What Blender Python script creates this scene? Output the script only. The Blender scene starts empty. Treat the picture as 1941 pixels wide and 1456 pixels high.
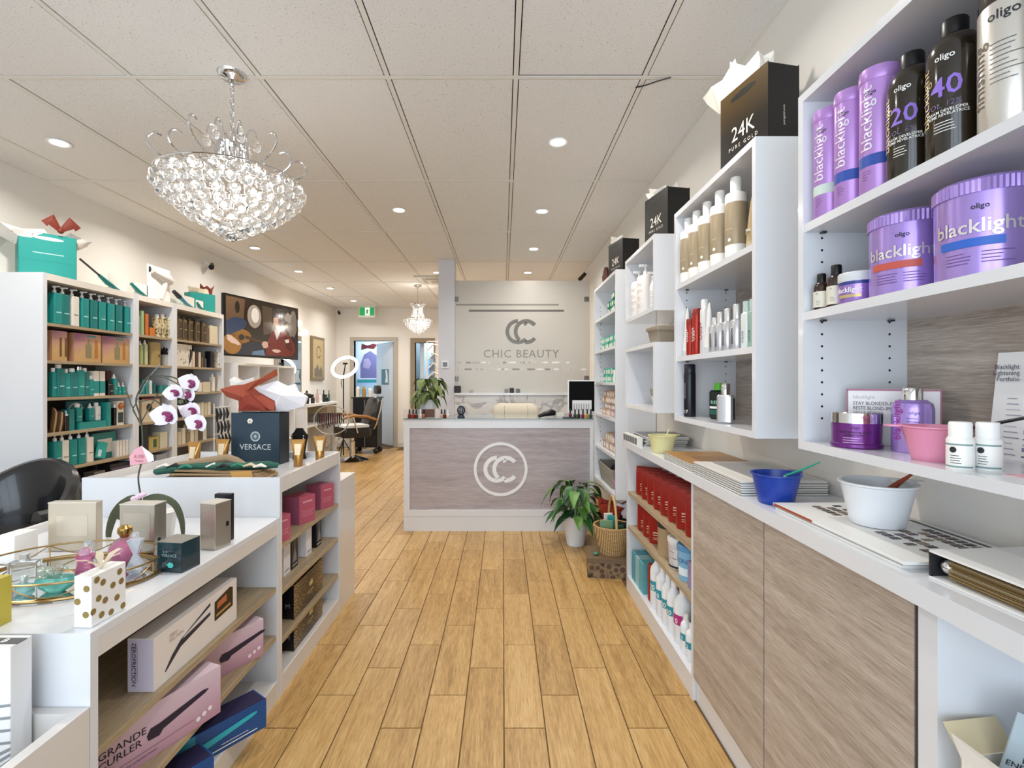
import bpy, math, random
from math import sin, cos, pi, radians, atan2, sqrt
random.seed(7)
scene = bpy.context.scene
col = scene.collection

# ------------------------------------------------------------------ camera, world, lights, exposure
F, CX, CY, H = 950.0, 953.0, 722.0, 1.32          # focal length in px, principal point, eye height (m)
cam = bpy.data.cameras.new('camera')
cam.sensor_width = 36.0
cam.lens = 36.0 * F / 1941.0
cam.shift_x = (970.5 - CX) / 1941.0
cam.shift_y = -(728.0 - CY) / 1941.0
cam.clip_start = 0.02
camo = bpy.data.objects.new('camera', cam)
camo.location = (0, 0, H)
camo.rotation_euler = (pi / 2, 0, 0)
col.objects.link(camo)
scene.camera = camo
vs = scene.view_settings
vs.view_transform = 'Standard'
vs.look = 'None'
vs.gamma = 1.0
vs.use_curve_mapping = False
vs.exposure = 0.2
world = bpy.data.worlds.new('world')
scene.world = world
world.use_nodes = True
wb = world.node_tree.nodes['Background']
wb.inputs[0].default_value = (0.80, 0.90, 1.0, 1)
wb.inputs[1].default_value = 1.5


def lamp(name, kind, loc, energy, color=(1, 1, 1), rot=(0, 0, 0), size=.1, size_y=None, spread=None, radius=None, spot=None):
    l = bpy.data.lights.new(name, kind)
    l.energy = energy
    l.color = color
    if kind == 'AREA':
        l.shape = 'RECTANGLE' if size_y else 'DISK'
        l.size = size
        if size_y: l.size_y = size_y
        if spread: l.spread = spread
    else:
        l.shadow_soft_size = radius or .03
        if kind == 'SPOT':
            l.spot_size = spot or 2.4
            l.spot_blend = .6
    o = bpy.data.objects.new(name, l)
    o.location = loc
    o.rotation_euler = rot
    col.objects.link(o)
    return o


# daylight through the shop window behind the camera, tilted up to brighten the ceiling
WINDOW_W = 80.0
lamp('window_daylight', 'AREA', (-1.15, -1.72, 1.42), WINDOW_W, (0.76, 0.88, 1.0), (pi / 2 + .30, 0, 0), 4.0, 2.3)
SPOT_W = 8.0
LAMP_COL = (1.0, 0.955, 0.90)


# ------------------------------------------------------------------ helpers
def lin(h):
    h = h.lstrip('#')
    out = []
    for i in (0, 2, 4):
        c = int(h[i:i + 2], 16) / 255.0
        out.append(c / 12.92 if c <= .04045 else ((c + .055) / 1.055) ** 2.4)
    return tuple(out) + (1.0,)


MATS = {}


def mat(hexc, rough=.45, metal=0.0, trans=0.0, emit=0.0, alpha=1.0, ior=1.45, coat=0.0, spec=.5):
    key = (hexc, rough, metal, trans, emit, alpha, ior, coat, spec)
    if key in MATS: return MATS[key]
    m = bpy.data.materials.new('m_' + hexc)
    m.use_nodes = True
    b = m.node_tree.nodes['Principled BSDF']
    b.inputs['Base Color'].default_value = lin(hexc)
    b.inputs['Roughness'].default_value = rough
    b.inputs['Metallic'].default_value = metal
    b.inputs['Transmission Weight'].default_value = trans
    b.inputs['IOR'].default_value = ior
    b.inputs['Alpha'].default_value = alpha
    b.inputs['Coat Weight'].default_value = coat
    b.inputs['Specular IOR Level'].default_value = spec
    if emit:
        b.inputs['Emission Color'].default_value = lin(hexc)
        b.inputs['Emission Strength'].default_value = emit
    MATS[key] = m
    return m


def nmat(name, rough=.5, metal=0.0):
    m = bpy.data.materials.new(name)
    m.use_nodes = True
    nt = m.node_tree
    b = nt.nodes['Principled BSDF']
    b.inputs['Roughness'].default_value = rough
    b.inputs['Metallic'].default_value = metal
    return m, nt, b


def node(nt, typ, **kw):
    n = nt.nodes.new(typ)
    for k, v in kw.items():
        if k.startswith('i_'):
            n.inputs[k[2:].replace('_', ' ')].default_value = v
        else:
            setattr(n, k, v)
    return n


def ramp(nt, stops):
    r = nt.nodes.new('ShaderNodeValToRGB')
    e = r.color_ramp.elements
    while len(e) < len(stops): e.new(.5)
    for el, (p, c) in zip(e, stops):
        el.position = p
        el.color = lin(c)
    return r


def wood(name, stops, scale=(1, 1, 1), rough=.45, grain=1.0, bump=.15, rnd=False, coat=0.0):
    """grain runs along the axis with the smallest scale factor"""
    m, nt, b = nmat(name, rough)
    L = nt.links.new
    tc = node(nt, 'ShaderNodeTexCoord')
    src = tc.outputs['Object']
    if rnd:
        oi = node(nt, 'ShaderNodeObjectInfo')
        mul = node(nt, 'ShaderNodeMath', operation='MULTIPLY')
        mul.inputs[1].default_value = 37.0
        L(oi.outputs['Random'], mul.inputs[0])
        add = node(nt, 'ShaderNodeVectorMath', operation='ADD')
        L(src, add.inputs[0]); L(mul.outputs[0], add.inputs[1])
        src = add.outputs[0]
    mp = node(nt, 'ShaderNodeMapping')
    mp.inputs['Scale'].default_value = scale
    L(src, mp.inputs['Vector'])
    n1 = node(nt, 'ShaderNodeTexNoise', i_Scale=1.6, i_Detail=3.0, i_Roughness=.55, i_Distortion=.6)
    n2 = node(nt, 'ShaderNodeTexNoise', i_Scale=9.0 * grain, i_Detail=4.0, i_Roughness=.7)
    L(mp.outputs[0], n1.inputs['Vector']); L(mp.outputs[0], n2.inputs['Vector'])
    mx = node(nt, 'ShaderNodeMix', data_type='FLOAT')
    mx.inputs[0].default_value = .62
    L(n1.outputs[0], mx.inputs[2]); L(n2.outputs[0], mx.inputs[3])
    out = mx.outputs[0]
    if rnd:
        m2 = node(nt, 'ShaderNodeMath', operation='MULTIPLY_ADD')
        m2.inputs[1].default_value = .11; m2.inputs[2].default_value = -.055
        L(oi.outputs['Random'], m2.inputs[0])
        a2 = node(nt, 'ShaderNodeMath', operation='ADD')
        L(out, a2.inputs[0]); L(m2.outputs[0], a2.inputs[1])
        out = a2.outputs[0]
    r = ramp(nt, stops)
    L(out, r.inputs[0]); L(r.outputs[0], b.inputs['Base Color'])
    bp = node(nt, 'ShaderNodeBump', i_Strength=bump, i_Distance=.002)
    L(n2.outputs[0], bp.inputs['Height']); L(bp.outputs[0], b.inputs['Normal'])
    b.inputs['Coat Weight'].default_value = coat
    return m


class MB:
    def __init__(s):
        s.v = []; s.f = []

    def add(s, vs, fs):
        o = len(s.v)
        s.v += [tuple(p) for p in vs]
        s.f += [tuple(i + o for i in f) for f in fs]
        return s

    def box(s, x0, x1, y0, y1, z0, z1):
        return s.add([(x0, y0, z0), (x1, y0, z0), (x1, y1, z0), (x0, y1, z0), (x0, y0, z1), (x1, y0, z1), (x1, y1, z1), (x0, y1, z1)],
                     [(0, 3, 2, 1), (4, 5, 6, 7), (0, 1, 5, 4), (1, 2, 6, 5), (2, 3, 7, 6), (3, 0, 4, 7)])

    def loft(s, rings, cap0=True, cap1=True):
        """rings: list of equally long lists of 3d points, counter-clockwise seen from the end"""
        n = len(rings[0]); vs = []; fs = []
        for r in rings: vs += r
        for k in range(len(rings) - 1):
            for i in range(n):
                j = (i + 1) % n
                fs.append((k * n + i, k * n + j, (k + 1) * n + j, (k + 1) * n + i))
        if cap0: fs.append(tuple(range(n - 1, -1, -1)))
        if cap1: fs.append(tuple((len(rings) - 1) * n + i for i in range(n)))
        return s.add(vs, fs)

    def lathe(s, prof, n=20, c=(0, 0, 0), sx=1.0, sy=1.0):
        return s.loft([[(c[0] + max(r, 1e-4) * cos(2 * pi * i / n) * sx, c[1] + max(r, 1e-4) * sin(2 * pi * i / n) * sy, c[2] + z) for i in range(n)] for r, z in prof])

    def rbox(s, w, d, h, r=.004, c=(0, 0, 0), b=.0, n=3):
        """box with rounded vertical edges and optional bevel b on top and bottom, standing on c"""
        def ring(ins, z): return [(c[0] + x, c[1] + y, c[2] + z) for x, y in rrect(w - 2 * ins, d - 2 * ins, max(r - ins, .0005), n)]
        if b: return s.loft([ring(b, 0), ring(0, b), ring(0, h - b), ring(b, h)])
        return s.loft([ring(0, 0), ring(0, h)])

    def tube(s, pts, r, n=8, closed=False):
        rings = []; m = len(pts)
        rr = r if isinstance(r, (list, tuple)) else [r] * m
        up = None
        for i in range(m):
            a = pts[(i - 1) % m if closed else max(i - 1, 0)]; b = pts[(i + 1) % m if closed else min(i + 1, m - 1)]
            t = nrm(sub(b, a))
            if up is None:
                u = cross(t, (0, 0, 1)) if abs(t[2]) < .9 else cross(t, (1, 0, 0))
            else:
                u = sub(up, mul(t, dot(up, t)))
            u = nrm(u); up = u; w = cross(t, u); p = pts[i]
            rings.append([tuple(p[k] + rr[i] * (cos(2 * pi * q / n) * u[k] + sin(2 * pi * q / n) * w[k]) for k in range(3)) for q in range(n)])
        if closed:
            rings.append(rings[0])
            return s.loft(rings, False, False)
        return s.loft(rings)

    def prism(s, poly, z0, z1):
        return s.loft([[(x, y, z0) for x, y in poly], [(x, y, z1) for x, y in poly]])

    def ball(s, c, r, n=10, m=6, sz=1.0):
        return s.lathe([(r * sin(pi * k / m), -r * cos(pi * k / m) * sz) for k in range(m + 1)], n, c)

    def strip(s, pts, wid, thick=.0, up=(0, 0, 1)):
        """ribbon (leaf, strap) along pts with widths"""
        vs = []; fs = []
        m = len(pts)
        for i, p in enumerate(pts):
            t = nrm(sub(pts[min(i + 1, m - 1)], pts[max(i - 1, 0)]))
            sd = nrm(cross(t, up)) if abs(dot(t, up)) < .98 else (1, 0, 0)
            w = wid[i] if isinstance(wid, (list, tuple)) else wid
            nn = cross(sd, t)
            vs += [add3(p, mul(sd, -w)), add3(p, mul(nn, -w * .25)), add3(p, mul(sd, w))]
        for i in range(m - 1):
            for k in range(2):
                fs.append((3 * i + k, 3 * i + k + 1, 3 * i + 4 + k, 3 * i + 3 + k))
        return s.add(vs, fs)

    def tx(s, fn):
        s.v = [tuple(fn(*p)) for p in s.v]
        return s

    def mesh(s, name, m, smooth=True, ang=35):
        me = bpy.data.meshes.new(name)
        me.from_pydata(s.v, [], s.f)
        if m: me.materials.append(m)
        if smooth:
            me.polygons.foreach_set('use_smooth', [True] * len(me.polygons))
            me.set_sharp_from_angle(angle=radians(ang))
        me.update()
        return me

    def build(s, name, m, parent=None, loc=(0, 0, 0), rot=(0, 0, 0), smooth=True, ang=35):
        return link(name, s.mesh(name, m, smooth, ang), parent, loc, rot)


def sub(a, b): return (a[0] - b[0], a[1] - b[1], a[2] - b[2])
def add3(a, b): return (a[0] + b[0], a[1] + b[1], a[2] + b[2])
def mul(a, k): return (a[0] * k, a[1] * k, a[2] * k)
def dot(a, b): return a[0] * b[0] + a[1] * b[1] + a[2] * b[2]
def cross(a, b): return (a[1] * b[2] - a[2] * b[1], a[2] * b[0] - a[0] * b[2], a[0] * b[1] - a[1] * b[0])
def nrm(a):
    l = sqrt(dot(a, a)) or 1.0
    return (a[0] / l, a[1] / l, a[2] / l)


def rrect(w, d, r, n=3):
    out = []
    for cx, cy, a0 in ((w / 2 - r, d / 2 - r, 0), (-w / 2 + r, d / 2 - r, 90), (-w / 2 + r, -d / 2 + r, 180), (w / 2 - r, -d / 2 + r, 270)):
        for k in range(n + 1):
            a = radians(a0 + 90.0 * k / n)
            out.append((cx + r * cos(a), cy + r * sin(a)))
    return out


def link(name, data, parent=None, loc=(0, 0, 0), rot=(0, 0, 0)):
    o = bpy.data.objects.new(name, data)
    col.objects.link(o)
    o.location = loc
    o.rotation_euler = rot if isinstance(rot, (tuple, list)) else (0, 0, rot)
    if parent: o.parent = parent
    return o


CACHE = {}


def part(name, key, fn, m, parent=None, loc=(0, 0, 0), rot=(0, 0, 0), smooth=True, ang=35):
    """a part whose mesh data is shared between alike things"""
    k = (name, key, m.name)
    if k not in CACHE: CACHE[k] = fn().mesh(name, m, smooth, ang)
    return link(name, CACHE[k], parent, loc, rot)


USED = {}


def tag(o, label, cat, group=None):
    n = USED.get(label, 0)
    USED[label] = n + 1
    o['label'] = label
    o['category'] = cat
    if group: o['group'] = group
    return o


def thing(name, label, cat, loc=(0, 0, 0), rot=0.0, group=None):
    o = link(name, None, None, loc, rot)
    o.empty_display_size = .02
    return tag(o, label, cat, group)


def struct(o):
    o['kind'] = 'structure'
    return o


TXT = {}


def tverts(s, size, align='CENTER', bold=0.0, space=1.0):
    k = (s, align, bold, space)
    if k not in TXT:
        cu = bpy.data.curves.new('t', 'FONT')
        cu.body = s; cu.size = 1.0; cu.align_x = align; cu.align_y = 'CENTER'
        cu.resolution_u = 2; cu.offset = bold; cu.space_character = space; cu.space_line = .95
        ob = bpy.data.objects.new('t', cu)
        me = bpy.data.meshes.new_from_object(ob)
        TXT[k] = ([tuple(v.co) for v in me.vertices], [tuple(p.vertices) for p in me.polygons])
        bpy.data.objects.remove(ob); bpy.data.meshes.remove(me); bpy.data.curves.remove(cu)
    v, f = TXT[k]
    return [(x * size, y * size, 0) for x, y, z in v], f


# facing directions for flat print: rotation that turns text in XY to the wanted outward normal
FRONT = (pi / 2, 0, 0)             # outward normal -Y, towards the camera
AISLE_R = (pi / 2, 0, -pi / 2)     # outward normal -X, things on the right wall
AISLE_L = (pi / 2, 0, pi / 2)      # outward normal +X, things on the left


def lettering(parent, s, size, m, loc, rot=FRONT, align='CENTER', bold=0.0, space=1.0, name='lettering', extr=0.0, sx=1.0):
    v, f = tverts(s, size, align, bold, space)
    mb = MB().add([(x * sx, y, z) for x, y, z in v], f)
    return mb.build(name, m, parent, loc, rot, smooth=False)


def finer(v, f, mx):
    """split triangles until no edge is longer than mx, so that bent print follows its curve"""
    v = list(v); out = []; mid = {}
    todo = []
    for q in f:
        for i in range(1, len(q) - 1): todo.append((q[0], q[i], q[i + 1]))
    while todo:
        t = todo.pop()
        ls = [(abs(v[t[i]][0] - v[t[(i + 1) % 3]][0]) + abs(v[t[i]][1] - v[t[(i + 1) % 3]][1]), i) for i in range(3)]
        l, i = max(ls)
        if l <= mx or len(out) > 6000: out.append(t); continue
        a, b, c = t[i], t[(i + 1) % 3], t[(i + 2) % 3]
        k = (min(a, b), max(a, b))
        if k not in mid:
            mid[k] = len(v); v.append(tuple((v[a][j] + v[b][j]) / 2 for j in range(3)))
        todo += [(a, mid[k], c), (mid[k], b, c)]
    return v, out


def wrapdot(parent, r, m, R, z, ang, name='round_mark'):
    mb = MB().add([(0, 0, 0)] + [(r * cos(2 * pi * i / 16), r * sin(2 * pi * i / 16), 0) for i in range(16)], [(0, 1 + i, 1 + (i + 1) % 16) for i in range(16)])
    return mb.tx(lambda x, y, q: (R * cos(ang + x / R), R * sin(ang + x / R), z + y)).build(name, m, parent, smooth=False)


def spl(pts, n=5):
    """smooth curve through points"""
    out = []
    P = [pts[0]] + list(pts) + [pts[-1]]
    for i in range(1, len(P) - 2):
        for k in range(n):
            u = k / n
            out.append(tuple(.5 * (2 * P[i][j] + (P[i + 1][j] - P[i - 1][j]) * u + (2 * P[i - 1][j] - 5 * P[i][j] + 4 * P[i + 1][j] - P[i + 2][j]) * u * u + (3 * P[i][j] - P[i - 1][j] - 3 * P[i + 1][j] + P[i + 2][j]) * u ** 3) for j in range(len(pts[0]))))
    return out + [tuple(pts[-1])]


def wraptext(parent, s, size, m, R, z, ang, vertical=False, align='CENTER', bold=0.0, name='lettering', sy=1.0, sx=1.0):
    """print bent round an upright cylinder of radius R, centred at angle ang"""
    v, f = tverts(s, size, align, bold)
    v, f = finer(v, f, R * .14)
    R += .0003
    out = []
    for x, y, _ in v:
        x *= sx; y *= sy
        if vertical: x, y = -y, x
        a = ang + x / R
        out.append((R * cos(a), R * sin(a), z + y))
    return MB().add(out, f).build(name, m, parent, smooth=False)


def band(R, z0, z1, a0, a1, n=10):
    """curved label patch on a cylinder"""
    mb = MB(); vs = []; fs = []
    for i in range(n + 1):
        a = a0 + (a1 - a0) * i / n
        vs += [(R * cos(a), R * sin(a), z0), (R * cos(a), R * sin(a), z1)]
    for i in range(n): fs.append((2 * i, 2 * i + 2, 2 * i + 3, 2 * i + 1))
    return mb.add(vs, fs)


def rects(lst, t=0.0):
    """flat rectangles (x0,x1,y0,y1) in the XY plane: printed lines and patches"""
    mb = MB()
    for x0, x1, y0, y1 in lst: mb.add([(x0, y0, t), (x1, y0, t), (x1, y1, t), (x0, y1, t)], [(0, 1, 2, 3)])
    return mb


def lines(n, w, gap, h, seed=1, x0=0.0):
    r = random.Random(seed)
    out = []
    for i in range(n):
        e = w * r.uniform(.55, 1)
        out += [(x0 + e * k / 6, x0 + e * (k + 1) / 6, -i * gap - h, -i * gap) for k in range(6)]
    return rects(out)


def poly(pts, t=0.0):
    return MB().add([(x, y, t) for x, y in pts], [tuple(range(len(pts)))])


def arcpts(cx, cy, r, a0, a1, n):
    return [(cx + r * cos(radians(a0 + (a1 - a0) * i / n)), cy + r * sin(radians(a0 + (a1 - a0) * i / n))) for i in range(n + 1)]


def arcband(cx, cy, ro, ri, a0, a1, n=28, t=0.0, z0=0.0):
    """flat C-shaped band, with thickness t"""
    o = arcpts(cx, cy, ro, a0, a1, n); i = arcpts(cx, cy, ri, a0, a1, n)
    mb = MB(); vs = []; fs = []
    for k in range(n + 1): vs += [(o[k][0], o[k][1], z0 + t), (i[k][0], i[k][1], z0 + t)]
    for k in range(n): fs.append((2 * k, 2 * k + 2, 2 * k + 3, 2 * k + 1))
    mb.add(vs, fs)
    if t:
        q = len(vs); vs2 = [(x, y, z0) for x, y, z in vs]; f2 = []
        for k in range(n): f2 += [(2 * k, 2 * k + q, 2 * k + 2 + q, 2 * k + 2), (2 * k + 1, 2 * k + 3, 2 * k + 3 + q, 2 * k + 1 + q)]
        f2 += [(0, 1, 1 + q, q), (2 * n, 2 * n + q, 2 * n + 1 + q, 2 * n + 1)]
        mb.add(vs + vs2, f2)
    return mb


ORD = ['first', 'second', 'third', 'fourth', 'fifth', 'sixth', 'seventh', 'eighth', 'ninth', 'tenth', 'eleventh', 'twelfth', 'thirteenth', 'fourteenth', 'fifteenth', 'sixteenth', 'seventeenth', 'eighteenth', 'nineteenth', 'twentieth']
WHITE = mat('dcdee2', .18, coat=.3)
WHITE_M = mat('eeeeee', .5)
PAPER = mat('f3f2ee', .7)
BLACK = mat('0c0c0e', .35)
GREY = mat('8a8a88', .5)
CHROME = mat('d8d8da', .08, 1.0)
SILVER = mat('b9b6b2', .22, 1.0)
GOLD = mat('b08d4f', .25, 1.0)
INK = mat('2a2a30', .6)
TEAL = mat('1c8b86', .32)
TEALD = mat('147572', .35)
RED = mat('9c2214', .45)
SHELFWOOD = wood('shelf_wood', [(.25, '7d6e58'), (.5, 'a69376'), (.75, 'c4b294')], (22, .9, 22), .45, 1.6, .1)
SHELFWOODX = wood('panel_wood', [(.32, '83766a'), (.5, 'aea093'), (.68, 'ccc2b8')], (.7, .7, 15), .4, 2.2, .12)

# ------------------------------------------------------------------ the room
XL, XR, YB, YF, ZC = -3.32, 1.09, 10.0, -1.6, 2.77
wall_m, nt, b = nmat('wall_paint', .6)
nz = node(nt, 'ShaderNodeTexNoise', i_Scale=2.0, i_Detail=2.0)
rp = ramp(nt, [(.3, 'e6e1d9'), (.7, 'ebe7e0')])
nt.links.new(nz.outputs[0], rp.inputs[0]); nt.links.new(rp.outputs[0], b.inputs['Base Color'])

grout = mat('6a5030', .8)
struct(MB().box(XL - .1, XR + .1, YF - .1, YB + 2.0, -.06, -.0035).build('floor', grout))
floor_o = bpy.data.objects['floor']
PLANK = wood('floor_plank_wood', [(.26, '77552b'), (.42, 'a8824a'), (.56, 'c29c61'), (.74, 'd4b582')], (15, 1.1, 1), .36, 1.3, .3, True)
PW, PL = .157, .60
plank_me = MB().loft([[(x, y, z) for x, y in rrect(PW - .0045 - 2 * i, PL - .0045 - 2 * i, .0008, 1)] for i, z in ((0, -.0035), (0, -.001), (.001, 0))]).mesh('plank', PLANK, False)
nplank = 0
for k in range(-21, 8):
    x = .005 + PW * (k - .5)
    if x < XL or x > XR: continue
    off = (2.906 + .2 * k) % PL
    for j in range(-1, 18):
        y0 = off + j * PL
        yc = y0 + PL / 2
        if y0 + PL < .9 or y0 > YB: continue
        if -1.76 < x < -.93 and y0 + PL < 3.2: continue            # under the display stand
        if x > .80 and y0 + PL < 4.6: continue                     # under the wall cabinets
        if x < -1.76 and y0 + PL < 3.3: continue                   # hidden behind the display stand
        if x < -3.0 and y0 + PL < 5.4: continue
        if x > -.80 and 4.45 < y0: continue                        # behind the reception desk
        if nplank >= 298: continue
        if y0 + PL > YB: continue
        o = link('plank', plank_me, floor_o, (x, yc, 0)); nplank += 1
# the remaining floor, seen only between things: one boarded slab
rest = MB()
for k in range(-21, 8):
    x = .005 + PW * (k - .5)
    if x < XL or x > XR: continue
    if x > -.80: rest.box(x - PW / 2 + .002, x + PW / 2 - .002, 4.9, YB, -.003, -.0005)
o = rest.build('far_planks', PLANK, floor_o, smooth=False); o['kind'] = 'stuff'

struct(MB().box(XL - .1, XL, YF, YB, 0, ZC + .1).build('wall_left', wall_m))
struct(MB().box(XR, XR + .1, YF, YB, 0, ZC + .1).build('wall_right', wall_m))
# back wall with two doorways
wbk = MB()
DX0, DX1, DZ = -2.97, -2.17, 2.12        # first doorway
EX0, EX1 = -1.75, -1.38                  # second, narrow doorway
wbk.box(XL - .1, DX0, YB, YB + .12, 0, ZC + .1).box(DX0, DX1, YB, YB + .12, DZ, ZC + .1).box(DX1, EX0, YB, YB + .12, 0, ZC + .1)
wbk.box(EX0, EX1, YB, YB + .12, 2.08, ZC + .1).box(EX1, XR + .1, YB, YB + .12, 0, ZC + .1)
struct(wbk.build('wall_back', wall_m))
# shop front behind the camera with its big window
wf = MB()
wf.box(XL - .1, XL + .2, YF - .1, YF, 0, ZC + .1).box(XR - .15, XR + .1, YF - .1, YF, 0, ZC + .1).box(XL + .2, XR - .15, YF - .1, YF, 0, .22).box(XL + .2, XR - .15, YF - .1, YF, 2.6, ZC + .1)
struct(wf.build('wall_front', wall_m))

# ceiling: backing coloured dark as shade in the gaps, white T bars, lay-in tiles
ceil_gap_shade = mat('4a463f', .9)
ceil_o = struct(MB().box(XL - .1, XR + .1, YF - .1, YB + 2.0, ZC + .03, ZC + .09).build('ceiling', ceil_gap_shade))
tile_m, nt, b = nmat('ceiling_tile', .85)
L = nt.links.new
tc = node(nt, 'ShaderNodeTexCoord'); oi = node(nt, 'ShaderNodeObjectInfo')
ad = node(nt, 'ShaderNodeVectorMath', operation='ADD')
ml = node(nt, 'ShaderNodeMath', operation='MULTIPLY'); ml.inputs[1].default_value = 19.0
L(oi.outputs['Random'], ml.inputs[0]); L(tc.outputs['Object'], ad.inputs[0]); L(ml.outputs[0], ad.inputs[1])
n1 = node(nt, 'ShaderNodeTexNoise', i_Scale=130.0, i_Detail=2.0, i_Roughness=.6)
L(ad.outputs[0], n1.inputs['Vector'])
rp = ramp(nt, [(.28, '9d9890'), (.35, 'e6e4e0'), (.7, 'ebe9e6')])
L(n1.outputs[0], rp.inputs[0]); L(rp.outputs[0], b.inputs['Base Color'])
bp = node(nt, 'ShaderNodeBump', i_Strength=.25, i_Distance=.003); L(n1.outputs[0], bp.inputs['Height']); L(bp.outputs[0], b.inputs['Normal'])
tbar_m = mat('e6e2da', .6)
TWD, TLN, GX, GY = .6125, 1.242, .063, 2.396
xs = [GX + TWD * k for k in range(-6, 3)]
ys = [GY + TLN * k for k in range(-3, 7)]
xe = [XL] + [x for x in xs if XL + .08 < x < XR - .08] + [XR]
ye = [YF] + [y for y in ys if YF + .08 < y < YB - .08] + [YB]
rt = random.Random(3)
for i in range(len(xe) - 1):
    for j in range(len(ye) - 1):
        g = .0160
        w = xe[i + 1] - xe[i] - 2 * g; d = ye[j + 1] - ye[j] - 2 * g
        kk = ('tile', round(w, 3), round(d, 3))
        o = part('ceiling_tile', kk, lambda w=w, d=d: MB().box(-w / 2, w / 2, -d / 2, d / 2, 0, .015), tile_m, ceil_o,
                 ((xe[i] + xe[i + 1]) / 2, (ye[j] + ye[j + 1]) / 2, ZC + rt.uniform(0, .003)), (rt.uniform(-.0015, .0015), rt.uniform(-.003, .003), 0), False)
for x in xe[1:-1]: MB().box(x - .011, x + .011, YF, YB, ZC - .001, ZC + .004).build('ceiling_bar', tbar_m, ceil_o, smooth=False)
for y in ye[1:-1]: MB().box(XL, XR, y - .011, y + .011, ZC - .0015, ZC + .0035).build('ceiling_bar', tbar_m, ceil_o, smooth=False)
for (x0, x1, y0, y1) in ((XL, XL + .02, YF, YB), (XR - .02, XR, YF, YB)):
    MB().box(x0, x1, y0, y1, ZC - .003, ZC + .002).build('edge_trim', tbar_m, ceil_o, smooth=False)
# broken corner of one tile: a black wire hanging out of the grid
tag(MB().tube([(.655, 2.47, ZC - .004), (.69, 2.44, ZC - .012), (.75, 2.40, ZC - .012), (.80, 2.385, ZC - .006)], .003, 6).build('ceiling_wire', BLACK), 'short black wire end poking out of the ceiling grid', 'wire')

# baseboards and window frame
base_m = mat('d9d4cb', .5)
struct(MB().box(XL, XL + .012, 5.45, YB, 0, .09).build('baseboard_left', base_m))
bb = MB().box(XL, DX0 - .08, YB - .012, YB, 0, .09).box(DX1 + .08, EX0 - .08, YB - .012, YB, 0, .09).box(EX1 + .08, XR, YB - .012, YB, 0, .09)
struct(bb.build('baseboard_back', base_m))
winf = mat('3a3a3c', .4)
w1 = MB()
for x in (XL + .22, -1.9, -.6, XR - .17): w1.box(x - .03, x + .03, YF - .08, YF - .02, .22, 2.6)
w1.box(XL + .2, XR - .15, YF - .08, YF - .02, .22, .28).box(XL + .2, XR - .15, YF - .08, YF - .02, 2.54, 2.6)
struct(w1.build('window_1', winf, smooth=False))

# recessed ceiling lights; rear ones without a fixture added to brighten the back
spots = [(.335, 3.04), (.335, 4.28), (.34, 5.5), (.335, 6.7), (-2.7, 3.05), (-2.7, 4.27), (-2.7, 5.46), (-2.7, 6.63), (-2.7, 7.84), (-2.7, 9.06), (-.88, 4.25), (-.88, 6.69), (-.88, 9.0), (.335, 7.9), (.335, 9.1), (-1.9, 8.6), (.335, 1.8), (-.88, 1.8), (-2.7, 1.8)]
trim_p = lambda: MB().lathe([(.044, -.001), (.058, -.006), (.064, -.003), (.064, 0)], 28)
lens_p = lambda: MB().lathe([(.0, -.002), (.045, -.002), (.045, 0)], 24)
glow = mat('fff4e0', .5, emit=9.0)
vis = {0: 'recessed ceiling light nearest the hanging black wire and right wall', 1: 'second recessed light along the right hand ceiling row', 2: 'third recessed light along the right hand ceiling row', 3: 'recessed ceiling light above the frosted glass screen',
       4: 'recessed ceiling light at far left, left of the big chandelier', 5: 'recessed ceiling light hidden behind the big chandelier', 6: 'recessed ceiling light just below and right of the big chandelier', 7: 'recessed ceiling light second after the chandelier on the left row',
       8: 'recessed ceiling light third after the chandelier on the left row', 9: 'recessed ceiling light nearest the green exit sign', 10: 'recessed light in the middle row, nearest the camera', 11: 'recessed ceiling light right beside the pale square column'}
for i, (x, y) in enumerate(spots):
    lb = vis.get(i)
    if lb:
        t = thing('recessed_light', lb, 'ceiling light', (x, y, ZC - .0015), 0, 'recessed ceiling lights')
        part('trim_ring', 'rl', trim_p, WHITE_M, t)
        part('lens', 'rl', lens_p, glow, t, (0, 0, -.001))
    lamp('recessed_or_added_lamp', 'AREA', (x, y, ZC - .012), SPOT_W, LAMP_COL, (0, 0, 0), .09, spread=2.7)

# doorway with the back room behind it
dtrim = mat('b3aa9c', .5)
cool = mat('cfe0ec', .5)
tr = MB().box(DX0 - .07, DX0, YB - .03, YB + .12, 0, DZ + .07).box(DX1, DX1 + .07, YB - .03, YB + .12, 0, DZ + .07).box(DX0, DX1, YB - .03, YB + .12, DZ, DZ + .07)
struct(tr.build('trim_1', dtrim))
rm = MB().box(DX0 - .5, DX1 + .5, YB + 1.5, YB + 1.58, 0, 2.5).box(DX0 - .58, DX0 - .5, YB + .12, YB + 1.58, 0, 2.5).box(DX1 + .5, DX1 + .58, YB + .12, YB + 1.58, 0, 2.5).box(DX0 - .58, DX1 + .58, YB + .12, YB + 1.58, 2.5, 2.55)
struct(rm.build('wall_backroom', cool))
lamp('backroom_lamp', 'AREA', (-2.5, YB + .8, 2.45), 22, (.82, .92, 1), (0, 0, 0), .5)
dr = struct(link('door_1', None, None, (DX1 - .005, YB + .1, 0), radians(-50)))
MB().box(-.74, 0, -.04, 0, .01, DZ - .01).build('door_leaf', mat('dde3e8', .4), dr, smooth=False)
MB().lathe([(.012, 0), (.012, .03), (.026, .04), (.03, .055), (.022, .068), (0, .07)], 14).tx(lambda x, y, z: (x, -z, y)).build('door_knob', CHROME, dr, (-.68, -.04, 1.0))
MB().box(-.50, -.18, -.044, -.04, 1.24, 1.56).build('door_notice', mat('5f8792', .6), dr, smooth=False)
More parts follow.
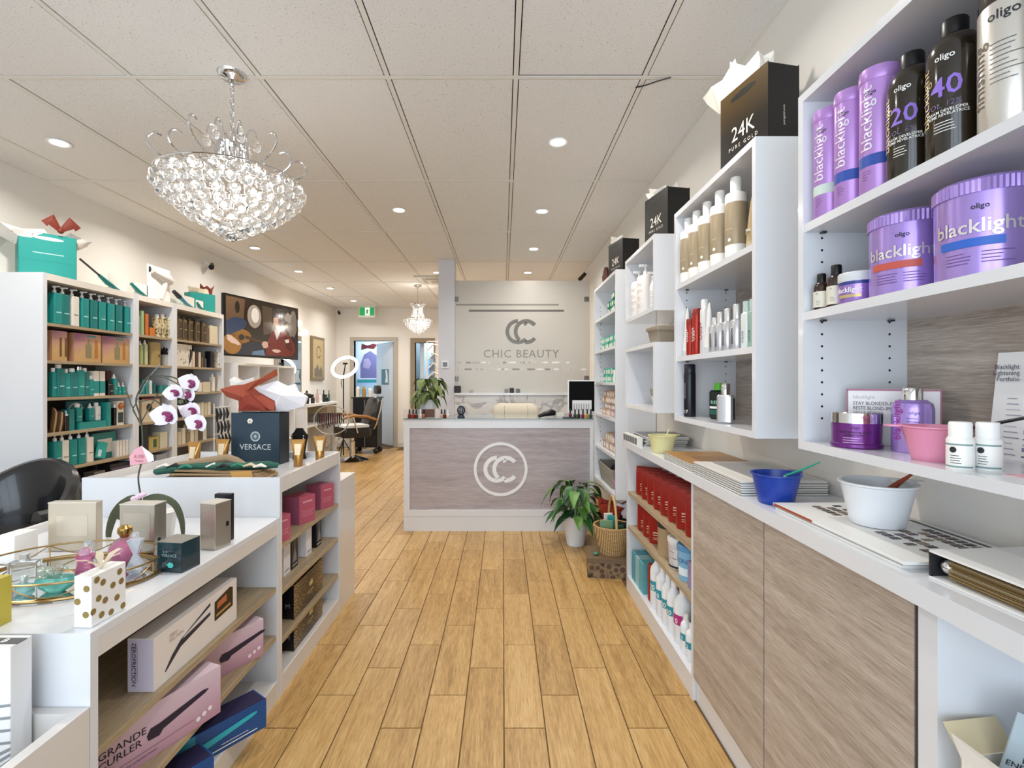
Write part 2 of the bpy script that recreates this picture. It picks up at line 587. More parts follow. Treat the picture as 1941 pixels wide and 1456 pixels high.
MB().add([(-.42, -.006, 1.31), (-.29, -.006, 1.30), (-.30, -.006, 1.45), (-.33, -.006, 1.57), (-.40, -.006, 1.56), (-.38, -.006, 1.42)], [(0, 1, 2, 3, 4, 5)]).tx(lambda x, y, z: (x + .08, -.046, z - .02)).build('door_notice_figure', PAPER, dr, smooth=False)
# narrow second doorway: wood frame and bright view
tr = MB().box(EX0 - .09, EX0, YB - .03, YB + .12, 0, 2.17).box(EX1, EX1 + .03, YB - .03, YB + .12, 0, 2.17).box(EX0, EX1, YB - .03, YB + .12, 2.08, 2.17)
struct(tr.build('trim_2', mat('8d7c63', .5)))
struct(MB().box(EX0 - .4, EX1 + .4, YB + .9, YB + .95, 0, 2.5).box(EX0 - .45, EX0 - .4, YB + .12, YB + .95, 0, 2.5).box(EX1 + .4, EX1 + .45, YB + .12, YB + .95, 0, 2.5).box(EX0 - .45, EX1 + .45, YB + .12, YB + .95, 2.5, 2.55).build('wall_sideroom', cool))
lamp('sideroom_lamp', 'AREA', (-1.56, YB + .5, 2.45), 18, (.85, .94, 1), (0, 0, 0), .4)
t = thing('wall_rack', 'small dark wall rack seen through the narrow wood framed doorway', 'rack', (-1.5, YB + .88, 0))
for i in range(6): MB().box(-.11, .11, -.05, 0, .6 + i * .24, .615 + i * .24).box(-.11 + .03 * (i % 3), .02 + .02 * i, -.04, 0, .615 + i * .24, .72 + i * .24).build('rack_shelf', mat('56606c', .5), t, smooth=False)

# ------------------------------------------------------------------ right wall: cabinets and counter
XCF, XCB = .80, 1.085


def pegs(mb, ys_face, zs, xs_, r=.0032):
    for z in zs:
        for x in xs_:
            n = 8
            mb.add([(x + r * cos(2 * pi * i / n), ys_face, z + r * sin(2 * pi * i / n)) for i in range(n)], [tuple(range(n))])


def wall_cabinet(name, label, y0, y1, z0, z1, shelves, bt=.022, shelf_t=.022, xf=XCF, backwood=True, topless=False, zp=None):
    t = thing(name, label, 'cabinet', (xf, y0, 0))
    D = XCB - xf; W = y1 - y0
    MB().box(0, D, 0, bt, z0, z1).build('side_panel', WHITE, t, smooth=False)
    MB().box(0, D, W - bt, W, z0, z1).build('side_panel', WHITE, t, smooth=False)
    MB().box(0, D, bt, W - bt, z1 - bt, z1).build('top_panel', WHITE, t, smooth=False)
    MB().box(0, D, bt, W - bt, z0, z0 + bt).build('bottom_panel', WHITE, t, smooth=False)
    MB().box(D - .008, D, bt, W - bt, z0 + bt, z1 - bt).build('back_panel', SHELFWOODX if backwood else WHITE, t, smooth=False)
    for z in shelves:
        MB().box(.004, D - .008, bt, W - bt, z - shelf_t, z).build('shelf', WHITE, t, smooth=False)
    if zp:
        mb = MB(); pegs(mb, W - bt - .0006, zp, (.05, D - .055))
        mb.build('peg_holes', BLACK, t, smooth=False)['kind'] = 'stuff'
        mb = MB()
        for z in shelves:
            for x in (.05, D - .055): mb.box(x - .006, x + .006, W - bt - .012, W - bt, z - shelf_t - .004, z - shelf_t)
        mb.build('shelf_pins', mat('55555a', .3, 1.0), t, smooth=False)['kind'] = 'stuff'
    return t


def frange(a, b, s):
    out = []
    while a < b: out.append(a); a += s
    return out


wall_cabinet('wall_cabinet', 'white wall cabinet at far right with lilac products on oak backed shelves', .38, 1.357, 1.137, 2.086, [1.737, 1.503], zp=frange(1.22, 2.0, .032 * 1.0))
wall_cabinet('wall_cabinet', 'white wall cabinet with five tan pump bottles on its top shelf', 1.587, 2.338, 1.137, 2.095, [1.762, 1.431], zp=frange(1.25, 2.0, .034))
wall_cabinet('wall_box_shelf', 'upper open white box shelf holding tall white pump bottles', 2.648, 3.276, 1.693, 2.098, [], backwood=False)
wall_cabinet('wall_box_shelf', 'lower open white box shelf with a woven pot inside', 2.648, 3.276, 1.15, 1.526, [], backwood=False)
wall_cabinet('tall_wall_shelf', 'tall narrow white wall shelf of hair colour boxes beside the desk', 3.55, 4.38, .475, 2.11, [1.84, 1.575, 1.31, 1.046, .775], backwood=False, zp=frange(.6, 2.0, .04))

# base units and worktop
PX = .785
t = thing('open_cabinet', 'open white base unit under the counter with red pouches and bottles', 'cabinet', (PX, 2.068, 0))
Wd = 3.18 - 2.068; D = XCB - PX
MB().box(0, D, 0, .02, 0, .905).build('side_panel', WHITE, t, smooth=False)
MB().box(0, D, Wd - .025, Wd, 0, .905).build('side_panel', WHITE, t, smooth=False)
MB().box(.0, D, .02, Wd - .025, 0, .095).build('plinth', WHITE, t, smooth=False)
MB().box(D - .01, D, .02, Wd - .025, .095, .905).build('back_panel', WHITE, t, smooth=False)
for z in (.626, .411):
    s_ = MB().box(.003, D - .01, .02, Wd - .025, z - .02, z).build('shelf', SHELFWOOD, t, smooth=False)
for i, (ya, yb, lb) in enumerate(((1.51, 2.064, 'oak fronted base cabinet beside the open red pouch shelves'), (.955, 1.506, 'oak fronted base cabinet nearest the camera under the counter'))):
    t = thing('base_cabinet', lb, 'cabinet', (PX, ya, 0))
    w = yb - ya
    MB().box(.02, D, 0, w, .1, .903).build('body', WHITE, t, smooth=False)
    MB().box(.0, .018, .002, w - .002, .1, .9).build('door', SHELFWOODX, t, smooth=False)
    MB().box(.012, D, 0, w, 0, .098).build('plinth', WHITE, t, smooth=False)
t = thing('counter_leg_panel', 'white end panel of the counter beside the knee space', 'panel', (PX, .905, 0))
MB().box(0, D, 0, .042, 0, .905).build('panel_face', WHITE, t, smooth=False)
MB().box(.0, .012, .042, .048, 0, .905).build('dark_edge', mat('35353a', .4), t, smooth=False)
tag(MB().box(.765, XCB, .28, 3.20, .905, .945).build('worktop', WHITE, smooth=False), 'long glossy white worktop running along the right wall', 'counter')
t = thing('knee_space_shelf', 'white shelf in the knee space under the counter', 'shelf', (0, 0, 0))
MB().box(.755, XCB, .30, .90, .54, .56).build('board', WHITE, t, smooth=False)
MB().box(1.05, XCB, .30, .90, .0, .9).build('rear_board', WHITE, t, smooth=False)
for y in (.34, .84): MB().box(.83, .85, y, y + .02, 0, .54).build('support', WHITE, t, smooth=False)

# ------------------------------------------------------------------ goods on the right wall
LILAC = mat('b78bd0', .3, .25)
LILAC2 = mat('a684cc', .22, .55)
LILAC3 = mat('a98fd6', .22, .5)
DBROWN = mat('241d14', .16, coat=.4)
PURP = mat('6d2f7c', .2, .35)
A180 = pi + .62      # angle of the side of a can that faces the aisle and the camera


def pocket(mb, *a): return mb


def tagm(o, *a, **k): return tag(o, *a, **k)


# lilac canisters
for i, (y, tone) in enumerate(((1.297, 'palest lettering band'), (1.215, 'dark blue band'), (1.128, 'blue band'))):
    lb = ['lilac canister with pale green band, farthest on the upper right shelf', 'lilac canister with blue band, middle of three on upper right shelf', 'lilac canister with blue band next to the black 20 bottle'][i]
    r = .038
    t = thing('canister', lb, 'canister', (.848, y, 1.737), 0, 'lilac canisters on the upper right shelf')
    part('body', 'canister', lambda: MB().lathe([(.0, 0), (.036, 0), (.038, .003), (.038, .25), (.0, .25)], 28), LILAC, t)
    part('lid', 'canister', lambda: MB().lathe([(.0385, .25), (.0395, .252), (.0395, .268), (.038, .279), (.034, .281), (0, .281)], 28), LILAC, t)
    part('band', 'canister%d' % (i > 0), lambda: band(.0384, .06, .085, A180 - 1.0, A180 + .9, 14), mat('c9d8cf', .4) if i == 0 else mat('2f4fa6', .4), t)
    wraptext(t, 'blacklight', .038, mat('e9e2ee', .25, .3), .0385, .095, A180 - .35, True, 'LEFT', .004)
    wraptext(t, 'oligo', .012, INK, .0386, .222, A180 - .15, False, bold=.01)
    MB().add(*(lambda mb: (mb.v, mb.f))(lines(4, .02, .006, .0016, i))).tx(lambda x, y, z: (.0386 * cos(A180 - .6 + x / .0386), .0386 * sin(A180 - .6 + x / .0386), .05 + y)).build('small_print', mat('7d5a94', .5), t, smooth=False)

# black developer bottles
for i, (y, num, vol) in enumerate(((1.043, '20', 'VOL. 6%'), (.945, '40', 'VOL. 12%'))):
    t = thing('developer_bottle', ['dark brown developer bottle marked with a purple twenty, beside lilac canisters', 'dark brown developer bottle marked with a purple forty, beside silver can'][i], 'bottle', (.852, y, 1.737), 0, 'dark developer bottles')
    part('body', 'dev', lambda: MB().lathe([(.0, 0), (.041, 0), (.043, .004), (.043, .19), (.041, .205), (.034, .222), (.022, .232), (.0, .233)], 28), DBROWN, t)
    part('cap', 'dev', lambda: MB().lathe([(.021, .232), (.021, .258), (.019, .262), (0, .262)], 20), BLACK, t)
    wraptext(t, num, .05, mat('8f6fd0', .4), .0434, .125, A180 - .08, False, bold=.012)
    wraptext(t, vol, .014, mat('6d5f86', .5), .0434, .093, A180 - .2)
    wraptext(t, 'oligo', .016, PAPER, .0434, .182, A180 - .12, False, bold=.01)
    wraptext(t, 'CREAM DEVELOPER\nCRÈME RÉVÉLATRICE', .0075, PAPER, .0434, .078, A180 - .1, bold=.006)
    wraptext(t, 'blacklight', .03, mat('c9b27c', .3, .4), .0434, .06, A180 - .95, True, 'LEFT')
    ln = lines(4, .034, .0055, .0012, 4 + i)
    ln.tx(lambda x, y, z: (.0434 * cos(A180 - .5 + x / .0434), .0434 * sin(A180 - .5 + x / .0434), .062 + y)).build('small_print', PAPER, t, smooth=False)

# silver spray cans
for i, y in enumerate((.838, .742, .646)):
    t = thing('spray_can', ['silver spray can with black cap beside the black 40 bottle', 'silver spray can cut by the right edge of the picture', 'silver spray can nearest the camera on upper right shelf'][i], 'spray can', (.853, y, 1.737), 0, 'silver spray cans')
    part('body', 'spray', lambda: MB().lathe([(.0, 0), (.042, 0), (.044, .004), (.044, .205), (.04, .215), (0, .215)], 28), mat('cfcac2', .3, .55), t)
    part('cap', 'spray', lambda: MB().lathe([(.043, .21), (.043, .255), (.038, .272), (.03, .278), (0, .279)], 28), DBROWN, t)
    wraptext(t, 'oligo', .022, INK, .0444, .185, A180 - .1, bold=.008)
    wraptext(t, 'finishing', .034, mat('6b5a44', .5), .0444, .04, A180 - .95, True, 'LEFT')
    ln = lines(9, .044, .008, .0015, 9 + i)
    ln.tx(lambda x, y, z: (.0444 * cos(A180 - .5 + x / .0444), .0444 * sin(A180 - .5 + x / .0444), .14 + y)).build('small_print', mat('6d6a68', .5), t, smooth=False)

# second shelf: amber bottles, small jar, big tubs
for i, (x, y, r) in enumerate(((.83, 1.305, .0185), (.84, 1.262, .021))):
    t = thing('amber_bottle', ['smaller amber dropper bottle with cream label at shelf end', 'larger amber dropper bottle with cream label next to small jar'][i], 'bottle', (x, y, 1.503), 0, 'amber bottles')
    s = r / .02
    MB().lathe([(0, 0), (.019 * s, 0), (.02 * s, .002), (.02 * s, .065 * s), (.017 * s, .074 * s), (.01 * s, .08 * s), (0, .08 * s)], 20).build('body', mat('2b130b', .12, coat=.5), t)
    MB().lathe([(.0115 * s, .078 * s), (.0115 * s, .1 * s), (.01 * s, .103 * s), (0, .103 * s)], 16).build('cap', BLACK, t)
    band(.0203 * s, .008 * s, .052 * s, A180 - 1.9, A180 + 1.5, 16).build('paper_label', mat('d9d3c4', .6), t)
    wraptext(t, 'o', .008, INK, .0206 * s, .046 * s, A180 - .2)
    ln = lines(3, .012, .004, .001, i)
    ln.tx(lambda x, y, z: (.0206 * s * cos(A180 - .3 + x / .0206), .0206 * s * sin(A180 - .3 + x / .0206), .025 * s + y)).build('small_print', GREY, t, smooth=False)
t = thing('small_jar', 'small lilac jar with white lid beside the amber bottles', 'jar', (.860, 1.213, 1.503))
MB().lathe([(0, 0), (.038, 0), (.04, .003), (.04, .055), (0, .055)], 28).build('body', LILAC2, t)
MB().lathe([(.0405, .055), (.0415, .057), (.0415, .074), (.039, .077), (0, .077)], 28).build('lid', mat('d5dad9', .4), t)
band(.0404, .047, .054, A180 - 1.8, A180 + 1.4, 18).build('band', mat('2c3d86', .3), t)
wraptext(t, 'blacklight', .017, PAPER, .0405, .034, A180 - .25, bold=.012)
band(.0404, .016, .023, A180 - .8, A180 + .5, 10).build('stripe', mat('c8b27a', .3, .4), t)
ridge = lambda: MB().loft([[((.0745 + (.0016 if i % 2 else 0)) * cos(2 * pi * i / 120), (.0745 + (.0016 if i % 2 else 0)) * sin(2 * pi * i / 120), z) for i in range(120)] for z in (.15, .172)])
for i, y in enumerate((1.10, .928)):
    t = thing('powder_tub', ['big lilac powder tub with red label, next to small jar', 'big lilac powder tub with blue label, nearest the camera'][i], 'tub', (.893, y, 1.503), 0, 'big lilac powder tubs')
    part('body', 'tub', lambda: MB().lathe([(0, 0), (.068, 0), (.072, .004), (.073, .15), (0, .15)], 40), LILAC3, t)
    part('lid', 'tub', ridge, LILAC3, t, ang=10)
    part('lid_top', 'tub', lambda: MB().lathe([(.0745, .172), (.071, .177), (0, .178)], 40), LILAC3, t)
    wraptext(t, 'oligo', .013, INK, .0735, .125, A180 + .1, bold=.012)
    wraptext(t, 'blacklight', .035, mat('e6e2e0', .2, .6), .0737, .09, A180 + .02, bold=.012)
    band(.0736, .055, .07, A180 - .75, A180 + .55, 14).build('stripe', mat('c2564a', .4) if i == 0 else mat('2f63c0', .4), t)
    for q, a in enumerate((A180 - .6, A180 + .12)):
        ln = lines(4, .045, .006, .0013, 20 + q + i)
        ln.tx(lambda x, y, z: (.0736 * cos(a + x / .0736), .0736 * sin(a + x / .0736), .045 + y)).build('small_print', mat('6a4c8a', .5), t, smooth=False)

# third shelf
t = thing('boxed_kit', 'white and pink boxed hair kit with a picture of rolled foil', 'box', (.968, 1.245, 1.157), -radians(40))
MB().box(-.092, .092, -.02, .025, 0, .142).build('carton', mat('ece9ea', .5), t, smooth=False)
fr = MB()
for a in ((-.092, .092, .138, .142), (-.092, .092, 0, .003), (-.092, -.089, 0, .142), (.089, .092, 0, .142)): fr.add(*(lambda m: (m.v, m.f))(rects([a])))
fr.build('pink_border', mat('b06a86', .5), t, (0, -.0206, 0), FRONT, smooth=False)
lettering(t, 'blacklight', .012, mat('b9aebb', .5), (-.079, -.0208, .122), FRONT, 'LEFT')
lettering(t, 'STAY BLONDER-FUL\nRESTE BLOND-IFIQUE', .0125, mat('6b6470', .5), (-.079, -.0208, .100), FRONT, 'LEFT', .008, sx=.8)
poly(arcpts(.042, .085, .038, 0, 360, 30)).build('foil_roll_picture', mat('343a58', .5), t, (0, -.0207, 0), FRONT, smooth=False)
poly(arcpts(.042, .085, .014, 0, 360, 20)).build('foil_roll_core', mat('9aa0b8', .5), t, (0, -.0209, 0), FRONT, smooth=False)
MB().box(.0922, .0925, -.012, .018, .02, .05).box(.0922, .0925, -.012, .018, .06, .095).build('side_pictures', mat('8d7a58', .5), t, smooth=False)
t = thing('lilac_shampoo', 'lilac bottle with chrome cap standing in front of boxed kit', 'bottle', (.928, 1.135, 1.157))
MB().lathe([(0, 0), (.036, 0), (.039, .003), (.039, .1), (.036, .112), (.026, .12), (0, .121)], 30).build('body', LILAC3, t)
MB().lathe([(.019, .12), (.019, .145), (.018, .147), (0, .147)], 24).build('cap', CHROME, t)
wraptext(t, 'blacklight', .024, mat('a0339a', .4), .0394, .03, A180 - .5, True, 'LEFT', .008)
wraptext(t, 'oligo', .01, INK, .0394, .092, A180 + .35)
ln = lines(5, .03, .007, .0015, 3); ln.tx(lambda x, y, z: (.0394 * cos(A180 + x / .0394), .0394 * sin(A180 + x / .0394), .08 + y)).build('small_print', mat('5d4a80', .5), t, smooth=False)
t = thing('mask_jar', 'plum hair mask jar with chrome lid at the shelf end', 'jar', (.862, 1.222, 1.157))
MB().lathe([(0, 0), (.05, 0), (.054, .005), (.054, .012), (.051, .014), (.052, .062), (0, .062)], 36).build('body', PURP, t)
MB().lathe([(.053, .062), (.053, .086), (.051, .088), (0, .088)], 36).build('lid', CHROME, t)
wraptext(t, 'oligo', .01, INK, .0524, .052, A180 + .3)
wraptext(t, 'violet lightening mask\nmasque violet', .0075, INK, .0524, .038, A180 + .25, bold=.004)
ln = lines(4, .05, .0055, .0012, 7); ln.tx(lambda x, y, z: (.0526 * cos(A180 - .2 + x / .0526), .0526 * sin(A180 - .2 + x / .0526), .028 + y)).build('small_print', mat('dcb5dd', .5), t, smooth=False)


def tint_bowl(name, label, loc, rot, s, m, deep=True):
    """flared tint bowl with pouring lip and handle tab"""
    t = thing(name, label, 'bowl', loc, rot)
    n = 28

    def ring(r, z, lip=0, inset=0):
        out = []
        for i in range(n):
            a = 2 * pi * i / n
            rr = r * (1 + lip * max(0, cos(a)) ** 6)
            out.append((rr * cos(a) * s, rr * sin(a) * s, (z + lip * .02 * max(0, cos(a)) ** 6) * s))
        return out
    MB().loft([ring(.040, 0), ring(.042, .003), ring(.046, .022), ring(.056, .070, .06), ring(.0605, .0725, .06), ring(.0605, .0755, .06), ring(.0545, .0755, .06), ring(.044, .022), ring(.038, .005)], True, True).build('bowl_wall', m, t)
    MB().loft([[(x * s, y * s, z * s) for x, y in rrect(.034, .034, .012, 3)] for z in (.0725, .0755)]).tx(lambda x, y, z: (x + .072 * s, y, z)).build('handle_tab', m, t)
    return t


t = tint_bowl('pink_tint_bowl', 'pink plastic tint bowl on the lower right shelf', (.877, 1.015, 1.157), radians(150), .95, mat('e090ae', .35))
for i, (x, y) in enumerate(((.838, .918), (.879, .908))):
    t = thing('toner_bottle', ['small white toner bottle nearer the shelf edge beside pink bowl', 'small white toner bottle next to the leaning price chart'][i], 'bottle', (x, y, 1.157), 0, 'small white toner bottles')
    part('body', 'toner', lambda: MB().lathe([(0, 0), (.0195, 0), (.0205, .002), (.0205, .055), (.018, .06), (0, .06)], 22), mat('f0efea', .35), t)
    part('cap', 'toner', lambda: MB().lathe([(.017, .059), (.017, .085), (.0155, .088), (0, .088)], 20), mat('f4f4f2', .35), t)
    band(.0207, .046, .049, A180 - 1.2, A180 + 1.2).build('upper_line', mat('7d9a98', .5), t)
    band(.0207, .006, .009, A180 - 1.2, A180 + 1.2).build('lower_line', mat('7d9a98', .5), t)
    wrapdot(t, .0055, INK, .0209, .038, A180 - .3)
    ln = lines(4, .02, .0045, .0011, 3 + i); ln.tx(lambda x, y, z: (.0208 * cos(A180 - .5 + x / .0208), .0208 * sin(A180 - .5 + x / .0208), .028 + y)).build('small_print', INK, t, smooth=False)
t = thing('price_chart', 'curled white price chart leaning on the oak cabinet back', 'paper', (0, 0, 1.158))
mb = MB(); n = 10
for i in range(n):
    y = 1.075 - .27 * i / (n - 1); bow = .006 * (1 - i / (n - 1)) ** 2
    mb.v += [(1.045 - bow, y, 0), (1.071 - bow * 1.3, y, .222)]
for i in range(n - 1): mb.f.append((2 * i, 2 * i + 1, 2 * i + 3, 2 * i + 2))
mb.build('sheet', PAPER, t)
RC = (pi / 2 + .11, 0, -pi / 2)
lettering(t, 'Blacklight\nLightening\nPortfolio', .0135, mat('3b3458', .5), (1.056, 1.02, .178), AISLE_R, 'RIGHT', .004).location.x = 1.052
for i in range(11):
    z = .125 - i * .0115
    x = 1.045 + z * .113
    rects([(-.045, -.045 + .02 + .004 * (i % 4), 0, .0014), (-.005, .1, -.002, .0012 if i % 3 else .006)]).build('chart_row', mat(['8a86a6', '6c6890', 'b8b2d0'][i % 3], .6), t, (x - .007, 1.0, z), AISLE_R, smooth=False)
tag(MB().tube([(.9, .99, 1.222), (.93, .9, 1.252), (.975, .80, 1.288)], [.0035, .003, .002], 8).build('tint_brush_handle', BLACK), 'thin black tint brush handle resting across the pink bowl', 'brush')
tag(MB().box(.86, 1.0, .66, .86, 1.158, 1.160).build('flyer', mat('d9a9b6', .6), smooth=False), 'pink and lilac flyer lying flat on the lower right shelf', 'paper')

# middle cabinet, top row: tan pump bottles
TAN = mat('a39276', .35, .1)
for i, y in enumerate((2.268, 2.17, 2.06, 1.94, 1.81)):
    t = thing('tan_bottle', '%s tan bottle with white cap counted from the far end of its shelf' % ORD[i], 'bottle', (.842, y, 1.762), 0, 'tan bottles with white caps')
    part('body', 'tanb', lambda: MB().lathe([(0, 0), (.034, 0), (.037, .004), (.037, .222), (.034, .231), (.02, .237), (0, .237)], 28), mat('ece8e2', .35), t)
    part('sleeve', 'tanb', lambda: MB().lathe([(.0372, .045), (.0376, .046), (.0376, .195), (.0372, .196)], 28), TAN, t)
    part('cap', 'tanb', lambda: MB().lathe([(.018, .236), (.019, .24), (.019, .288), (.017, .291), (0, .291)], 20), mat('efece7', .4), t)
    wrapdot(t, .006, PAPER, .038, .062, A180 - .1)
    wraptext(t, 'OIL WONDERS', .016, mat('867555', .4), .0379, .07, A180 - .8, True, 'LEFT')
    band(.0378, .1, .102, A180 - .5, A180 + .2, 6).build('thin_line', mat('cbbf9f', .4), t)
t = thing('cream_tube', 'beige cream tube standing on cap beside the tan bottles', 'tube', (.853, 1.70, 1.762), radians(65))
MB().loft([[(x, y, z) for x, y in rrect(w, d, min(w, d) * .45, 4)] for w, d, z in ((.05, .05, .03), (.052, .046, .06), (.056, .024, .16), (.058, .004, .2))]).build('body', mat('b79e74', .4), t)
MB().lathe([(.024, 0), (.025, .003), (.025, .03), (0, .031)], 22).build('cap', mat('c8b594', .4), t)
MB().box(-.024, .024, -.026, .026, .062, .07).build('pale_band', mat('ddd3c0', .5), t)

# middle row: styling products
ROWZ = 1.431


def white_tube(lbl, y, x=.842, h=.2, txt='OSIS+', m=None, rot=-.3):
    t = thing('styling_tube', lbl, 'tube', (x, y, ROWZ), -pi / 2 + rot)
    MB().loft([[(a, b_, z) for a, b_ in rrect(w, d, min(w, d) * .45, 4)] for w, d, z in ((.04, .04, .025), (.042, .036, .06), (.05, .016, h - .03), (.052, .004, h))]).build('body', m or mat('e6e4e0', .35), t)
    MB().lathe([(.019, 0), (.02, .002), (.02, .025), (0, .026)], 18).build('cap', mat('cfcfd0', .3), t)
    lettering(t, txt, .036, INK, (0, -.021, h * .62), (pi / 2, -pi / 2, 0), bold=.015).rotation_euler = (pi / 2 - .07, -pi / 2, 0)
    return t


white_tube('white styling tube with vertical black letters, farthest on its shelf', 2.285, h=.22)
for i, (y, h) in enumerate(((2.238, .165), (2.20, .19), (2.163, .20))):
    t = thing('red_tube', ['shortest red slim can beside the far white tube', 'middle red slim can in the styling row', 'tallest red slim can beside the silver spray'][i], 'can', (.838 + .01 * (i % 2), y, ROWZ), 0, 'red slim cans')
    part('body', 'redt%d' % i, lambda: MB().lathe([(0, 0), (.0165, 0), (.0175, .003), (.0175, h - .03), (0, h - .03)], 18), mat('a5281a', .3, .3), t)
    part('cap', 'redt%d' % i, lambda: MB().lathe([(.0178, h - .03), (.0178, h - .004), (.015, h), (0, h)], 18), mat('851c12', .4), t)
    wraptext(t, 'OSIS+', .024, PAPER, .0178, .06, A180 - .4, True, 'LEFT')
t = thing('styling_spray', 'silver white tall spray can behind the white styling tube', 'spray can', (.853, 2.112, ROWZ))
MB().lathe([(0, 0), (.02, 0), (.021, .003), (.021, .185), (.016, .195), (0, .195)], 22).build('body', mat('d9d8d8', .3, .3), t)
MB().lathe([(.0165, .193), (.0165, .226), (.014, .232), (0, .232)], 18).build('cap', mat('e4e4e4', .3), t)
wraptext(t, 'OSIS+', .03, RED, .0213, .06, A180 - .5, True, 'LEFT', .01)
white_tube('white styling tube with vertical black letters, next to silver bottles', 2.045, h=.205)
for i, (y, h) in enumerate(((1.985, .135), (1.935, .15), (1.872, .155), (1.80, .16))):
    t = thing('silver_bottle', '%s silver spray bottle from the far end of the styling row' % ORD[i], 'bottle', (.842, y, ROWZ), 0, 'silver spray bottles')
    MB().lathe([(0, 0), (.0225, 0), (.024, .003), (.024, .1), (.021, .108), (.014, .112), (0, .112)], 22).build('body', mat('c3c3c6', .25, .6), t)
    MB().lathe([(.014, .111), (.014, h), (.0125, h + .004), (0, h + .004)], 18).build('cap', mat('dadada', .2, .6), t)
    wraptext(t, 'SESSION', .015, INK, .0242, .02, A180 - .3, True, 'LEFT', .01)
for i, (y, c) in enumerate(((1.742, 'dfe3e0'), (1.695, '9fb8ae'))):
    t = thing('clear_bottle', ['clear bottle with white label at the near end of styling row', 'pale green bottle tucked at the near cabinet side'][i], 'bottle', (.85, y, ROWZ))
    MB().lathe([(0, 0), (.02, 0), (.021, .003), (.021, .12), (.012, .13), (0, .13)], 20).build('body', mat(c, .2, .1), t)
    MB().lathe([(.014, .129), (.014, .165), (0, .167)], 16).build('cap', mat('bcd0ca', .3), t)
    wraptext(t, 'COLOR', .012, INK, .0212, .02, A180 - .3, True, 'LEFT')
# bottom row
t = thing('black_can', 'tall black hair spray can on the lower shelf of the middle cabinet', 'spray can', (.845, 2.265, 1.159))
MB().lathe([(0, 0), (.025, 0), (.026, .003), (.026, .19), (.024, .2), (0, .2)], 24).build('body', mat('14151f', .3), t)
MB().lathe([(.0245, .199), (.0245, .232), (.022, .236), (0, .236)], 24).build('cap', mat('1d1e2a', .3), t)
wraptext(t, '17', .022, PAPER, .0263, .022, A180 - .1)
wraptext(t, 'silhouette', .018, mat('9a9ab0', .4), .0263, .08, A180 - .35, True, 'LEFT')
t = thing('black_shampoo', 'flat black shampoo bottle with bright green cap', 'bottle', (.905, 2.10, 1.159), -radians(48))
MB().rbox(.075, .035, .122, .014, b=.008).build('body', mat('10221f', .3), t)
MB().lathe([(.018, .122), (.018, .15), (.016, .152), (0, .152)], 20).build('cap', mat('53b32c', .4), t)
rects([(-.03, .03, .045, .054)]).build('white_stripe', PAPER, t, (0, -.0180, 0), FRONT, smooth=False)
lettering(t, 'REBEL', .02, mat('9ad8c4', .5), (0, -.0180, .07), FRONT, bold=.01)
rects([(-.03, .03, .02, .04)]).build('green_panel', mat('1e5a4c', .5), t, (0, -.0180, 0), FRONT, smooth=False)
t = thing('silver_flask', 'silver metal bottle on the lower shelf of the middle cabinet', 'bottle', (.845, 1.90, 1.159), -radians(40))
MB().rbox(.06, .04, .108, .012, b=.006).build('body', mat('c9c9cc', .2, .7), t)
MB().lathe([(.016, .108), (.016, .148), (.014, .151), (0, .151)], 18).build('cap', CHROME, t)
MB().box(.0302, .0306, -.012, .012, .015, .095).build('dark_label', INK, t)
tag(MB().box(.87, .93, 1.63, 1.66, 1.159, 1.36).box(.868, .932, 1.628, 1.662, 1.159, 1.21).build('dark_carton', mat('5a2418', .5), smooth=False), 'narrow dark red carton at the near side of middle cabinet', 'box')

# box shelves
for i, (y, h, m) in enumerate(((3.16, .30, 'e9e4df'), (3.02, .31, 'e9e4df'), (2.90, .24, 'e6e6e6'), (2.82, .20, 'd8dadb'), (2.75, .2, 'e4e4e4'))):
    lb = ['leftmost white pump bottle in the upper box shelf', 'tall white pump bottle with the highest nozzle in upper box shelf', 'third white bottle in the upper box shelf', 'slim silver banded bottle in the upper box shelf', 'white bottle nearest the camera in the upper box shelf'][i]
    t = thing('pump_bottle', lb, 'bottle', (.86 if i < 2 else .875, y, 1.715), 0, 'white pump bottles in the box shelf')
    w = .05 if i < 2 else .024
    MB().lathe([(0, 0), (w * .95, 0), (w, .004), (w, h - .09), (w * .85, h - .075), (.015, h - .065), (0, h - .065)], 24).build('body', mat(m, .35), t)
    MB().lathe([(.014, h - .066), (.014, h - .045), (.006, h - .043), (.006, h - .015), (0, h - .015)], 14).build('pump', PAPER, t)
    MB().box(-.035, .008, -.008, .008, h - .018, h - .004).build('nozzle', PAPER, t)
    for q in range(4):
        ln = lines(3, .045, .008, .0022, q + i); ln.tx(lambda x, y, z: ((w + .0004) * cos(A180 - .6 + x / w), (w + .0004) * sin(A180 - .6 + x / w), (h - .12) * (1 - q / 4.5) + y)).build('small_print', mat('b9a9a0', .5), t, smooth=False)
t = thing('taupe_container', 'taupe plastic tub with rim on top of the lower box shelf', 'container', (.868, 2.735, 1.5265), radians(8))
MB().loft([[(x, y, z) for x, y in rrect(w, d, .015, 3)] for w, d, z in ((.095, .105, 0), (.115, .13, .066))]).build('tub', mat('8f8575', .45), t)
MB().loft([[(x, y, z) for x, y in rrect(w, d, .016, 3)] for w, d, z in ((.124, .14, .064), (.13, .146, .07), (.13, .146, .084), (.12, .136, .088))]).build('lid', mat('9a8f7e', .45), t)
t = thing('woven_pot', 'cream and grey woven pot inside the lower box shelf', 'pot', (.90, 2.83, 1.173))
MB().lathe([(0, 0), (.04, 0), (.052, .03), (.06, .06), (.0, .06)], 22).build('lower_wall', mat('e6e1d6', .7), t)
MB().lathe([(.06, .06), (.066, .09), (.068, .1), (.064, .1), (.055, .06)], 22).build('rim_band', mat('9f9481', .8), t)

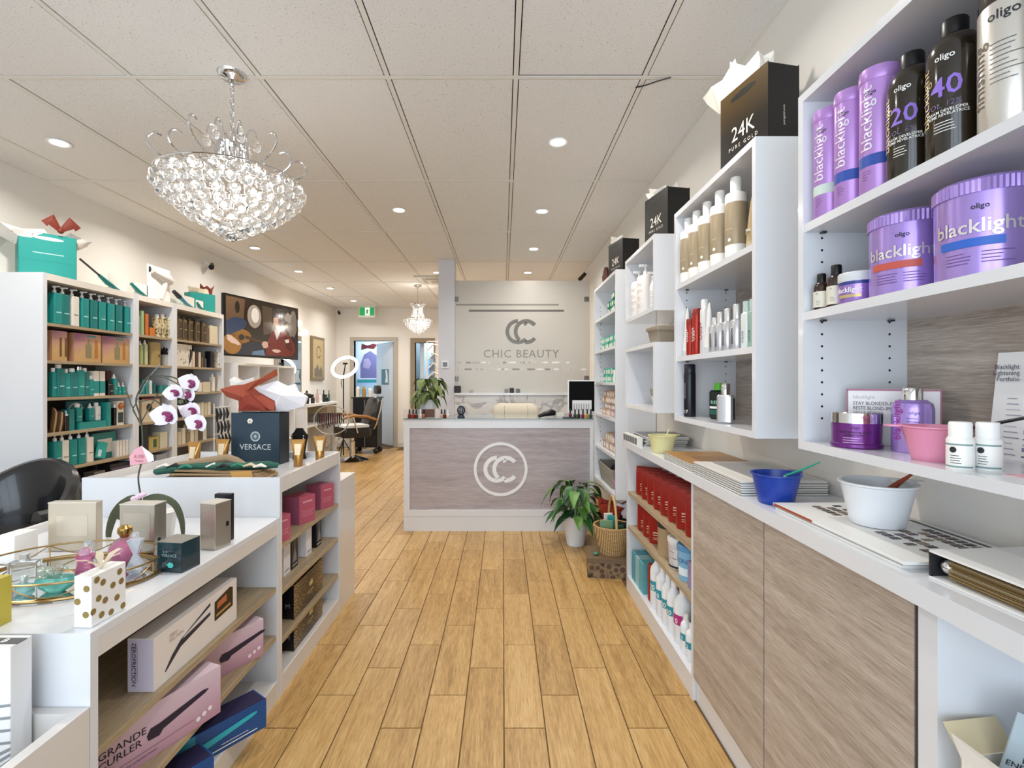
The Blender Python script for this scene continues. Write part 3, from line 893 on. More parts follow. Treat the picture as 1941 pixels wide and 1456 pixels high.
# tall shelf: small hair colour boxes
rb = random.Random(11)


def box_stack(where, grp, z, y0, y1, cols, rows, colors, bw=.045, bh=.04, depth=.09, x=.83, nx=1):
    i = 0
    for r in range(rows):
        n = int((y1 - y0) / (bw + .003))
        if r: n -= rb.randint(0, 2) + (r > 2)
        for c in range(max(n, 1)):
            y = y1 - bw * .5 - c * (bw + .003) if False else y0 + bw * .5 + c * (bw + .003)
            m = mat(rb.choice(colors), .55)
            lb = '%s %s, %s from near end' % (['bottom layer', 'second layer', 'third layer', 'fourth layer', 'fifth layer'][r], where, ORD[c])
            t = thing('colour_box', lb, 'box', (x + rb.uniform(0, .012), y, z + r * (bh + .0008)), 0, grp)
            part('carton', ('cb', bw, bh, depth), lambda: MB().box(0, depth, -bw / 2, bw / 2, 0, bh), m, t, smooth=False)
            part('end_label', ('cb', bw, bh), lambda: MB().box(-.0006, 0, -bw * .32, bw * .3, bh * .2, bh * .75), mat('e3ddd0', .6), t, smooth=False)
            i += 1


G1 = ['2f8f72', '39a083', '2b7f68']
box_stack('green box on tall shelf top board', 'green hair colour boxes', 1.84, 3.60, 4.0, 8, 3, G1, .06, .05)
box_stack('green box on tall shelf second board', 'green hair colour boxes', 1.575, 3.60, 4.25, 8, 2, ['4fae97', '6cc0ab', '3a9c85'], .06, .048)
box_stack('green box on tall shelf third board', 'green hair colour boxes', 1.31, 3.78, 4.25, 8, 2, ['4fae97', '7cc6b4', '3a9c85'], .05, .055)
box_stack('mauve box on tall shelf fourth board', 'mauve and tan hair colour boxes', 1.046, 3.60, 4.3, 8, 4, ['b49a84', 'a58c7b', 'a884a0', 'c4ad94'], .07, .048)
box_stack('mauve box on tall shelf fifth board', 'mauve and tan hair colour boxes', .775, 3.60, 4.25, 8, 2, ['b7a68c', 'a58c7b', '9c7494', 'c6b79c'], .065, .065)
for i, (y, h) in enumerate(((3.66, .17), (3.72, .09), (3.61, .19))):
    tag(MB().rbox(.05, .05, h, .006, b=.002).build('white_carton', mat('e9e5e0', .5), None, (.85, y, 1.31)), ['tall white carton on the third board of the tall shelf', 'short white carton on the third board of the tall shelf', 'tallest white carton at the near end of the third board'][i], 'box', 'white cartons')
t = thing('grey_tray', 'grey wicker tray on the lowest board of the tall shelf', 'tray', (.93, 4.03, .4975))
MB().loft([[(x, y, z) for x, y in rrect(w, d, .02, 3)] for w, d, z in ((.2, .45, 0), (.235, .52, .14), (.235, .52, .15), (.22, .505, .15), (.19, .43, .01))]).build('tray_wall', mat('8f8a80', .8), t)
MB().ball((0, -.1, .12), .09, 12, 8, .7).build('black_cloth', mat('101012', .9), t)
tag(MB().lathe([(0, 0), (.035, 0), (.04, .003), (.052, .085), (.055, .088), (.05, .088), (.036, .008), (0, .008)], 24).build('pink_cup', mat('d77fc0', .4), None, (.868, 3.68, .4975)), 'pink plastic cup at the near end of the lowest tall shelf board', 'cup')

# ------------------------------------------------------------------ things on the counter and in the open base unit
CT = .9452


def bx(name, label, cat, w, d, h, loc, rot, m, group=None):
    return tag(MB().box(-w / 2, w / 2, -d / 2, d / 2, 0, h).build(name, m, None, loc, rot, smooth=False), label, cat, group)


def magazine(label, loc, rot, w, d, h, cover, group, edge=None):
    t = thing('magazine', label, 'magazine', loc, rot, group)
    MB().box(-w / 2 + .002, w / 2 - .001, -d / 2 + .002, d / 2 - .002, .0006, h - .0006).build('pages', edge or mat('e9e6df', .7), t, smooth=False)
    MB().box(-w / 2, w / 2, -d / 2, d / 2, h - .0008, h).build('cover', cover, t, smooth=False)
    MB().box(-w / 2, w / 2, -d / 2, d / 2, 0, .0009).build('back_cover', mat('3a3835', .5), t, smooth=False)
    return t


# album with black magazines at the far end of the counter
z = CT
for i in range(5):
    magazine('%s dark magazine from the bottom of the far counter pile' % ORD[i], (.94, 3.03 - .01 * i, z), .05 * (i % 2) - .04, .24, .3, .011, mat(['1b1418', '2b1520', '18181c', '30303a', '5a6468'][i], .25), 'dark magazines in the far counter pile')
    z += .0115
t = thing('spiral_album', 'white edged sample album leaning on the far magazine pile', 'album', (.80, 3.03, CT), .03)
MB().box(-.032, 0, -.15, .15, 0, .048).build('cover', mat('dcdcd6', .5), t, smooth=False)
for i in range(6): MB().box(-.0332, -.032, -.14 + i * .048, -.1 + i * .048, .006, .042).build('edge_print', mat('6d6f74', .6), t, smooth=False)
t = tint_bowl('yellow_tint_bowl', 'pale yellow tint bowl beside the far magazine pile', (.836, 2.63, CT), radians(20), 1.2, mat('d9d39c', .4))
tag(MB().tube([(.84, 2.63, CT + .04), (.862, 2.60, CT + .125)], [.004, .003], 8).build('brush_handle', mat('efe6c8', .4)), 'short cream brush handle sticking out of the yellow bowl', 'brush')
z = CT
for i in range(4):
    magazine('%s magazine from the bottom of the brown covered pile' % ORD[i], (.915, 2.245 + .004 * i, z), [.0, .01, -.008, 0][i], .27, .36, .0075, mat('a97a3c', .35) if i == 3 else mat('e6e2d8', .4), 'magazines in the brown covered pile')
    z += .0079
rects([(-.05, .03, -.06, -.052), (-.02, .05, .05, .056)]).build('cover_print', mat('d9b98a', .5), bpy.data.objects['magazine.%03d' % 8], (0, 0, .0077))
z = CT
for i in range(6):
    t = magazine('%s magazine from the bottom of the white covered pile' % ORD[i], (.918, 1.835 + .003 * (i % 2), z), [0, .006, -.006, .004, 0, 0][i], .285, .41, .0072, mat('e4e2de', .35), 'magazines in the white covered pile')
    z += .0078
rects([(-.07, .13, -.18, .16)]).build('cover_picture', mat('cfd0d2', .4), t, (0, 0, .0074))
rects([(-.13, -.09, -.19, .19)]).build('cover_strip', mat('d9d6cf', .4), t, (0, 0, .0074))

t = tint_bowl('blue_tint_bowl', 'royal blue tint bowl with a green brush on the counter', (.842, 1.545, CT), radians(25), 1.2, mat('1f3f9e', .28))
lettering(t, 'DO', .014, mat('3350b8', .4), (0, -.058, .035), FRONT)
t = thing('green_tint_brush', 'green tint brush resting in the royal blue bowl', 'brush', (0, 0, 0))
MB().tube([(.872, 1.545, CT + .082), (.91, 1.53, CT + .102), (.957, 1.51, CT + .13)], [.004, .0035, .002], 8).build('handle', mat('1f9a80', .35), t)
MB().tube([(.853, 1.55, CT + .03), (.872, 1.545, CT + .082)], [.008, .005], 8).build('bristles', mat('8fc7b8', .7), t)

# open colour chart book
t = thing('colour_chart', 'open white hair colour chart with rows of swatches on the counter', 'book', (0, 0, CT))
MB().box(.795, 1.06, 1.00, 1.46, 0, .006).build('lower_board', mat('e8e6e2', .4), t, smooth=False)
MB().box(.80, 1.06, 1.0, 1.46, .0065, .0125).build('page_block', mat('eae8e3', .5), t, smooth=False)
MB().box(.79, 1.06, .985, 1.465, .013, .019).build('upper_board', mat('e9e8e4', .35), t, smooth=False)
MB().add([(.789, 1.46, .0125), (.789, 1.28, .0125), (.789, 1.28, .0185), (.789, 1.46, .0195)], [(0, 1, 2, 3)]).build('orange_edge', mat('a0431f', .5), t, smooth=False)
sw = random.Random(5)
hues = ['3a2f2c', '4b3a33', '5a4a42', '6a5a4d', '7d6f60', '4a2f33', '3d3a42', '8a7a60', '594b58', '2f2b30']
for blk, (ya, n, rows) in enumerate(((1.43, 5, 5), (1.32, 2, 4), (1.19, 9, 5))):
    for r in range(rows):
        for c in range(n):
            if sw.random() < .18: continue
            y = ya - c * .021 - r * .004; x = 1.01 - r * .031
            part('swatch', ('sw',), lambda: MB().box(-.010, .010, -.007, .007, 0, .0012), mat(sw.choice(hues), .4), t, (x, y, .0191), (0, 0, 0), False)
MB().box(1.035, 1.045, 1.02, 1.28, .0191, .0195).build('title_strip', mat('4a4648', .5), t, smooth=False)
MB().box(1.035, 1.045, 1.33, 1.40, .0191, .0195).build('title_strip', mat('7d7a70', .5), t, smooth=False)
t = tint_bowl('white_tint_bowl', 'white tint bowl standing on the open colour chart', (.93, 1.245, CT + .0206), radians(10), 1.38, mat('e6e9ee', .3))
t = thing('brown_tint_brush', 'red brown pointed brush handle sticking out of the white bowl', 'brush', (0, 0, 0))
MB().tube([(.945, 1.24, CT + .095), (.968, 1.225, CT + .125), (.998, 1.205, CT + .16)], [.0105, .006, .0015], 8).build('handle', mat('8d3a1c', .4), t)
MB().lathe([(0, 0), (.012, 0), (.014, .006), (.008, .012), (0, .013)], 14).build('knob', mat('f0f0f0', .3), t, (.985, 1.25, CT + .118))

# ring binder
t = thing('ring_binder', 'white ring binder with cream pages at the near end of the counter', 'binder', (.812, .955, CT + .0002), radians(3))
MB().box(0, .25, -.34, 0, 0, .004).build('lower_cover', mat('e3e3e1', .35), t, smooth=False)
MB().add([(0, 0, .049), (.25, 0, .052), (.25, -.34, .046), (0, -.34, .046), (0, 0, .053), (.25, 0, .056), (.25, -.34, .05), (0, -.34, .05)], [(0, 3, 2, 1), (4, 5, 6, 7), (0, 1, 5, 4), (1, 2, 6, 5), (2, 3, 7, 6), (3, 0, 4, 7)]).build('upper_cover', mat('e6e5e2', .35), t, smooth=False)
MB().box(0, .25, -.004, 0, .004, .05).build('spine', mat('26262a', .4), t, smooth=False)
rp_ = random.Random(2)
for i in range(14):
    z0 = .006 + i * .0027
    MB().add([(.006 + rp_.uniform(0, .004), -.03, z0 + .004), (.24, -.03, z0 + .004), (.24, -.33, z0), (.006 + rp_.uniform(0, .006), -.33, z0)], [(0, 1, 2, 3)]).build('page', mat(rp_.choice(['cdb68c', 'b89a66', 'd9c8a4', 'a98a58']), .7), t, smooth=False)
for x in (.05, .13, .2): MB().tube([(x, -.022 + .018 * cos(a), .027 + .018 * sin(a)) for a in [2 * pi * k / 16 for k in range(16)]], .0022, 6, True).build('ring', CHROME, t)
MB().ball((.02, -.02, .027), .013, 12, 8).build('ring_knob', CHROME, t)
MB().add([(.10, -.14, .0541), (.245, -.14, .0541), (.245, -.30, .0512), (.19, -.30, .0512)], [(0, 1, 2, 3)]).build('orange_picture', mat('b0601f', .4), t, smooth=False)

# carton with pouches in the knee space
t = thing('open_carton', 'small open white carton in the knee space under the counter', 'carton', (.842, .79, .5605), radians(8))
cm = mat('e3dccf', .7)
MB().box(-.055, -.053, -.07, .07, 0, .12).box(.053, .055, -.07, .07, 0, .12).box(-.055, .055, -.07, -.068, 0, .12).box(-.055, .055, .068, .07, 0, .12).box(-.055, .055, -.07, .07, 0, .002).build('carton_wall', cm, t, smooth=False)
MB().add([(-.055, -.07, .12), (-.055, .07, .12), (-.075, .07, .165), (-.078, -.06, .16)], [(0, 1, 2, 3)]).build('flap', mat('f1efe9', .6), t, smooth=False)
MB().add([(-.055, .07, .12), (.055, .07, .12), (.055, .1, .16), (-.055, .1, .16)], [(0, 1, 2, 3)]).build('flap', mat('d9c9a4', .7), t, smooth=False)
for i in range(3):
    t = thing('foil_pouch', ['front grey pouch with black print in the white carton', 'grey pouch behind the front one in the white carton', 'rearmost grey pouch in the white carton'][i], 'pouch', (.85 + .014 * i, .825 + .008 * i, .60), (.0, .22 + .1 * i, radians(-30 + 8 * i)), 'grey pouches in the carton')
    part('pouch_body', 'fp', lambda: MB().loft([[(x, y, z) for x, y in rrect(w, d, d * .4, 2)] for w, d, z in ((.08, .002, 0), (.08, .008, .03), (.08, .006, .12), (.08, .002, .17))]), mat('a9b6bd', .4, .1), t)
    if i == 0:
        lettering(t, 'BOND\nENFORCING', .013, INK, (0, -.0045, .09), FRONT, bold=.006)
        lettering(t, 'schwarz', .01, INK, (0, -.0038, .135), FRONT)

# red pouches in the base unit
rr = random.Random(8)


def red_pouch(label, loc, rot, w=.15, h=.2):
    t = thing('red_pouch', label, 'pouch', loc, rot, 'red foil pouches')
    part('pouch_body', ('rp', w, h), lambda: MB().loft([[(x, y, z) for x, y in rrect(ww, d, d * .45, 3)] for ww, d, z in ((w * .96, .035, 0), (w, .042, .02), (w, .03, h * .6), (w * .99, .008, h * .93), (w * .96, .004, h))]), mat('931c10', .3, coat=.2), t)
    part('top_seal', ('rp', w, h), lambda: MB().box(-w * .46, w * .46, -.004, .003, h - .012, h + .001), mat('7d160d', .4), t)
    MB().add(*(lambda m: (m.v, m.f))(rects([(-.05, -.012, -.01, -.003), (-.05, -.02, -.022, -.017), (.005, .05, -.012, -.006), (.01, .05, -.022, -.018), (-.05, .05, -.036, -.033), (-.05, .03, -.045, -.042)]))).build('print_lines', mat('e0b7a8', .5), t, (0, -.0225, h * .42), FRONT, smooth=False)
    return t


for i in range(8):
    red_pouch('%s red pouch from the near end on the upper base unit shelf' % ORD[i], (.885, 2.20 + i * .118, .627), radians(-38), .165, .2 - .004 * i)
for i in range(3):
    red_pouch('%s red pouch on the middle base unit shelf behind the paper tub' % ORD[i], (.89, 2.78 + i * .12, .412), radians(-36), .16, .165)
t = thing('paper_tub', 'tall brown paper tub with dark lid beside the red pouches', 'tub', (.875, 2.62, .412))
MB().lathe([(0, 0), (.062, 0), (.063, .15), (0, .15)], 28).build('body', mat('a48d6c', .7), t)
MB().lathe([(.064, .145), (.064, .165), (.058, .166), (.058, .158), (0, .158)], 28).build('lid', mat('2e2c2c', .5), t)
t = thing('white_bucket', 'white powder bucket with white lid between two tubs', 'bucket', (.868, 2.45, .412))
MB().lathe([(0, 0), (.052, 0), (.058, .13), (0, .13)], 28).build('body', mat('e2dedd', .4), t)
MB().lathe([(.061, .125), (.061, .143), (.055, .148), (0, .148)], 28).build('lid', mat('eceae8', .4), t)
band(.0546, .004, .014, 0, 2 * pi, 28).build('dark_band', INK, t)
for q in range(3):
    ln = lines(4, .06, .009, .002, q + 40); ln.tx(lambda x, y, z: (.0583 * cos(A180 - .6 + x / .058), .0583 * sin(A180 - .6 + x / .058), .11 - .03 * q + y)).build('small_print', mat('a08d98', .5), t, smooth=False)
t = thing('blue_bucket', 'pale blue powder bucket with blue lid on the middle base shelf', 'bucket', (.868, 2.30, .412))
MB().lathe([(0, 0), (.058, 0), (.064, .14), (0, .14)], 28).build('body', mat('7fb4d3', .35), t)
MB().lathe([(.067, .134), (.067, .154), (.06, .16), (0, .16)], 28).build('lid', mat('5b93c0', .35), t)
wraptext(t, 'BLOND', .03, mat('32669c', .5), .0625, .09, A180 - .2, bold=.01)
band(.0612, .025, .06, A180 - .6, A180 + .3, 8).build('pale_label', mat('dbe8ef', .5), t)
tag(MB().box(.815, .98, 2.10, 2.205, .412, .53).build('lilac_carton', mat('8e82ab', .5), smooth=False), 'lilac carton at the near end of the middle base shelf', 'box')

# bottom row
for i in range(6):
    a, b_ = divmod(i, 3)
    bx('teal_carton', ['teal and white carton at far end of bottom base shelf', 'second low teal carton on bottom base shelf', 'third low teal carton on bottom base shelf', 'upper teal carton at far end of bottom base shelf', 'second upper teal carton on bottom base shelf', 'third upper teal carton nearest the white bottles'][i], 'box', .12, .075, .085, (.862, 3.08 - b_ * .085, .0955 + a * .086), 0, mat(['4a93a3', '8fb9bd', '5aa3ae'][b_], .5), 'teal cartons')
tag(MB().box(.93, 1.07, 2.86, 3.12, .0955, .29).build('teal_case', mat('2d7787', .45), smooth=False), 'dark teal case at the back of the bottom base shelf', 'box')
tag(MB().rbox(.06, .06, .2, .02, b=.006).build('red_bottle', mat('8d2a1a', .35), None, (.842, 2.80, .0955)), 'red brown bottle beside the teal cartons on the bottom shelf', 'bottle')


def big_bottle(lbl, x, y, h, r, num, c, z=.0955):
    t = thing('peroxide_bottle', lbl, 'bottle', (x, y, z), 0, 'white developer bottles')
    MB().lathe([(0, 0), (r * .95, 0), (r, .004), (r, h * .68), (r * .9, h * .76), (r * .42, h * .85), (0, h * .85)], 24).build('body', mat('e6e9ec', .35), t)
    MB().lathe([(r * .4, h * .84), (r * .42, h * .85), (r * .42, h * .99), (r * .36, h), (0, h)], 16).build('cap', mat('f2f2f2', .35), t)
    band(r + .0004, h * .34, h * .52, A180 - .9, A180 + .5, 10).build('colour_label', mat(c, .45), t)
    wraptext(t, num, h * .13, PAPER, r + .0008, h * .40, A180 - .2, bold=.012)
    return t


big_bottle('tall white developer bottle with teal label, farthest of its row', .84, 2.715, .285, .04, '20', '2a93a6')
big_bottle('white gallon bottle behind the teal labelled bottles', .94, 2.66, .285, .06, '0', '2a93a6')
big_bottle('second teal labelled developer bottle from the far end', .838, 2.615, .27, .037, '0', '2a93a6')
big_bottle('third teal labelled developer bottle from the far end', .838, 2.53, .25, .035, '20', '2a8f9f')
big_bottle('fourth teal labelled developer bottle from the far end', .838, 2.45, .25, .035, '20', '2a8f9f')
big_bottle('developer bottle with magenta label near the oak door', .85, 2.355, .26, .045, '0', 'b0307c')
big_bottle('small white bottle with teal label near the oak door', .83, 2.265, .17, .026, '5', '2a8f9f')
big_bottle('small white bottle second from the oak door', .83, 2.20, .16, .026, '5', '2a8f9f')
big_bottle('small white bottle with magenta label nearest the oak door', .83, 2.132, .16, .026, '5', '9c2f80')
big_bottle('plain white bottle behind the small bottles near the oak door', .93, 2.20, .24, .045, '0', 'c9ccd4')

# paper carrier bags on top of the wall cabinets
GB, ntb, bb_ = nmat('gold_black_paper', .3)
tcb = node(ntb, 'ShaderNodeTexCoord'); spb = node(ntb, 'ShaderNodeSeparateXYZ'); rpb = ramp(ntb, [(.0, '090706'), (.42, '19130c'), (.8, '4a3818'), (1.0, '5f4922')])
mlb = node(ntb, 'ShaderNodeMath', operation='MULTIPLY'); mlb.inputs[1].default_value = 3.2
ntb.links.new(tcb.outputs['Object'], spb.inputs[0]); ntb.links.new(spb.outputs['Z'], mlb.inputs[0]); ntb.links.new(mlb.outputs[0], rpb.inputs[0]); ntb.links.new(rpb.outputs[0], bb_.inputs['Base Color'])
TISSUE = mat('efeae0', .8)


def tissue(parent, pts_list, m, name='tissue_paper'):
    for pts, fs in pts_list:
        MB().add(pts, fs).build(name, m, parent, smooth=False)


def crumple(cx, cy, z0, r, h, n=7, seed=1, lean=(0, 0)):
    """a sheet of tissue gathered at its base and opened out in pointed folds"""
    q = random.Random(seed); rings = []
    for k, (f, zz) in enumerate(((.35, 0), (.7, .35), (.9, .7), (1.0, 1.0))):
        ring = []
        for i in range(n * 2):
            a = 2 * pi * i / (n * 2)
            rr = r * f * q.uniform(.8, 1.05) if i % 2 else r * f * q.uniform(.6, .85)
            ring.append((cx + rr * cos(a) + lean[0] * zz, cy + rr * sin(a) * .6 + lean[1] * zz, z0 + h * zz * (1.0 if i % 2 else .86) * q.uniform(.8, 1.08)))
        rings.append(ring)
    return MB().loft(rings, False, False)


def carrier(name, label, loc, rot, w, d, h, m, m_side, txt, txt2, tm, tsize, oval=True, group=None, tz=.42):
    t = thing(name, label, 'bag', loc, rot, group)
    MB().box(-w / 2, w / 2, -d / 2, -d / 2 + .002, 0, h).box(-w / 2, w / 2, d / 2 - .002, d / 2, 0, h).build('front_and_back', m, t, smooth=False)
    MB().box(-w / 2, -w / 2 + .002, -d / 2, d / 2, 0, h * .985).box(w / 2 - .002, w / 2, -d / 2, d / 2, 0, h * .985).box(-w / 2, w / 2, -d / 2, d / 2, 0, .002).build('gussets', m_side, t, smooth=False)
    if oval: MB().add([(w * .27 * cos(2 * pi * i / 24), -d / 2 - .0006, h * .88 + h * .04 * sin(2 * pi * i / 24)) for i in range(24)], [tuple(range(24))]).build('hand_hole', mat('060505', .6) if txt2 else mat('dff0ee', .6), t, smooth=False)
    if txt: lettering(t, txt, tsize, tm, (0, -d / 2 - .001, h * tz), FRONT, bold=.0)
    if txt2: lettering(t, txt2, tsize * .26, tm, (0, -d / 2 - .001, h * tz - tsize * .62), FRONT, space=1.6)
    return t


BLK_SIDE = mat('080707', .5)
for i, (y, lb, m) in enumerate(((1.80, 'gold brown paper bag lettered in white on the middle cabinet', GB), (2.80, 'black paper bag on top of the white box shelves', mat('0c0908', .45)), (3.80, 'black paper bag on top of the tall narrow wall shelf', mat('0c0908', .45)))):
    z = [2.0955, 2.0985, 2.1105][i]
    w, d, h = (.25, .12, .29) if i == 0 else (.25, .13, .26)
    t = carrier('paper_bag', lb, (.915, y, z), -pi / 2 + radians(12), w, d, h, m, BLK_SIDE, '24K', 'PURE GOLD', mat('e9e4d8', .4), .075, group='black carrier bags on the cabinets')
    crumple(-.02, 0, h * .7, .13, .2 if i == 0 else .13, 6, 20 + i, (-.03, 0)).build('tissue_paper', TISSUE, t, smooth=False)
    if i == 0:
        crumple(-.09, .0, h * .72, .13, .2, 6, 31, (-.09, 0)).build('tissue_paper', TISSUE, t, smooth=False)
        lettering(t, 'www.purebrand.com' if False else 'puregold.com', .012, mat('d8d2c4', .5), (w / 2 + .001, 0, h * .4), (pi / 2, -pi / 2, pi / 2))

# ------------------------------------------------------------------ white stepped display stand
SX0, SX1 = -1.755, -.93
FASC = mat('dcd8d4', .2, coat=.3)


def stand_tier(name, label, y0, y1, top, shelves, rim=.0, fas=.065, blank=False, sunk=.03):
    t = thing(name, label, 'display stand', (0, 0, 0))
    pt = .022
    if blank:
        MB().box(SX0, SX1, y0, y1, 0, top).build('body', FASC, t, smooth=False)
        return t
    MB().box(SX0, SX1, y0, y0 + pt, 0, top).build('front_panel', WHITE, t, smooth=False)
    MB().box(SX0, SX1, y1 - pt, y1, 0, top).build('rear_panel', WHITE, t, smooth=False)
    ts = top - sunk if rim else top
    MB().box(SX0 + pt, SX1 - (.0205 if rim else 0), y0 + pt, y1 - pt, ts - .02, ts).build('top_panel', WHITE, t, smooth=False)
    MB().box(SX1 - .02, SX1 - .0005, y0 + pt, y1 - pt, top - fas, top if rim else ts - .0205).build('fascia', FASC, t, smooth=False)
    MB().box(SX0, SX0 + pt, y0 + pt, y1 - pt, 0, top + (.03 if not rim else 0)).build('left_panel', FASC, t, smooth=False)
    MB().box(-1.38, -1.36, y0 + pt, y1 - pt, .08, ts - .02).build('centre_panel', SHELFWOOD, t, smooth=False)
    MB().box(SX0 + pt, SX1, y0 + pt, y1 - pt, 0, .08).build('plinth', FASC, t, smooth=False)
    for z in shelves: MB().box(-1.36, SX1 - .004, y0 + pt, y1 - pt, z - .018, z).build('shelf', SHELFWOOD, t, smooth=False)
    return t


stand_tier('display_stand', 'middle tall tier of the white display stand with shallow tray top', 2.09, 2.87, .915, [.626, .432, .225], True)
stand_tier('display_stand', 'low front tier of the white display stand with perfume tray', 1.13, 2.088, .75, [.469, .27])
stand_tier('display_stand', 'low blank rear tier of the white display stand', 2.872, 3.15, .745, [], blank=True)
t = thing('display_bin', 'lowest open bin of the white display stand holding a striped box', 'display stand', (0, 0, 0))
z = .585
MB().box(SX1 - .025, SX1, .55, 1.128, 0, z).build('side_panel', FASC, t, smooth=False)
MB().box(SX0, SX0 + .025, .55, 1.128, 0, z).build('side_panel', FASC, t, smooth=False)
MB().box(SX0 + .025, SX1 - .025, 1.105, 1.128, 0, z).build('rear_panel', FASC, t, smooth=False)
MB().box(SX0 + .025, SX1 - .025, .55, .573, 0, z).build('front_panel', FASC, t, smooth=False)
MB().box(SX0 + .025, SX1 - .025, .573, 1.105, .3, .32).build('bin_floor', SHELFWOOD, t, smooth=False)

# striped white box in the bin
t = thing('striped_box', 'tall white box with grey stripes and dark lid band in bin', 'box', (-1.115, 1.073, .3205), 0)
MB().rbox(.17, .05, .442, .003).build('carton', mat('e9e9ea', .4), t, smooth=False)
for i in range(4): MB().add([(-.085, -.0256, .22 + i * .026), (.085, -.0256, .24 + i * .026), (.085, -.0256, .246 + i * .026), (-.085, -.0256, .226 + i * .026)], [(0, 1, 2, 3)]).build('grey_stripe', mat('8d9196', .5), t, smooth=False)
for i in range(4): MB().add([(-.085, -.0258, .06 + i * .03), (-.085, -.0258, .05 + i * .03), (.085, -.0258, .19 + i * .012), (.085, -.0258, .197 + i * .012)], [(0, 1, 2, 3)]).build('grey_stripe', mat('8d9196', .5), t, smooth=False)
MB().box(-.086, .086, -.012, .012, .4415, .4432).build('dark_band', mat('55585c', .5), t, smooth=False)
lettering(t, 'B', .022, PAPER, (.05, 0, .4435), (0, 0, 0), bold=.02)

# things on the low front tier
TZ = .7505
SIL = mat('bdb4a6', .24, .75)


def fbox(name, label, w, d, h, loc, rot, m, group=None, cat='box', edge=None):
    t = thing(name, label, cat, loc, rot, group)
    MB().rbox(w, d, h, .0015, b=.0012, n=1).build('carton', m, t, smooth=False)
    if edge: MB().box(-w / 2 - .0004, w / 2 + .0004, -d / 2 - .0004, d / 2 + .0004, h * .985, h * 1.002).build('lid_edge', edge, t, smooth=False)
    return t


t = fbox('perfume_box', 'widest champagne foil perfume box at left of the tier', .155, .03, .163, (-1.44, 1.69, TZ), radians(3), mat('cbbfac', .3, .55), 'foil perfume boxes', edge=mat('ded6c8', .3, .4))
rects([(-.05, .05, .03, .10)]).build('embossed_panel', mat('d8cdbb', .22, .6), t, (0, -.0156, .02), FRONT, smooth=False)
t = fbox('perfume_box', 'square silver foil perfume box in front of the orchid', .118, .055, .168, (-1.187, 1.655, TZ), radians(-3), SIL, 'foil perfume boxes', edge=mat('d9d4cc', .3, .4))
rects([(-.045, .045, .06, .14)]).build('embossed_panel', mat('c9c1b4', .2, .8), t, (0, -.0281, .0), FRONT, smooth=False)
MB().box(.0592, .0596, -.012, .0, .04, .055).build('black_tab', BLACK, t, smooth=False)
t = fbox('perfume_box', 'tall narrow silver foil perfume box near the tier edge', .062, .07, .157, (-.985, 1.72, TZ), radians(-14), SIL, 'foil perfume boxes', edge=mat('d9d4cc', .3, .4))
MB().box(.0312, .0316, .012, .024, .07, .085).build('black_tab', BLACK, t, smooth=False)
tag(MB().box(-.03, .03, -.01, .01, 0, .165).build('black_box', mat('14141c', .4), None, (-1.0, 1.80, TZ), radians(-4), smooth=False), 'slim black box hidden behind the tall silver box', 'box')
t = fbox('teal_perfume_box', 'dark teal marbled cube perfume box with silver lettering', .082, .075, .09, (-.985, 1.525, TZ), radians(-8), mat('20343c', .12, .2, coat=.6), edge=mat('9c9a94', .25, .6))
lettering(t, 'VERSACE', .0125, mat('a9c4c2', .3, .5), (0, -.0383, .05), FRONT)
MB().add([(.004 + .011 * cos(a), -.0383, .022 + .009 * sin(a)) for a in [0, .8, 1.9, 3.0, 4.1, 5.2]], [(0, 1, 2, 3, 4, 5)]).build('turquoise_spot', mat('4fc1b5', .3), t, smooth=False)
t = fbox('dotted_gift_box', 'white gift box with gold dots and a ribbon bow', .042, .10, .118, (-.966, 1.205, TZ), radians(-3), mat('f1f0ee', .35))
for dy, dz in ((-.035, .105), (-.018, .093), (-.03, .06), (-.012, .048), (-.045, .035), (.022, .04), (-.022, .018), (.03, .1), (.035, .075), (.01, .075), (.04, .012), (.005, .012)):
    MB().add([(.0216, dy + .0078 * cos(2 * pi * i / 16), dz + .0078 * sin(2 * pi * i / 16)) for i in range(16)], [tuple(range(16))]).build('gold_dot', mat('a08a52', .35, .5), t, smooth=False)
for dx, dz in ((-.012, .06), (.008, .03), (.01, .09)):
    MB().add([(dx + .0078 * cos(2 * pi * i / 16), -.0506, dz + .0078 * sin(2 * pi * i / 16)) for i in range(16)], [tuple(range(16))]).build('gold_dot', mat('a08a52', .35, .5), t, smooth=False)
rib = mat('d9cdb4', .5, alpha=.75)
for a in (.3, 1.5, 2.6, 3.9, 5.2): MB().strip([(0, 0, .119), (.02 * cos(a), .03 * sin(a), .145), (.035 * cos(a), .055 * sin(a), .15)], [.003, .008, .006], up=(0, 0, 1)).build('ribbon', rib, t)
tag(MB().rbox(.06, .08, .085, .002).build('white_box', mat('eeece8', .4), None, (-1.55, 1.60, TZ)), 'small white box at the left picture edge behind the perfume tray', 'box')
tag(MB().rbox(.05, .05, .11, .002).build('yellow_box', mat('b9a93e', .4), None, (-1.19, 1.165, TZ)), 'yellow green box at the left picture edge in front', 'box')

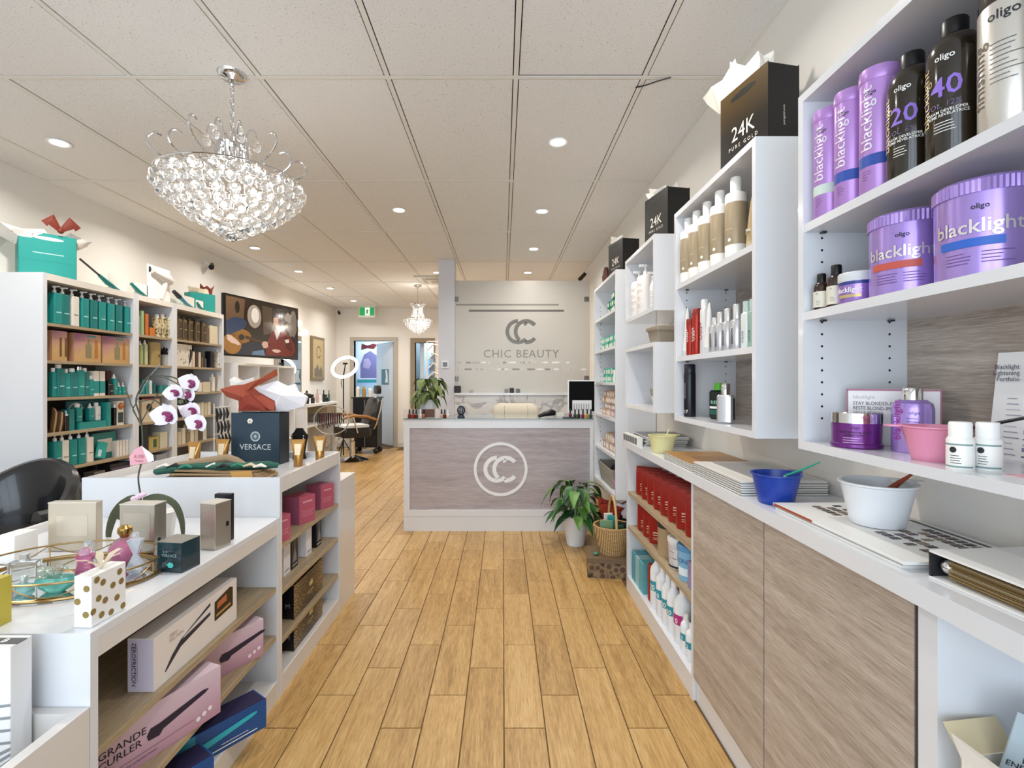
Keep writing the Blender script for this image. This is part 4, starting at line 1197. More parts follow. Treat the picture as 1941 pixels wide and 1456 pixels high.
# gold wire tray
t = thing('perfume_tray', 'oval gold wire tray with mirror base holding perfume bottles', 'tray', (-1.26, 1.455, TZ))
RXt, RYt = .245, .185
GW = mat('a3875a', .28, 1.0)
ell = lambda z, k=1.0, n=48: [(RXt * k * cos(2 * pi * i / n), RYt * k * sin(2 * pi * i / n), z) for i in range(n)]
MB().loft([ell(0), ell(.004)]).build('mirror_base', mat('d9dcde', .03, 1.0), t)
MB().tube(ell(.006), .005, 8, True).build('base_ring', GW, t)
MB().tube(ell(.048), .0028, 8, True).build('top_ring', GW, t)
for i in range(8):
    a0 = 2 * pi * i / 8; pts = []
    for k in range(13):
        a = a0 + 2 * pi / 8 * k / 12
        pts.append((RXt * cos(a), RYt * sin(a), .048 - .036 * sin(pi * k / 12)))
    MB().tube(pts, .0018, 6).build('wire_scallop', GW, t)
    MB().tube([(RXt * cos(a0), RYt * sin(a0), .006), (RXt * cos(a0), RYt * sin(a0), .048)], .0018, 6).build('wire_post', GW, t)
GLS = mat('f4fbfb', .02, 0, .92, ior=1.45)
PZ = TZ + .0045


def scent(name, label, loc, prof, m, capprof, cm, n=20, rot=0, sx=1, sy=1):
    t = thing(name, label, 'perfume', loc, rot, 'perfume bottles on the tray')
    MB().lathe(prof, n, sx=sx, sy=sy).build('bottle', m, t, ang=25)
    MB().lathe(capprof, 16).build('stopper', cm, t)
    return t


t = thing('shell_perfume', 'aqua boat shaped perfume bottle with crystal cluster on the tray', 'perfume', (-1.20, 1.345, PZ), radians(8))
MB().loft([[(x * w, y * d, z) for x, y in arcpts(0, 0, 1, 0, 345, 23)] for w, d, z in ((.022, .012, 0), (.04, .02, .012), (.05, .024, .028), (.046, .02, .04))]).build('bottle', mat('7fd6cb', .05, 0, .6), t)
q = random.Random(4)
for i in range(9): MB().ball((q.uniform(-.035, .02), q.uniform(-.012, .012), .046 + q.uniform(0, .016)), q.uniform(.007, .011), 7, 5).build('crystal', mat('e8f3ea', .03, 0, .85), t, smooth=False)
MB().strip([(-.01, 0, .055), (.02, -.01, .06), (.045, 0, .052)], .006).build('gold_ribbon', GOLD, t)
t = thing('square_perfume', 'clear rectangular perfume bottle at the left of the tray', 'perfume', (-1.335, 1.40, PZ), radians(12), 'perfume bottles on the tray')
MB().rbox(.07, .028, .062, .004, b=.003).build('bottle', GLS, t)
MB().rbox(.02, .02, .02, .003, (0, 0, .062)).build('stopper', mat('d8d8d4', .1, .6), t)
t = thing('aqua_perfume', 'small turquoise low bottle beside the boat shaped perfume', 'perfume', (-1.265, 1.325, PZ), radians(-10), 'perfume bottles on the tray')
MB().rbox(.05, .025, .03, .01, b=.006).build('bottle', mat('aee6e6', .05, 0, .7), t)
MB().lathe([(.006, .03), (.008, .036), (.008, .05), (0, .052)], 12).build('stopper', mat('d9e4e4', .1, .5), t)
t = thing('pink_perfume', 'pink faceted perfume bottle in the middle of the tray', 'perfume', (-1.175, 1.41, PZ), radians(20), 'perfume bottles on the tray')
MB().loft([[(x, y, z) for x, y in rrect(w, d, .004, 1)] for w, d, z in ((.03, .03, 0), (.04, .034, .03), (.03, .028, .055), (.042, .034, .075))]).build('bottle', mat('e58ab4', .05, 0, .65), t, smooth=False)
MB().loft([[(x, y, z) for x, y in rrect(w, w, .003, 1)] for w, z in ((.02, .075), (.026, .085), (.012, .096))]).build('stopper', mat('f0c0d8', .05, 0, .7), t, smooth=False)
t = thing('round_perfume', 'round pink glass perfume bottle with ornate gold ball stopper', 'perfume', (-1.165, 1.545, PZ), 0, 'perfume bottles on the tray')
MB().ball((0, 0, .043), .042, 24, 14).build('bottle', mat('f0cfdc', .03, 0, .85), t)
MB().ball((0, 0, .036), .03, 18, 10).build('pink_fill', mat('dd6ea8', .2), t)
MB().lathe([(.01, .083), (.014, .09), (.02, .1), (.019, .112), (.01, .12), (0, .121)], 14).build('stopper', GOLD, t)
t = thing('angular_perfume', 'tall white angular glass perfume bottle twisted at its waist', 'perfume', (-1.08, 1.475, PZ), radians(15), 'perfume bottles on the tray')
MB().loft([[(x, y, z) for x, y in rrect(w, w * .6, .003, 1)] for w, z in ((.03, 0), (.048, .012), (.014, .055), (.04, .098), (.02, .104))]).build('bottle', mat('dfe6ec', .04, 0, .6), t, smooth=False)
MB().ball((0, 0, .112), .009, 10, 7).build('stopper', mat('e8ecef', .05, 0, .7), t)
t = thing('heart_perfume', 'small clear round perfume bottle behind the ribbon bow', 'perfume', (-1.105, 1.385, PZ), 0, 'perfume bottles on the tray')
MB().ball((0, 0, .025), .024, 18, 10).build('bottle', GLS, t)
MB().lathe([(.007, .047), (.009, .05), (.009, .066), (.004, .07), (0, .07)], 12).build('stopper', mat('cfc4a8', .2, .7), t)
scent('crystal_perfume', 'tall clear perfume bottle between pink bottle and round one', (-1.215, 1.47, PZ), [(0, 0), (.02, 0), (.022, .004), (.018, .06), (.008, .068), (0, .068)], GLS, [(.008, .067), (.014, .075), (.012, .092), (.004, .1), (0, .1)], mat('e6eef0', .04, 0, .8), 8)

# orchid with pink tag behind the boxes
t = thing('orchid', 'white and purple orchid with bare looping stems behind the boxes', 'plant', (-1.275, 1.83, TZ))
STEM = mat('4a4a3e', .6); STEMG = mat('7d8a86', .5)
MB().lathe([(0, 0), (.04, 0), (.052, .09), (.048, .09), (.04, .08), (0, .08)], 20).build('pot', mat('e6e3de', .4), t, (.02, .01, 0))


def opt(px, py, d=1.84): return ((px - CX) / F * d + 1.275, d - 1.83, H - (py - CY) / F * d - TZ)


st = {'main_stem': [(268, 1000), (268, 950), (262, 905), (270, 865), (268, 800), (258, 765), (262, 745), (280, 715), (300, 712), (330, 716), (352, 728)],
      'branch': [(264, 800), (250, 770), (240, 742)], 'branch.a': [(259, 760), (275, 730), (285, 712), (302, 693), (298, 697)],
      'branch.b': [(282, 714), (312, 716), (340, 730), (360, 742)], 'branch.c': [(266, 803), (285, 770), (300, 745), (303, 738), (298, 750)],
      'branch.d': [(262, 762), (290, 758), (305, 768), (318, 780)], 'branch.e': [(352, 740), (352, 760), (362, 770), (376, 790)], 'branch.f': [(258, 765), (252, 775), (256, 785), (266, 800)], 'branch.g': [(268, 950), (262, 910), (268, 880)]}
for k, v in st.items(): MB().tube(spl([opt(a, b_, 1.84 - .012 * (i % 2)) for i, (a, b_) in enumerate(v)], 4), .0028 if 'main' in k else .002, 6).build(k.split('.')[0], STEM if k != 'branch.a' else STEMG, t)
PET = mat('eee8f0', .55); LIP = mat('7a1650', .5)


def flower(px, py, s, seed, tilt=0.0, d=1.80):
    q = random.Random(seed); c = opt(px, py, d)
    f = MB(); m2 = MB()
    for k, (a, w, l) in enumerate(((90, .62, .75), (215, .55, .72), (325, .55, .72), (15, 1.0, .82), (165, 1.0, .82))):
        a = radians(a) + tilt; n = 7; pts = []
        ux, uz = cos(a), sin(a); vx, vz = -sin(a), cos(a)
        for i in range(n):
            u = i / (n - 1); wd = w * s * .9 * sin(pi * (u ** .75)) ** .8 * .8
            for sd in (-1, 0, 1):
                pts.append((c[0] + ux * l * s * u * 1.15 + vx * wd * sd * .9, c[1] - .006 * (k > 2) - .012 * s / .03 * u * u + .004 * abs(sd), c[2] + uz * l * s * u * 1.15 + vz * wd * sd * .9))
        fs = []
        for i in range(n - 1):
            for sd in range(2): fs.append((3 * i + sd, 3 * i + sd + 1, 3 * i + 4 + sd, 3 * i + 3 + sd))
        f.add(pts, fs)
    o = f.build('flower', PET, t)
    for k in range(5):
        a = radians(20 + 35 * k + (180 if k > 2 else 0)) + tilt
        m2.ball((c[0] + cos(a) * s * .3, c[1] - .012, c[2] + sin(a) * s * .22 - s * .05), s * .2, 7, 5, .8)
    m2.build('flower_lip', LIP, o)
    MB().ball((c[0], c[1] - .018, c[2]), s * .1, 7, 5).build('flower_column', mat('f3d5e4', .5), o)


for i, (px, py, s) in enumerate(((318, 789, .054), (363, 727, .043), (333, 745, .04), (357, 748, .038), (366, 779, .04), (376, 803, .044))): flower(px, py, s, i, [.1, -.2, .3, -.3, .2, -.15][i], [1.76, 1.80, 1.82, 1.84, 1.81, 1.78][i])
MB().ball(opt(343, 762, 1.82), .009, 8, 6).build('bud', mat('5d6a4e', .5), t)
MB().strip([opt(343, 768, 1.81), opt(346, 782, 1.8), opt(349, 797, 1.8)], [.012, .009, .003]).build('drooping_petal', PET, t)
LEAF = mat('5a6048', .5)
for pts in ([(268, 948), (240, 950), (217, 975), (206, 1010), (208, 1030)], [(272, 948), (300, 942), (330, 955), (344, 985), (347, 1015)], [(266, 950), (255, 945), (235, 955), (225, 985)]):
    sp_ = spl([opt(a, b_, 1.83) for a, b_ in pts], 4)
    MB().strip(sp_, [.005 + .010 * sin(pi * (.12 + .85 * i / (len(sp_) - 1))) for i in range(len(sp_))], up=(0, 1, .2)).build('leaf', LEAF, t)
for k, (px, py) in enumerate(((262, 942), (270, 938), (255, 945))): MB().ball(opt(px, py, 1.79), .013, 8, 6, .7).build('fallen_petal', mat('e8c9dc', .6), t)
pt_ = [opt(a, b_, 1.79) for a, b_ in ((245, 865), (255, 852), (268, 845), (273, 848), (290, 862), (292, 873), (286, 876), (247, 883))]
MB().add(pt_, [(0, 1, 2, 4, 5, 6, 7)]).tx(lambda x, y, z: (x, y, z)).build('pink_tag', mat('e2a6b0', .6), t, smooth=False)
MB().add([opt(a, b_, 1.787) for a, b_ in ((268, 845), (290, 862), (292, 873), (281, 877))], [(0, 1, 2, 3)]).build('tag_fold', mat('f1e4ea', .6), t, smooth=False)
p_ = opt(263, 866, 1.786); lettering(t, 'A OE', .016, mat('b05468', .6), p_, FRONT)
p_ = opt(264, 874, 1.786); lettering(t, 'Phalaen.', .010, mat('b05468', .6), p_, FRONT)

# boxes on the aisle side shelves of the low tier
PINKBX, ntp, bp_ = nmat('pink_gradient_print', .4)
tcp = node(ntp, 'ShaderNodeTexCoord'); spp = node(ntp, 'ShaderNodeSeparateXYZ'); rpp = ramp(ntp, [(.0, 'b98a9c'), (.55, 'cdb0c0'), (1.0, 'd9c3cd')])
mlp = node(ntp, 'ShaderNodeMath', operation='MULTIPLY'); mlp.inputs[1].default_value = 6.5
ntp.links.new(tcp.outputs['Object'], spp.inputs[0]); ntp.links.new(spp.outputs['Z'], mlp.inputs[0]); ntp.links.new(mlp.outputs[0], rpp.inputs[0]); ntp.links.new(rpp.outputs[0], bp_.inputs['Base Color'])
NAVY = mat('23202f', .35)


def facebox(name, label, w, d, h, loc, rot, m, end_m=None, group=None):
    """long box whose printed face looks at the aisle (local -Y), turned by rot"""
    t = thing(name, label, 'box', loc, rot, group)
    MB().box(-w / 2, w / 2, 0, d, 0, h).build('carton', m, t, smooth=False)
    if end_m: MB().box(-w / 2 - .0006, -w / 2, .002, d - .002, .003, h - .003).build('end_panel', end_m, t, smooth=False)
    return t


def curler(t, w, h, txt=True):
    MB().add([(x, -.001, z) for x, z in ((.0, h * .36), (.03, h * .34), (.04, h * .42), (.17, h * .62), (.18, h * .67), (.16, h * .7), (.03, h * .57), (.005, h * .57), (-.005, h * .46))], [tuple(range(9))]).build('iron_picture', mat('2a2438', .5), t, smooth=False)
    for i in range(3): MB().add([(w * .33 + i * .019 + .007 * cos(a), -.0012, h * .16 + i * .006 + .007 * sin(a)) for a in [2 * pi * k / 14 for k in range(14)]], [tuple(range(14))]).build('round_mark', mat('efe4ea', .5), t, smooth=False)
    if txt:
        lettering(t, 'GRANDE\nCURLER', .027, mat('2b2430', .5), (-.125, -.001, h * .5), FRONT, 'LEFT', .004, sx=1.1)
        rects([(-w * .4, w * .3, 0, .0018)]).build('thin_rule', mat('8d6c80', .5), t, (0, -.001, h * .2), FRONT, smooth=False)
        lettering(t, 'THE GRANDE CURLING WAND', .0085, mat('5a4252', .5), (-w * .22, -.001, h * .12), FRONT, 'LEFT')


TURN = pi / 2            # printed face towards +X
t = facebox('flat_iron_box', 'white flat iron box with window on the upper low tier shelf', .425, .072, .146, (-.953, 1.582, .4695), TURN, mat('e6dfda', .4), mat('d8cfe2', .4))
w = .425
MB().add([(x, -.001, z) for x, z in ((-.17, .03), (-.165, .028), (-.10, .065), (.05, .088), (.05, .098), (-.09, .083), (-.085, .088), (.05, .118), (.05, .128), (-.10, .085), (-.14, .06))], [tuple(range(11))]).build('iron_picture', mat('2a2a38', .5), t, smooth=False)
MB().add([(x, -.0012, z) for x, z in ((.075, .055), (.185, .06), (.185, .125), (.165, .132), (.075, .118))], [(0, 1, 2, 3, 4)]).build('window', mat('120d0b', .15), t, smooth=False)
MB().add([(x, -.0016, z) for x, z in ((.085, .09), (.145, .095), (.145, .118), (.09, .11))], [(0, 1, 2, 3)]).build('copper_plate', mat('c77a52', .25, .5), t, smooth=False)
MB().add([(x, -.0016, z) for x, z in ((.083, .066), (.17, .07), (.17, .078), (.083, .074))], [(0, 1, 2, 3)]).build('gold_bar', mat('c3a063', .3, .4), t, smooth=False)
lettering(t, 'ZERO\nFRICTION', .014, mat('b8a088', .5), (-.15, -.001, .112), FRONT, 'LEFT')
lettering(t, 'ZEROFRICTION', .017, mat('3a3450', .5), (-w / 2 - .001, .055, .075), (pi / 2, pi / 2, -pi / 2), bold=.01)
rects([(-.05, .05, -.016, -.0145), (-.05, .04, -.024, -.0225), (-.05, .045, -.032, -.0305)]).build('small_print', mat('8d86a4', .6), t, (-w / 2 - .001, .03, .075), (pi / 2, pi / 2, -pi / 2), smooth=False)
t = facebox('curler_box', 'pink curler box with large dark lettering, nearest the camera', .44, .07, .148, (-.98, 1.386, .2705), TURN - .398, PINKBX, mat('b9909f', .4), 'pink curler boxes')
curler(t, .44, .148)
t = facebox('curler_box', 'pink curler box angled behind the lettered one', .34, .06, .138, (-.999, 1.774, .2705), TURN - .49, PINKBX, mat('b9909f', .4), 'pink curler boxes')
curler(t, .34, .138, False)
for i, (y, x, rot) in enumerate(((1.648, -.957, -.63), (1.375, -.985, -.6))):
    t = facebox('blue_curler_box', ['turquoise and navy curling iron box sticking out at the bottom', 'navy curling iron box nearest the camera at the bottom'][i], .37, .09, .10, (x, y, .0805), TURN + rot, mat('1e4f8c', .35), None, 'navy curling iron boxes')
    MB().box(-.186, -.05, -.0008, .0905, .001, .0995).build('turquoise_end', mat('1d93ab', .35), t, smooth=False)
    MB().add([(x_, -.0016, z) for x_, z in ((-.03, .035), (.13, .062), (.15, .068), (.15, .076), (.13, .077), (-.03, .058))], [tuple(range(6))]).build('iron_picture', mat('2fb3c4', .35), t, smooth=False)
    rects([(-.03, .15, .0, .0035), (.03, .12, .012, .014)]).build('print_line', PAPER, t, (0, -.0016, .012), FRONT, smooth=False)
    rects([(-.045, .18, .0, .085)]).build('dark_top_print', mat('2a2748', .4), t, (0, .002, .1006), (0, 0, 0), smooth=False)

# boxes on the high tier shelves
for i, (x, y, s, lb) in enumerate(((-1.005, 2.475, .105, 'pink cube box at the middle of the high tier top shelf'), (-1.005, 2.76, .10, 'pink cube box at the far end of the high tier'), (-.99, 2.175, .09, 'pink cube box at the near end of the high tier'))):
    t = thing('pink_cube_box', lb, 'box', (x, y, .6265), radians(-22), 'pink cube boxes')
    part('carton', ('pc', s), lambda: MB().rbox(s, s, s * 1.25, .001, n=1), mat('b85a70', .45), t, smooth=False)
    part('side_face', ('pc', s), lambda: MB().box(-s / 2, s / 2, -s / 2 - .0006, -s / 2, .001, s * 1.24), mat('c46f92', .45), t, smooth=False)
    ln = rects([(-s * .3, s * .3, s * .95, s * 1.03), (-s * .35, s * .35, s * .55, s * .57), (-s * .35, s * .3, s * .45, s * .47), (-s * .35, s * .35, s * .35, s * .37)])
    ln.build('print_lines', mat('dba0a8', .5), t, (s / 2 + .0006, 0, 0), AISLE_L, smooth=False)
BOT = [(2.30, 'white', 'white perfume carton at the near end of second high tier shelf'), (2.385, 'black', 'black perfume carton with silver tower, nearer the camera'), (2.56, 'white', 'white perfume carton between the two black tower cartons'), (2.70, 'black', 'black perfume carton with silver tower, farther from camera'), (2.17, 'white', 'white perfume carton cut by the near side panel')]
for i, (y, c, lb) in enumerate(BOT):
    t = thing('perfume_carton', lb, 'box', (-.99, y, .4325), TURN, 'tower perfume cartons')
    m = mat('14131a', .4) if c == 'black' else mat('e6e4e8', .4)
    part('carton', ('pcart', c), lambda: MB().box(-.036, .036, 0, .05, 0, .142), m, t, smooth=False)
    if c == 'black':
        MB().add([(x, -.0008, z) for x, z in ((-.024, .03), (.024, .03), (.018, .055), (.006, .085), (.002, .13), (-.002, .13), (-.006, .085), (-.018, .055))], [tuple(range(8))]).build('tower_picture', mat('8d8a90', .4, .4), t, smooth=False)
        rects([(-.028, .028, .012, .017)]).build('print_line', mat('c9c9c9', .5), t, (0, -.0008, 0), FRONT, smooth=False)
    else:
        for k in range(4): rects([(-.024 + k * .013, -.016 + k * .013, .016, .023)]).build('square_mark', mat('77727c', .5), t, (0, -.0008, 0), FRONT, smooth=False)
GLIT, ntg, bg_ = nmat('glitter_print', .35)
tcg = node(ntg, 'ShaderNodeTexCoord')
ng = node(ntg, 'ShaderNodeTexNoise', i_Scale=140.0, i_Detail=1.0)
vlen = node(ntg, 'ShaderNodeSeparateXYZ'); ab = node(ntg, 'ShaderNodeMath', operation='ABSOLUTE'); mm = node(ntg, 'ShaderNodeMath', operation='MULTIPLY'); mm.inputs[1].default_value = .9
sm = node(ntg, 'ShaderNodeMath', operation='ADD'); rg = ramp(ntg, [(.0, '1f1712'), (.66, '2b1f16'), (.7, 'a98d5e'), (1.0, 'd9c08a')])
ntg.links.new(tcg.outputs['Object'], vlen.inputs[0]); ntg.links.new(vlen.outputs['X'], ab.inputs[0]); ntg.links.new(ab.outputs[0], mm.inputs[0])
ntg.links.new(tcg.outputs['Object'], ng.inputs['Vector']); ntg.links.new(ng.outputs[0], sm.inputs[0]); ntg.links.new(mm.outputs[0], sm.inputs[1]); ntg.links.new(sm.outputs[0], rg.inputs[0]); ntg.links.new(rg.outputs[0], bg_.inputs['Base Color'])
for i, (z, lb) in enumerate(((.2255, 'black gift box speckled with gold on third high tier shelf'), (.0805, 'black gift box speckled with gold on lowest high tier shelf'))):
    t = facebox('glitter_box', lb, .36, .10, .155 if i == 0 else .125, (-.955, 2.475, z), TURN, GLIT, mat('0c0c10', .35), 'gold speckled gift boxes')
    poly([(-.02, 0), (.02, 0), (.026, .03), (.012, .015), (0, .036), (-.012, .015), (-.026, .03)]).build('crown_mark', mat('c9b27c', .4), t, (.02, -.001, .08), FRONT, smooth=False)
    rects([(-.03, .05, 0, .004), (-.01, .03, -.012, -.009)]).build('gold_print', mat('c9b27c', .4), t, (.0, -.001, .055), FRONT, smooth=False)
    lettering(t, 'M', .03, mat('8d8a90', .4), (-.181, .03, .06), (pi / 2, 0, -pi / 2))
t = thing('black_carton', 'plain black carton with silver marks at near end, third shelf', 'box', (-1.0, 2.20, .2255), TURN)
MB().box(-.06, .06, 0, .08, 0, .14).build('carton', mat('0c0c12', .3), t, smooth=False)
for k in range(3): rects([(-.03, -.018, .03 + k * .018, .042 + k * .018)]).build('silver_mark', mat('b9b9c4', .4), t, (0, -.0008, 0), FRONT, smooth=False)

# things on the tray top of the high tier
HZ = .8855
NAVYP = mat('1c3342', .35)
t = carrier('navy_bag', 'navy blue paper bag with red and white tissue on display', (-1.285, 2.66, HZ), radians(-4), .262, .10, .268, NAVYP, mat('131a22', .35), 'VERSACE', None, mat('c3cdd0', .4), .042, False, tz=.33)
arcband(0, 0, .026, .021, 0, 360, 30).build('emblem_ring', mat('b4c0c4', .4), t, (0, -.0512, .145), FRONT, smooth=False)
arcband(0, 0, .019, .0175, 0, 360, 30).build('emblem_ring', mat('b4c0c4', .4), t, (0, -.0512, .145), FRONT, smooth=False)
em = MB()
for i in range(12): a = 2 * pi * i / 12; em.add([(.009 * cos(a - .15), .009 * sin(a - .15), 0), (.016 * cos(a), .016 * sin(a), 0), (.009 * cos(a + .15), .009 * sin(a + .15), 0)], [(0, 1, 2)])
em.add([(.007 * cos(2 * pi * i / 14), .0085 * sin(2 * pi * i / 14), 0) for i in range(14)], [tuple(range(14))])
em.build('emblem_face', mat('9fb0b6', .4), t, (0, -.0512, .145), FRONT, smooth=False)['kind'] = 'stuff'
for i in range(6): a = 2 * pi * i / 6; MB().ball((-.025 + .009 * cos(a), -.055, .225 + .009 * sin(a)), .007, 7, 5, .8).build('flower_petal', mat('e9e6df', .5), t)
MB().ball((-.025, -.058, .225), .005, 7, 5).build('flower_centre', mat('b09a60', .4), t)
REDT = mat('9c4630', .7); REDD = mat('86301f', .7)


def tp(px, py, d): return ((px - CX) / F * d + 1.285, d - 2.66, H - (py - CY) / F * d - HZ)


def tsheet(name, pts, m, th=.004):
    c = MB(); n = len(pts)
    ctr = tuple(sum(p[k] for p in pts) / n for k in range(3)); ctr = (ctr[0], ctr[1] - .025, ctr[2])
    back = [(p[0], p[1] + th * 4, p[2]) for p in pts]
    c.add(pts + back + [ctr], [(i, (i + 1) % n, 2 * n) for i in range(n)] + [((i + 1) % n, i, n + i, n + (i + 1) % n) for i in range(n)] + [tuple(range(2 * n - 1, n - 1, -1))])
    return c.build(name, m, t, smooth=False)


tsheet('red_tissue', [tp(455, 779, 2.62), tp(452, 760, 2.62), tp(428, 752, 2.60), tp(417, 738, 2.56), tp(440, 731, 2.58), tp(470, 728, 2.62), tp(490, 745, 2.64), tp(522, 762, 2.66), tp(520, 779, 2.64)], REDT)
tsheet('red_tissue', [tp(470, 740, 2.6), tp(466, 728, 2.58), tp(500, 715, 2.6), tp(524, 700, 2.62), tp(525, 712, 2.64), tp(490, 728, 2.63)], mat('b0583a', .7))
tsheet('red_tissue', [tp(452, 779, 2.605), tp(455, 752, 2.6), tp(475, 748, 2.59), tp(500, 770, 2.6), tp(505, 779, 2.605)], REDD)
tsheet('white_tissue', [tp(520, 779, 2.67), tp(522, 760, 2.66), tp(490, 742, 2.65), tp(486, 734, 2.64), tp(525, 722, 2.66), tp(545, 732, 2.67), tp(560, 728, 2.68), tp(566, 742, 2.68), tp(584, 752, 2.68), tp(578, 770, 2.69), tp(545, 779, 2.69)], mat('ebe9ee', .8))
tsheet('white_tissue', [tp(430, 720, 2.72), tp(440, 714, 2.72), tp(455, 722, 2.72), tp(480, 715, 2.72), tp(470, 745, 2.72), tp(435, 740, 2.72)], mat('e9e7e4', .8))
TUBEG = mat('b98a4c', .25, .7)
for i, (x, y, lb) in enumerate(((-1.50, 2.44, 'gold body cream tube at the left front of the high tier'), (-1.43, 2.56, 'gold body cream tube left of the navy bag'), (-1.04, 2.55, 'gold body cream tube just right of the navy bag'), (-.985, 2.70, 'gold body cream tube at the far right corner of the tray'))):
    t = thing('gold_tube', lb, 'tube', (x, y, HZ), radians(-8 + 9 * i), 'gold cream tubes')
    part('body', 'gt', lambda: MB().loft([[(x_, y_, z) for x_, y_ in rrect(w_, d_, min(w_, d_) * .45, 4)] for w_, d_, z in ((.044, .044, .02), (.047, .042, .06), (.066, .016, .125), (.07, .003, .137))]), TUBEG, t)
    part('cap', 'gt', lambda: MB().lathe([(.021, 0), (.022, .002), (.022, .02), (0, .021)], 20), mat('a37a45', .3, .6), t)
    part('front_label', 'gt', lambda: MB().add([(-.012, -.0235, .06), (.012, -.0235, .06), (.016, -.012, .115), (-.016, -.012, .115)], [(0, 1, 2, 3)]), mat('d9c8a8', .4, .3), t, smooth=False)
t = thing('folded_scarf', 'folded tan pouch with green scarf on the high tier front', 'scarf', (-1.24, 2.24, HZ), radians(2))
tanf = mat('a58a66', .8)
for k in range(4):
    w = .44 - .02 * k
    MB().loft([[(x - .02 + .01 * sin(5 * x + k), y, z + .006 * sin(9 * x + k)) for x, y in rrect(w, .17 - .01 * k, .03, 4)] for z in (.012 * k, .012 * k + .009)]).build('fold', tanf if k % 2 == 0 else mat('95795a', .8), t)
MB().tube([(-.2, -.03, .055), (-.1, 0, .07), (0, .02, .085), (.05, .0, .075), (.1, -.02, .06)], [.02, .022, .02, .018, .01], 10).build('belt_loop', mat('8f7a60', .7), t)
q = random.Random(9)
MB().tube([(-.27, -.05, .03), (-.2, -.045, .05), (-.1, -.02, .062), (0, -.03, .06), (.1, -.01, .062), (.18, .01, .06), (.22, .03, .05)], [.022, .03, .026, .03, .026, .03, .018], 10).tx(lambda x, y, z: (x, y, .05 + (z - .05) * .6)).build('green_scarf', mat('24564a', .8), t)
for k in range(9):
    x = -.24 + k * .052; y = -.055 + q.uniform(-.01, .03)
    MB().tube([(x - .025, y - .01, .058), (x, y + .01, .068 + q.uniform(0, .008)), (x + .03, y - .005, .06)], [.006, .014, .005], 6).tx(lambda a, b, c: (a, b, .06 + (c - .06) * .6)).build('scarf_print', mat(['d8d3c8', '1c1c1e', '2f7a63', 'c4b49a'][k % 4], .8), t)
MB().add([(.07, -.098, .045), (.155, -.092, .048), (.175, -.1, .0), (.09, -.104, .0)], [(0, 1, 2, 3)]).build('cardboard_tag', mat('b98c4a', .7), t, smooth=False)
MB().add([(.085, -.106, .018), (.165, -.102, .022), (.178, -.104, -.002), (.09, -.107, -.002)], [(0, 1, 2, 3)]).build('tag_print', mat('e6dcd6', .7), t, smooth=False)
# necklace bust behind the bag
t = thing('necklace_bust', 'black velvet necklace bust with pale beads behind navy bag', 'jewellery stand', (-1.135, 2.80, HZ), radians(-10))
MB().loft([[(x, y, z) for x, y in rrect(w_, d_, d_ * .4, 3)] for w_, d_, z in ((.075, .05, 0), (.06, .03, .03), (.085, .03, .10), (.1, .03, .13), (.06, .03, .15), (.035, .03, .17))]).build('bust', mat('0b0b0d', .9), t)
for k in range(15):
    a = pi + pi * k / 14
    MB().ball((.036 * cos(a), -.02, .13 + .07 * sin(a) * .9), .0042, 6, 4).build('bead', mat('d8d0c2', .3), t)

# ------------------------------------------------------------------ tall shelves on the left wall
LXF, LXB = -3.0, XL + .002
LV = [1.705, 1.456, 1.208, .97, .722, .47, .2]


def left_bay(label, y0, y1):
    t = thing('wall_shelving', label, 'shelving', (0, 0, 0))
    pt = .03
    fr = mat('e4ded4', .4)
    MB().box(LXB, LXF, y0, y0 + pt, 0, 2.03).build('side_panel', WHITE, t, smooth=False)
    MB().box(LXB, LXF, y1 - pt, y1, 0, 2.03).build('side_panel', WHITE, t, smooth=False)
    MB().box(LXB, LXF, y0 + pt, y1 - pt, 1.985, 2.03).build('top_panel', fr, t, smooth=False)
    MB().box(LXB, LXF, y0 + pt, y1 - pt, 0, .08).build('plinth', fr, t, smooth=False)
    MB().box(LXB, LXB + .01, y0 + pt, y1 - pt, .08, 1.985).build('back_panel', mat('77726a', .5), t, smooth=False)
    for z in LV: MB().box(LXB + .01, LXF - .006, y0 + pt, y1 - pt, z - .02, z).build('shelf', SHELFWOOD, t, smooth=False)
    return t


left_bay('left wall shelving bay nearest the camera, full of teal bottles', 3.27, 4.10)
left_bay('narrow middle bay of the left wall shelving', 4.102, 4.585)
left_bay('far bay of the left wall shelving beside the television', 4.587, 5.39)
GX_ = -3.055


def ly(px, X=GX_): return X * F / (px - CX)


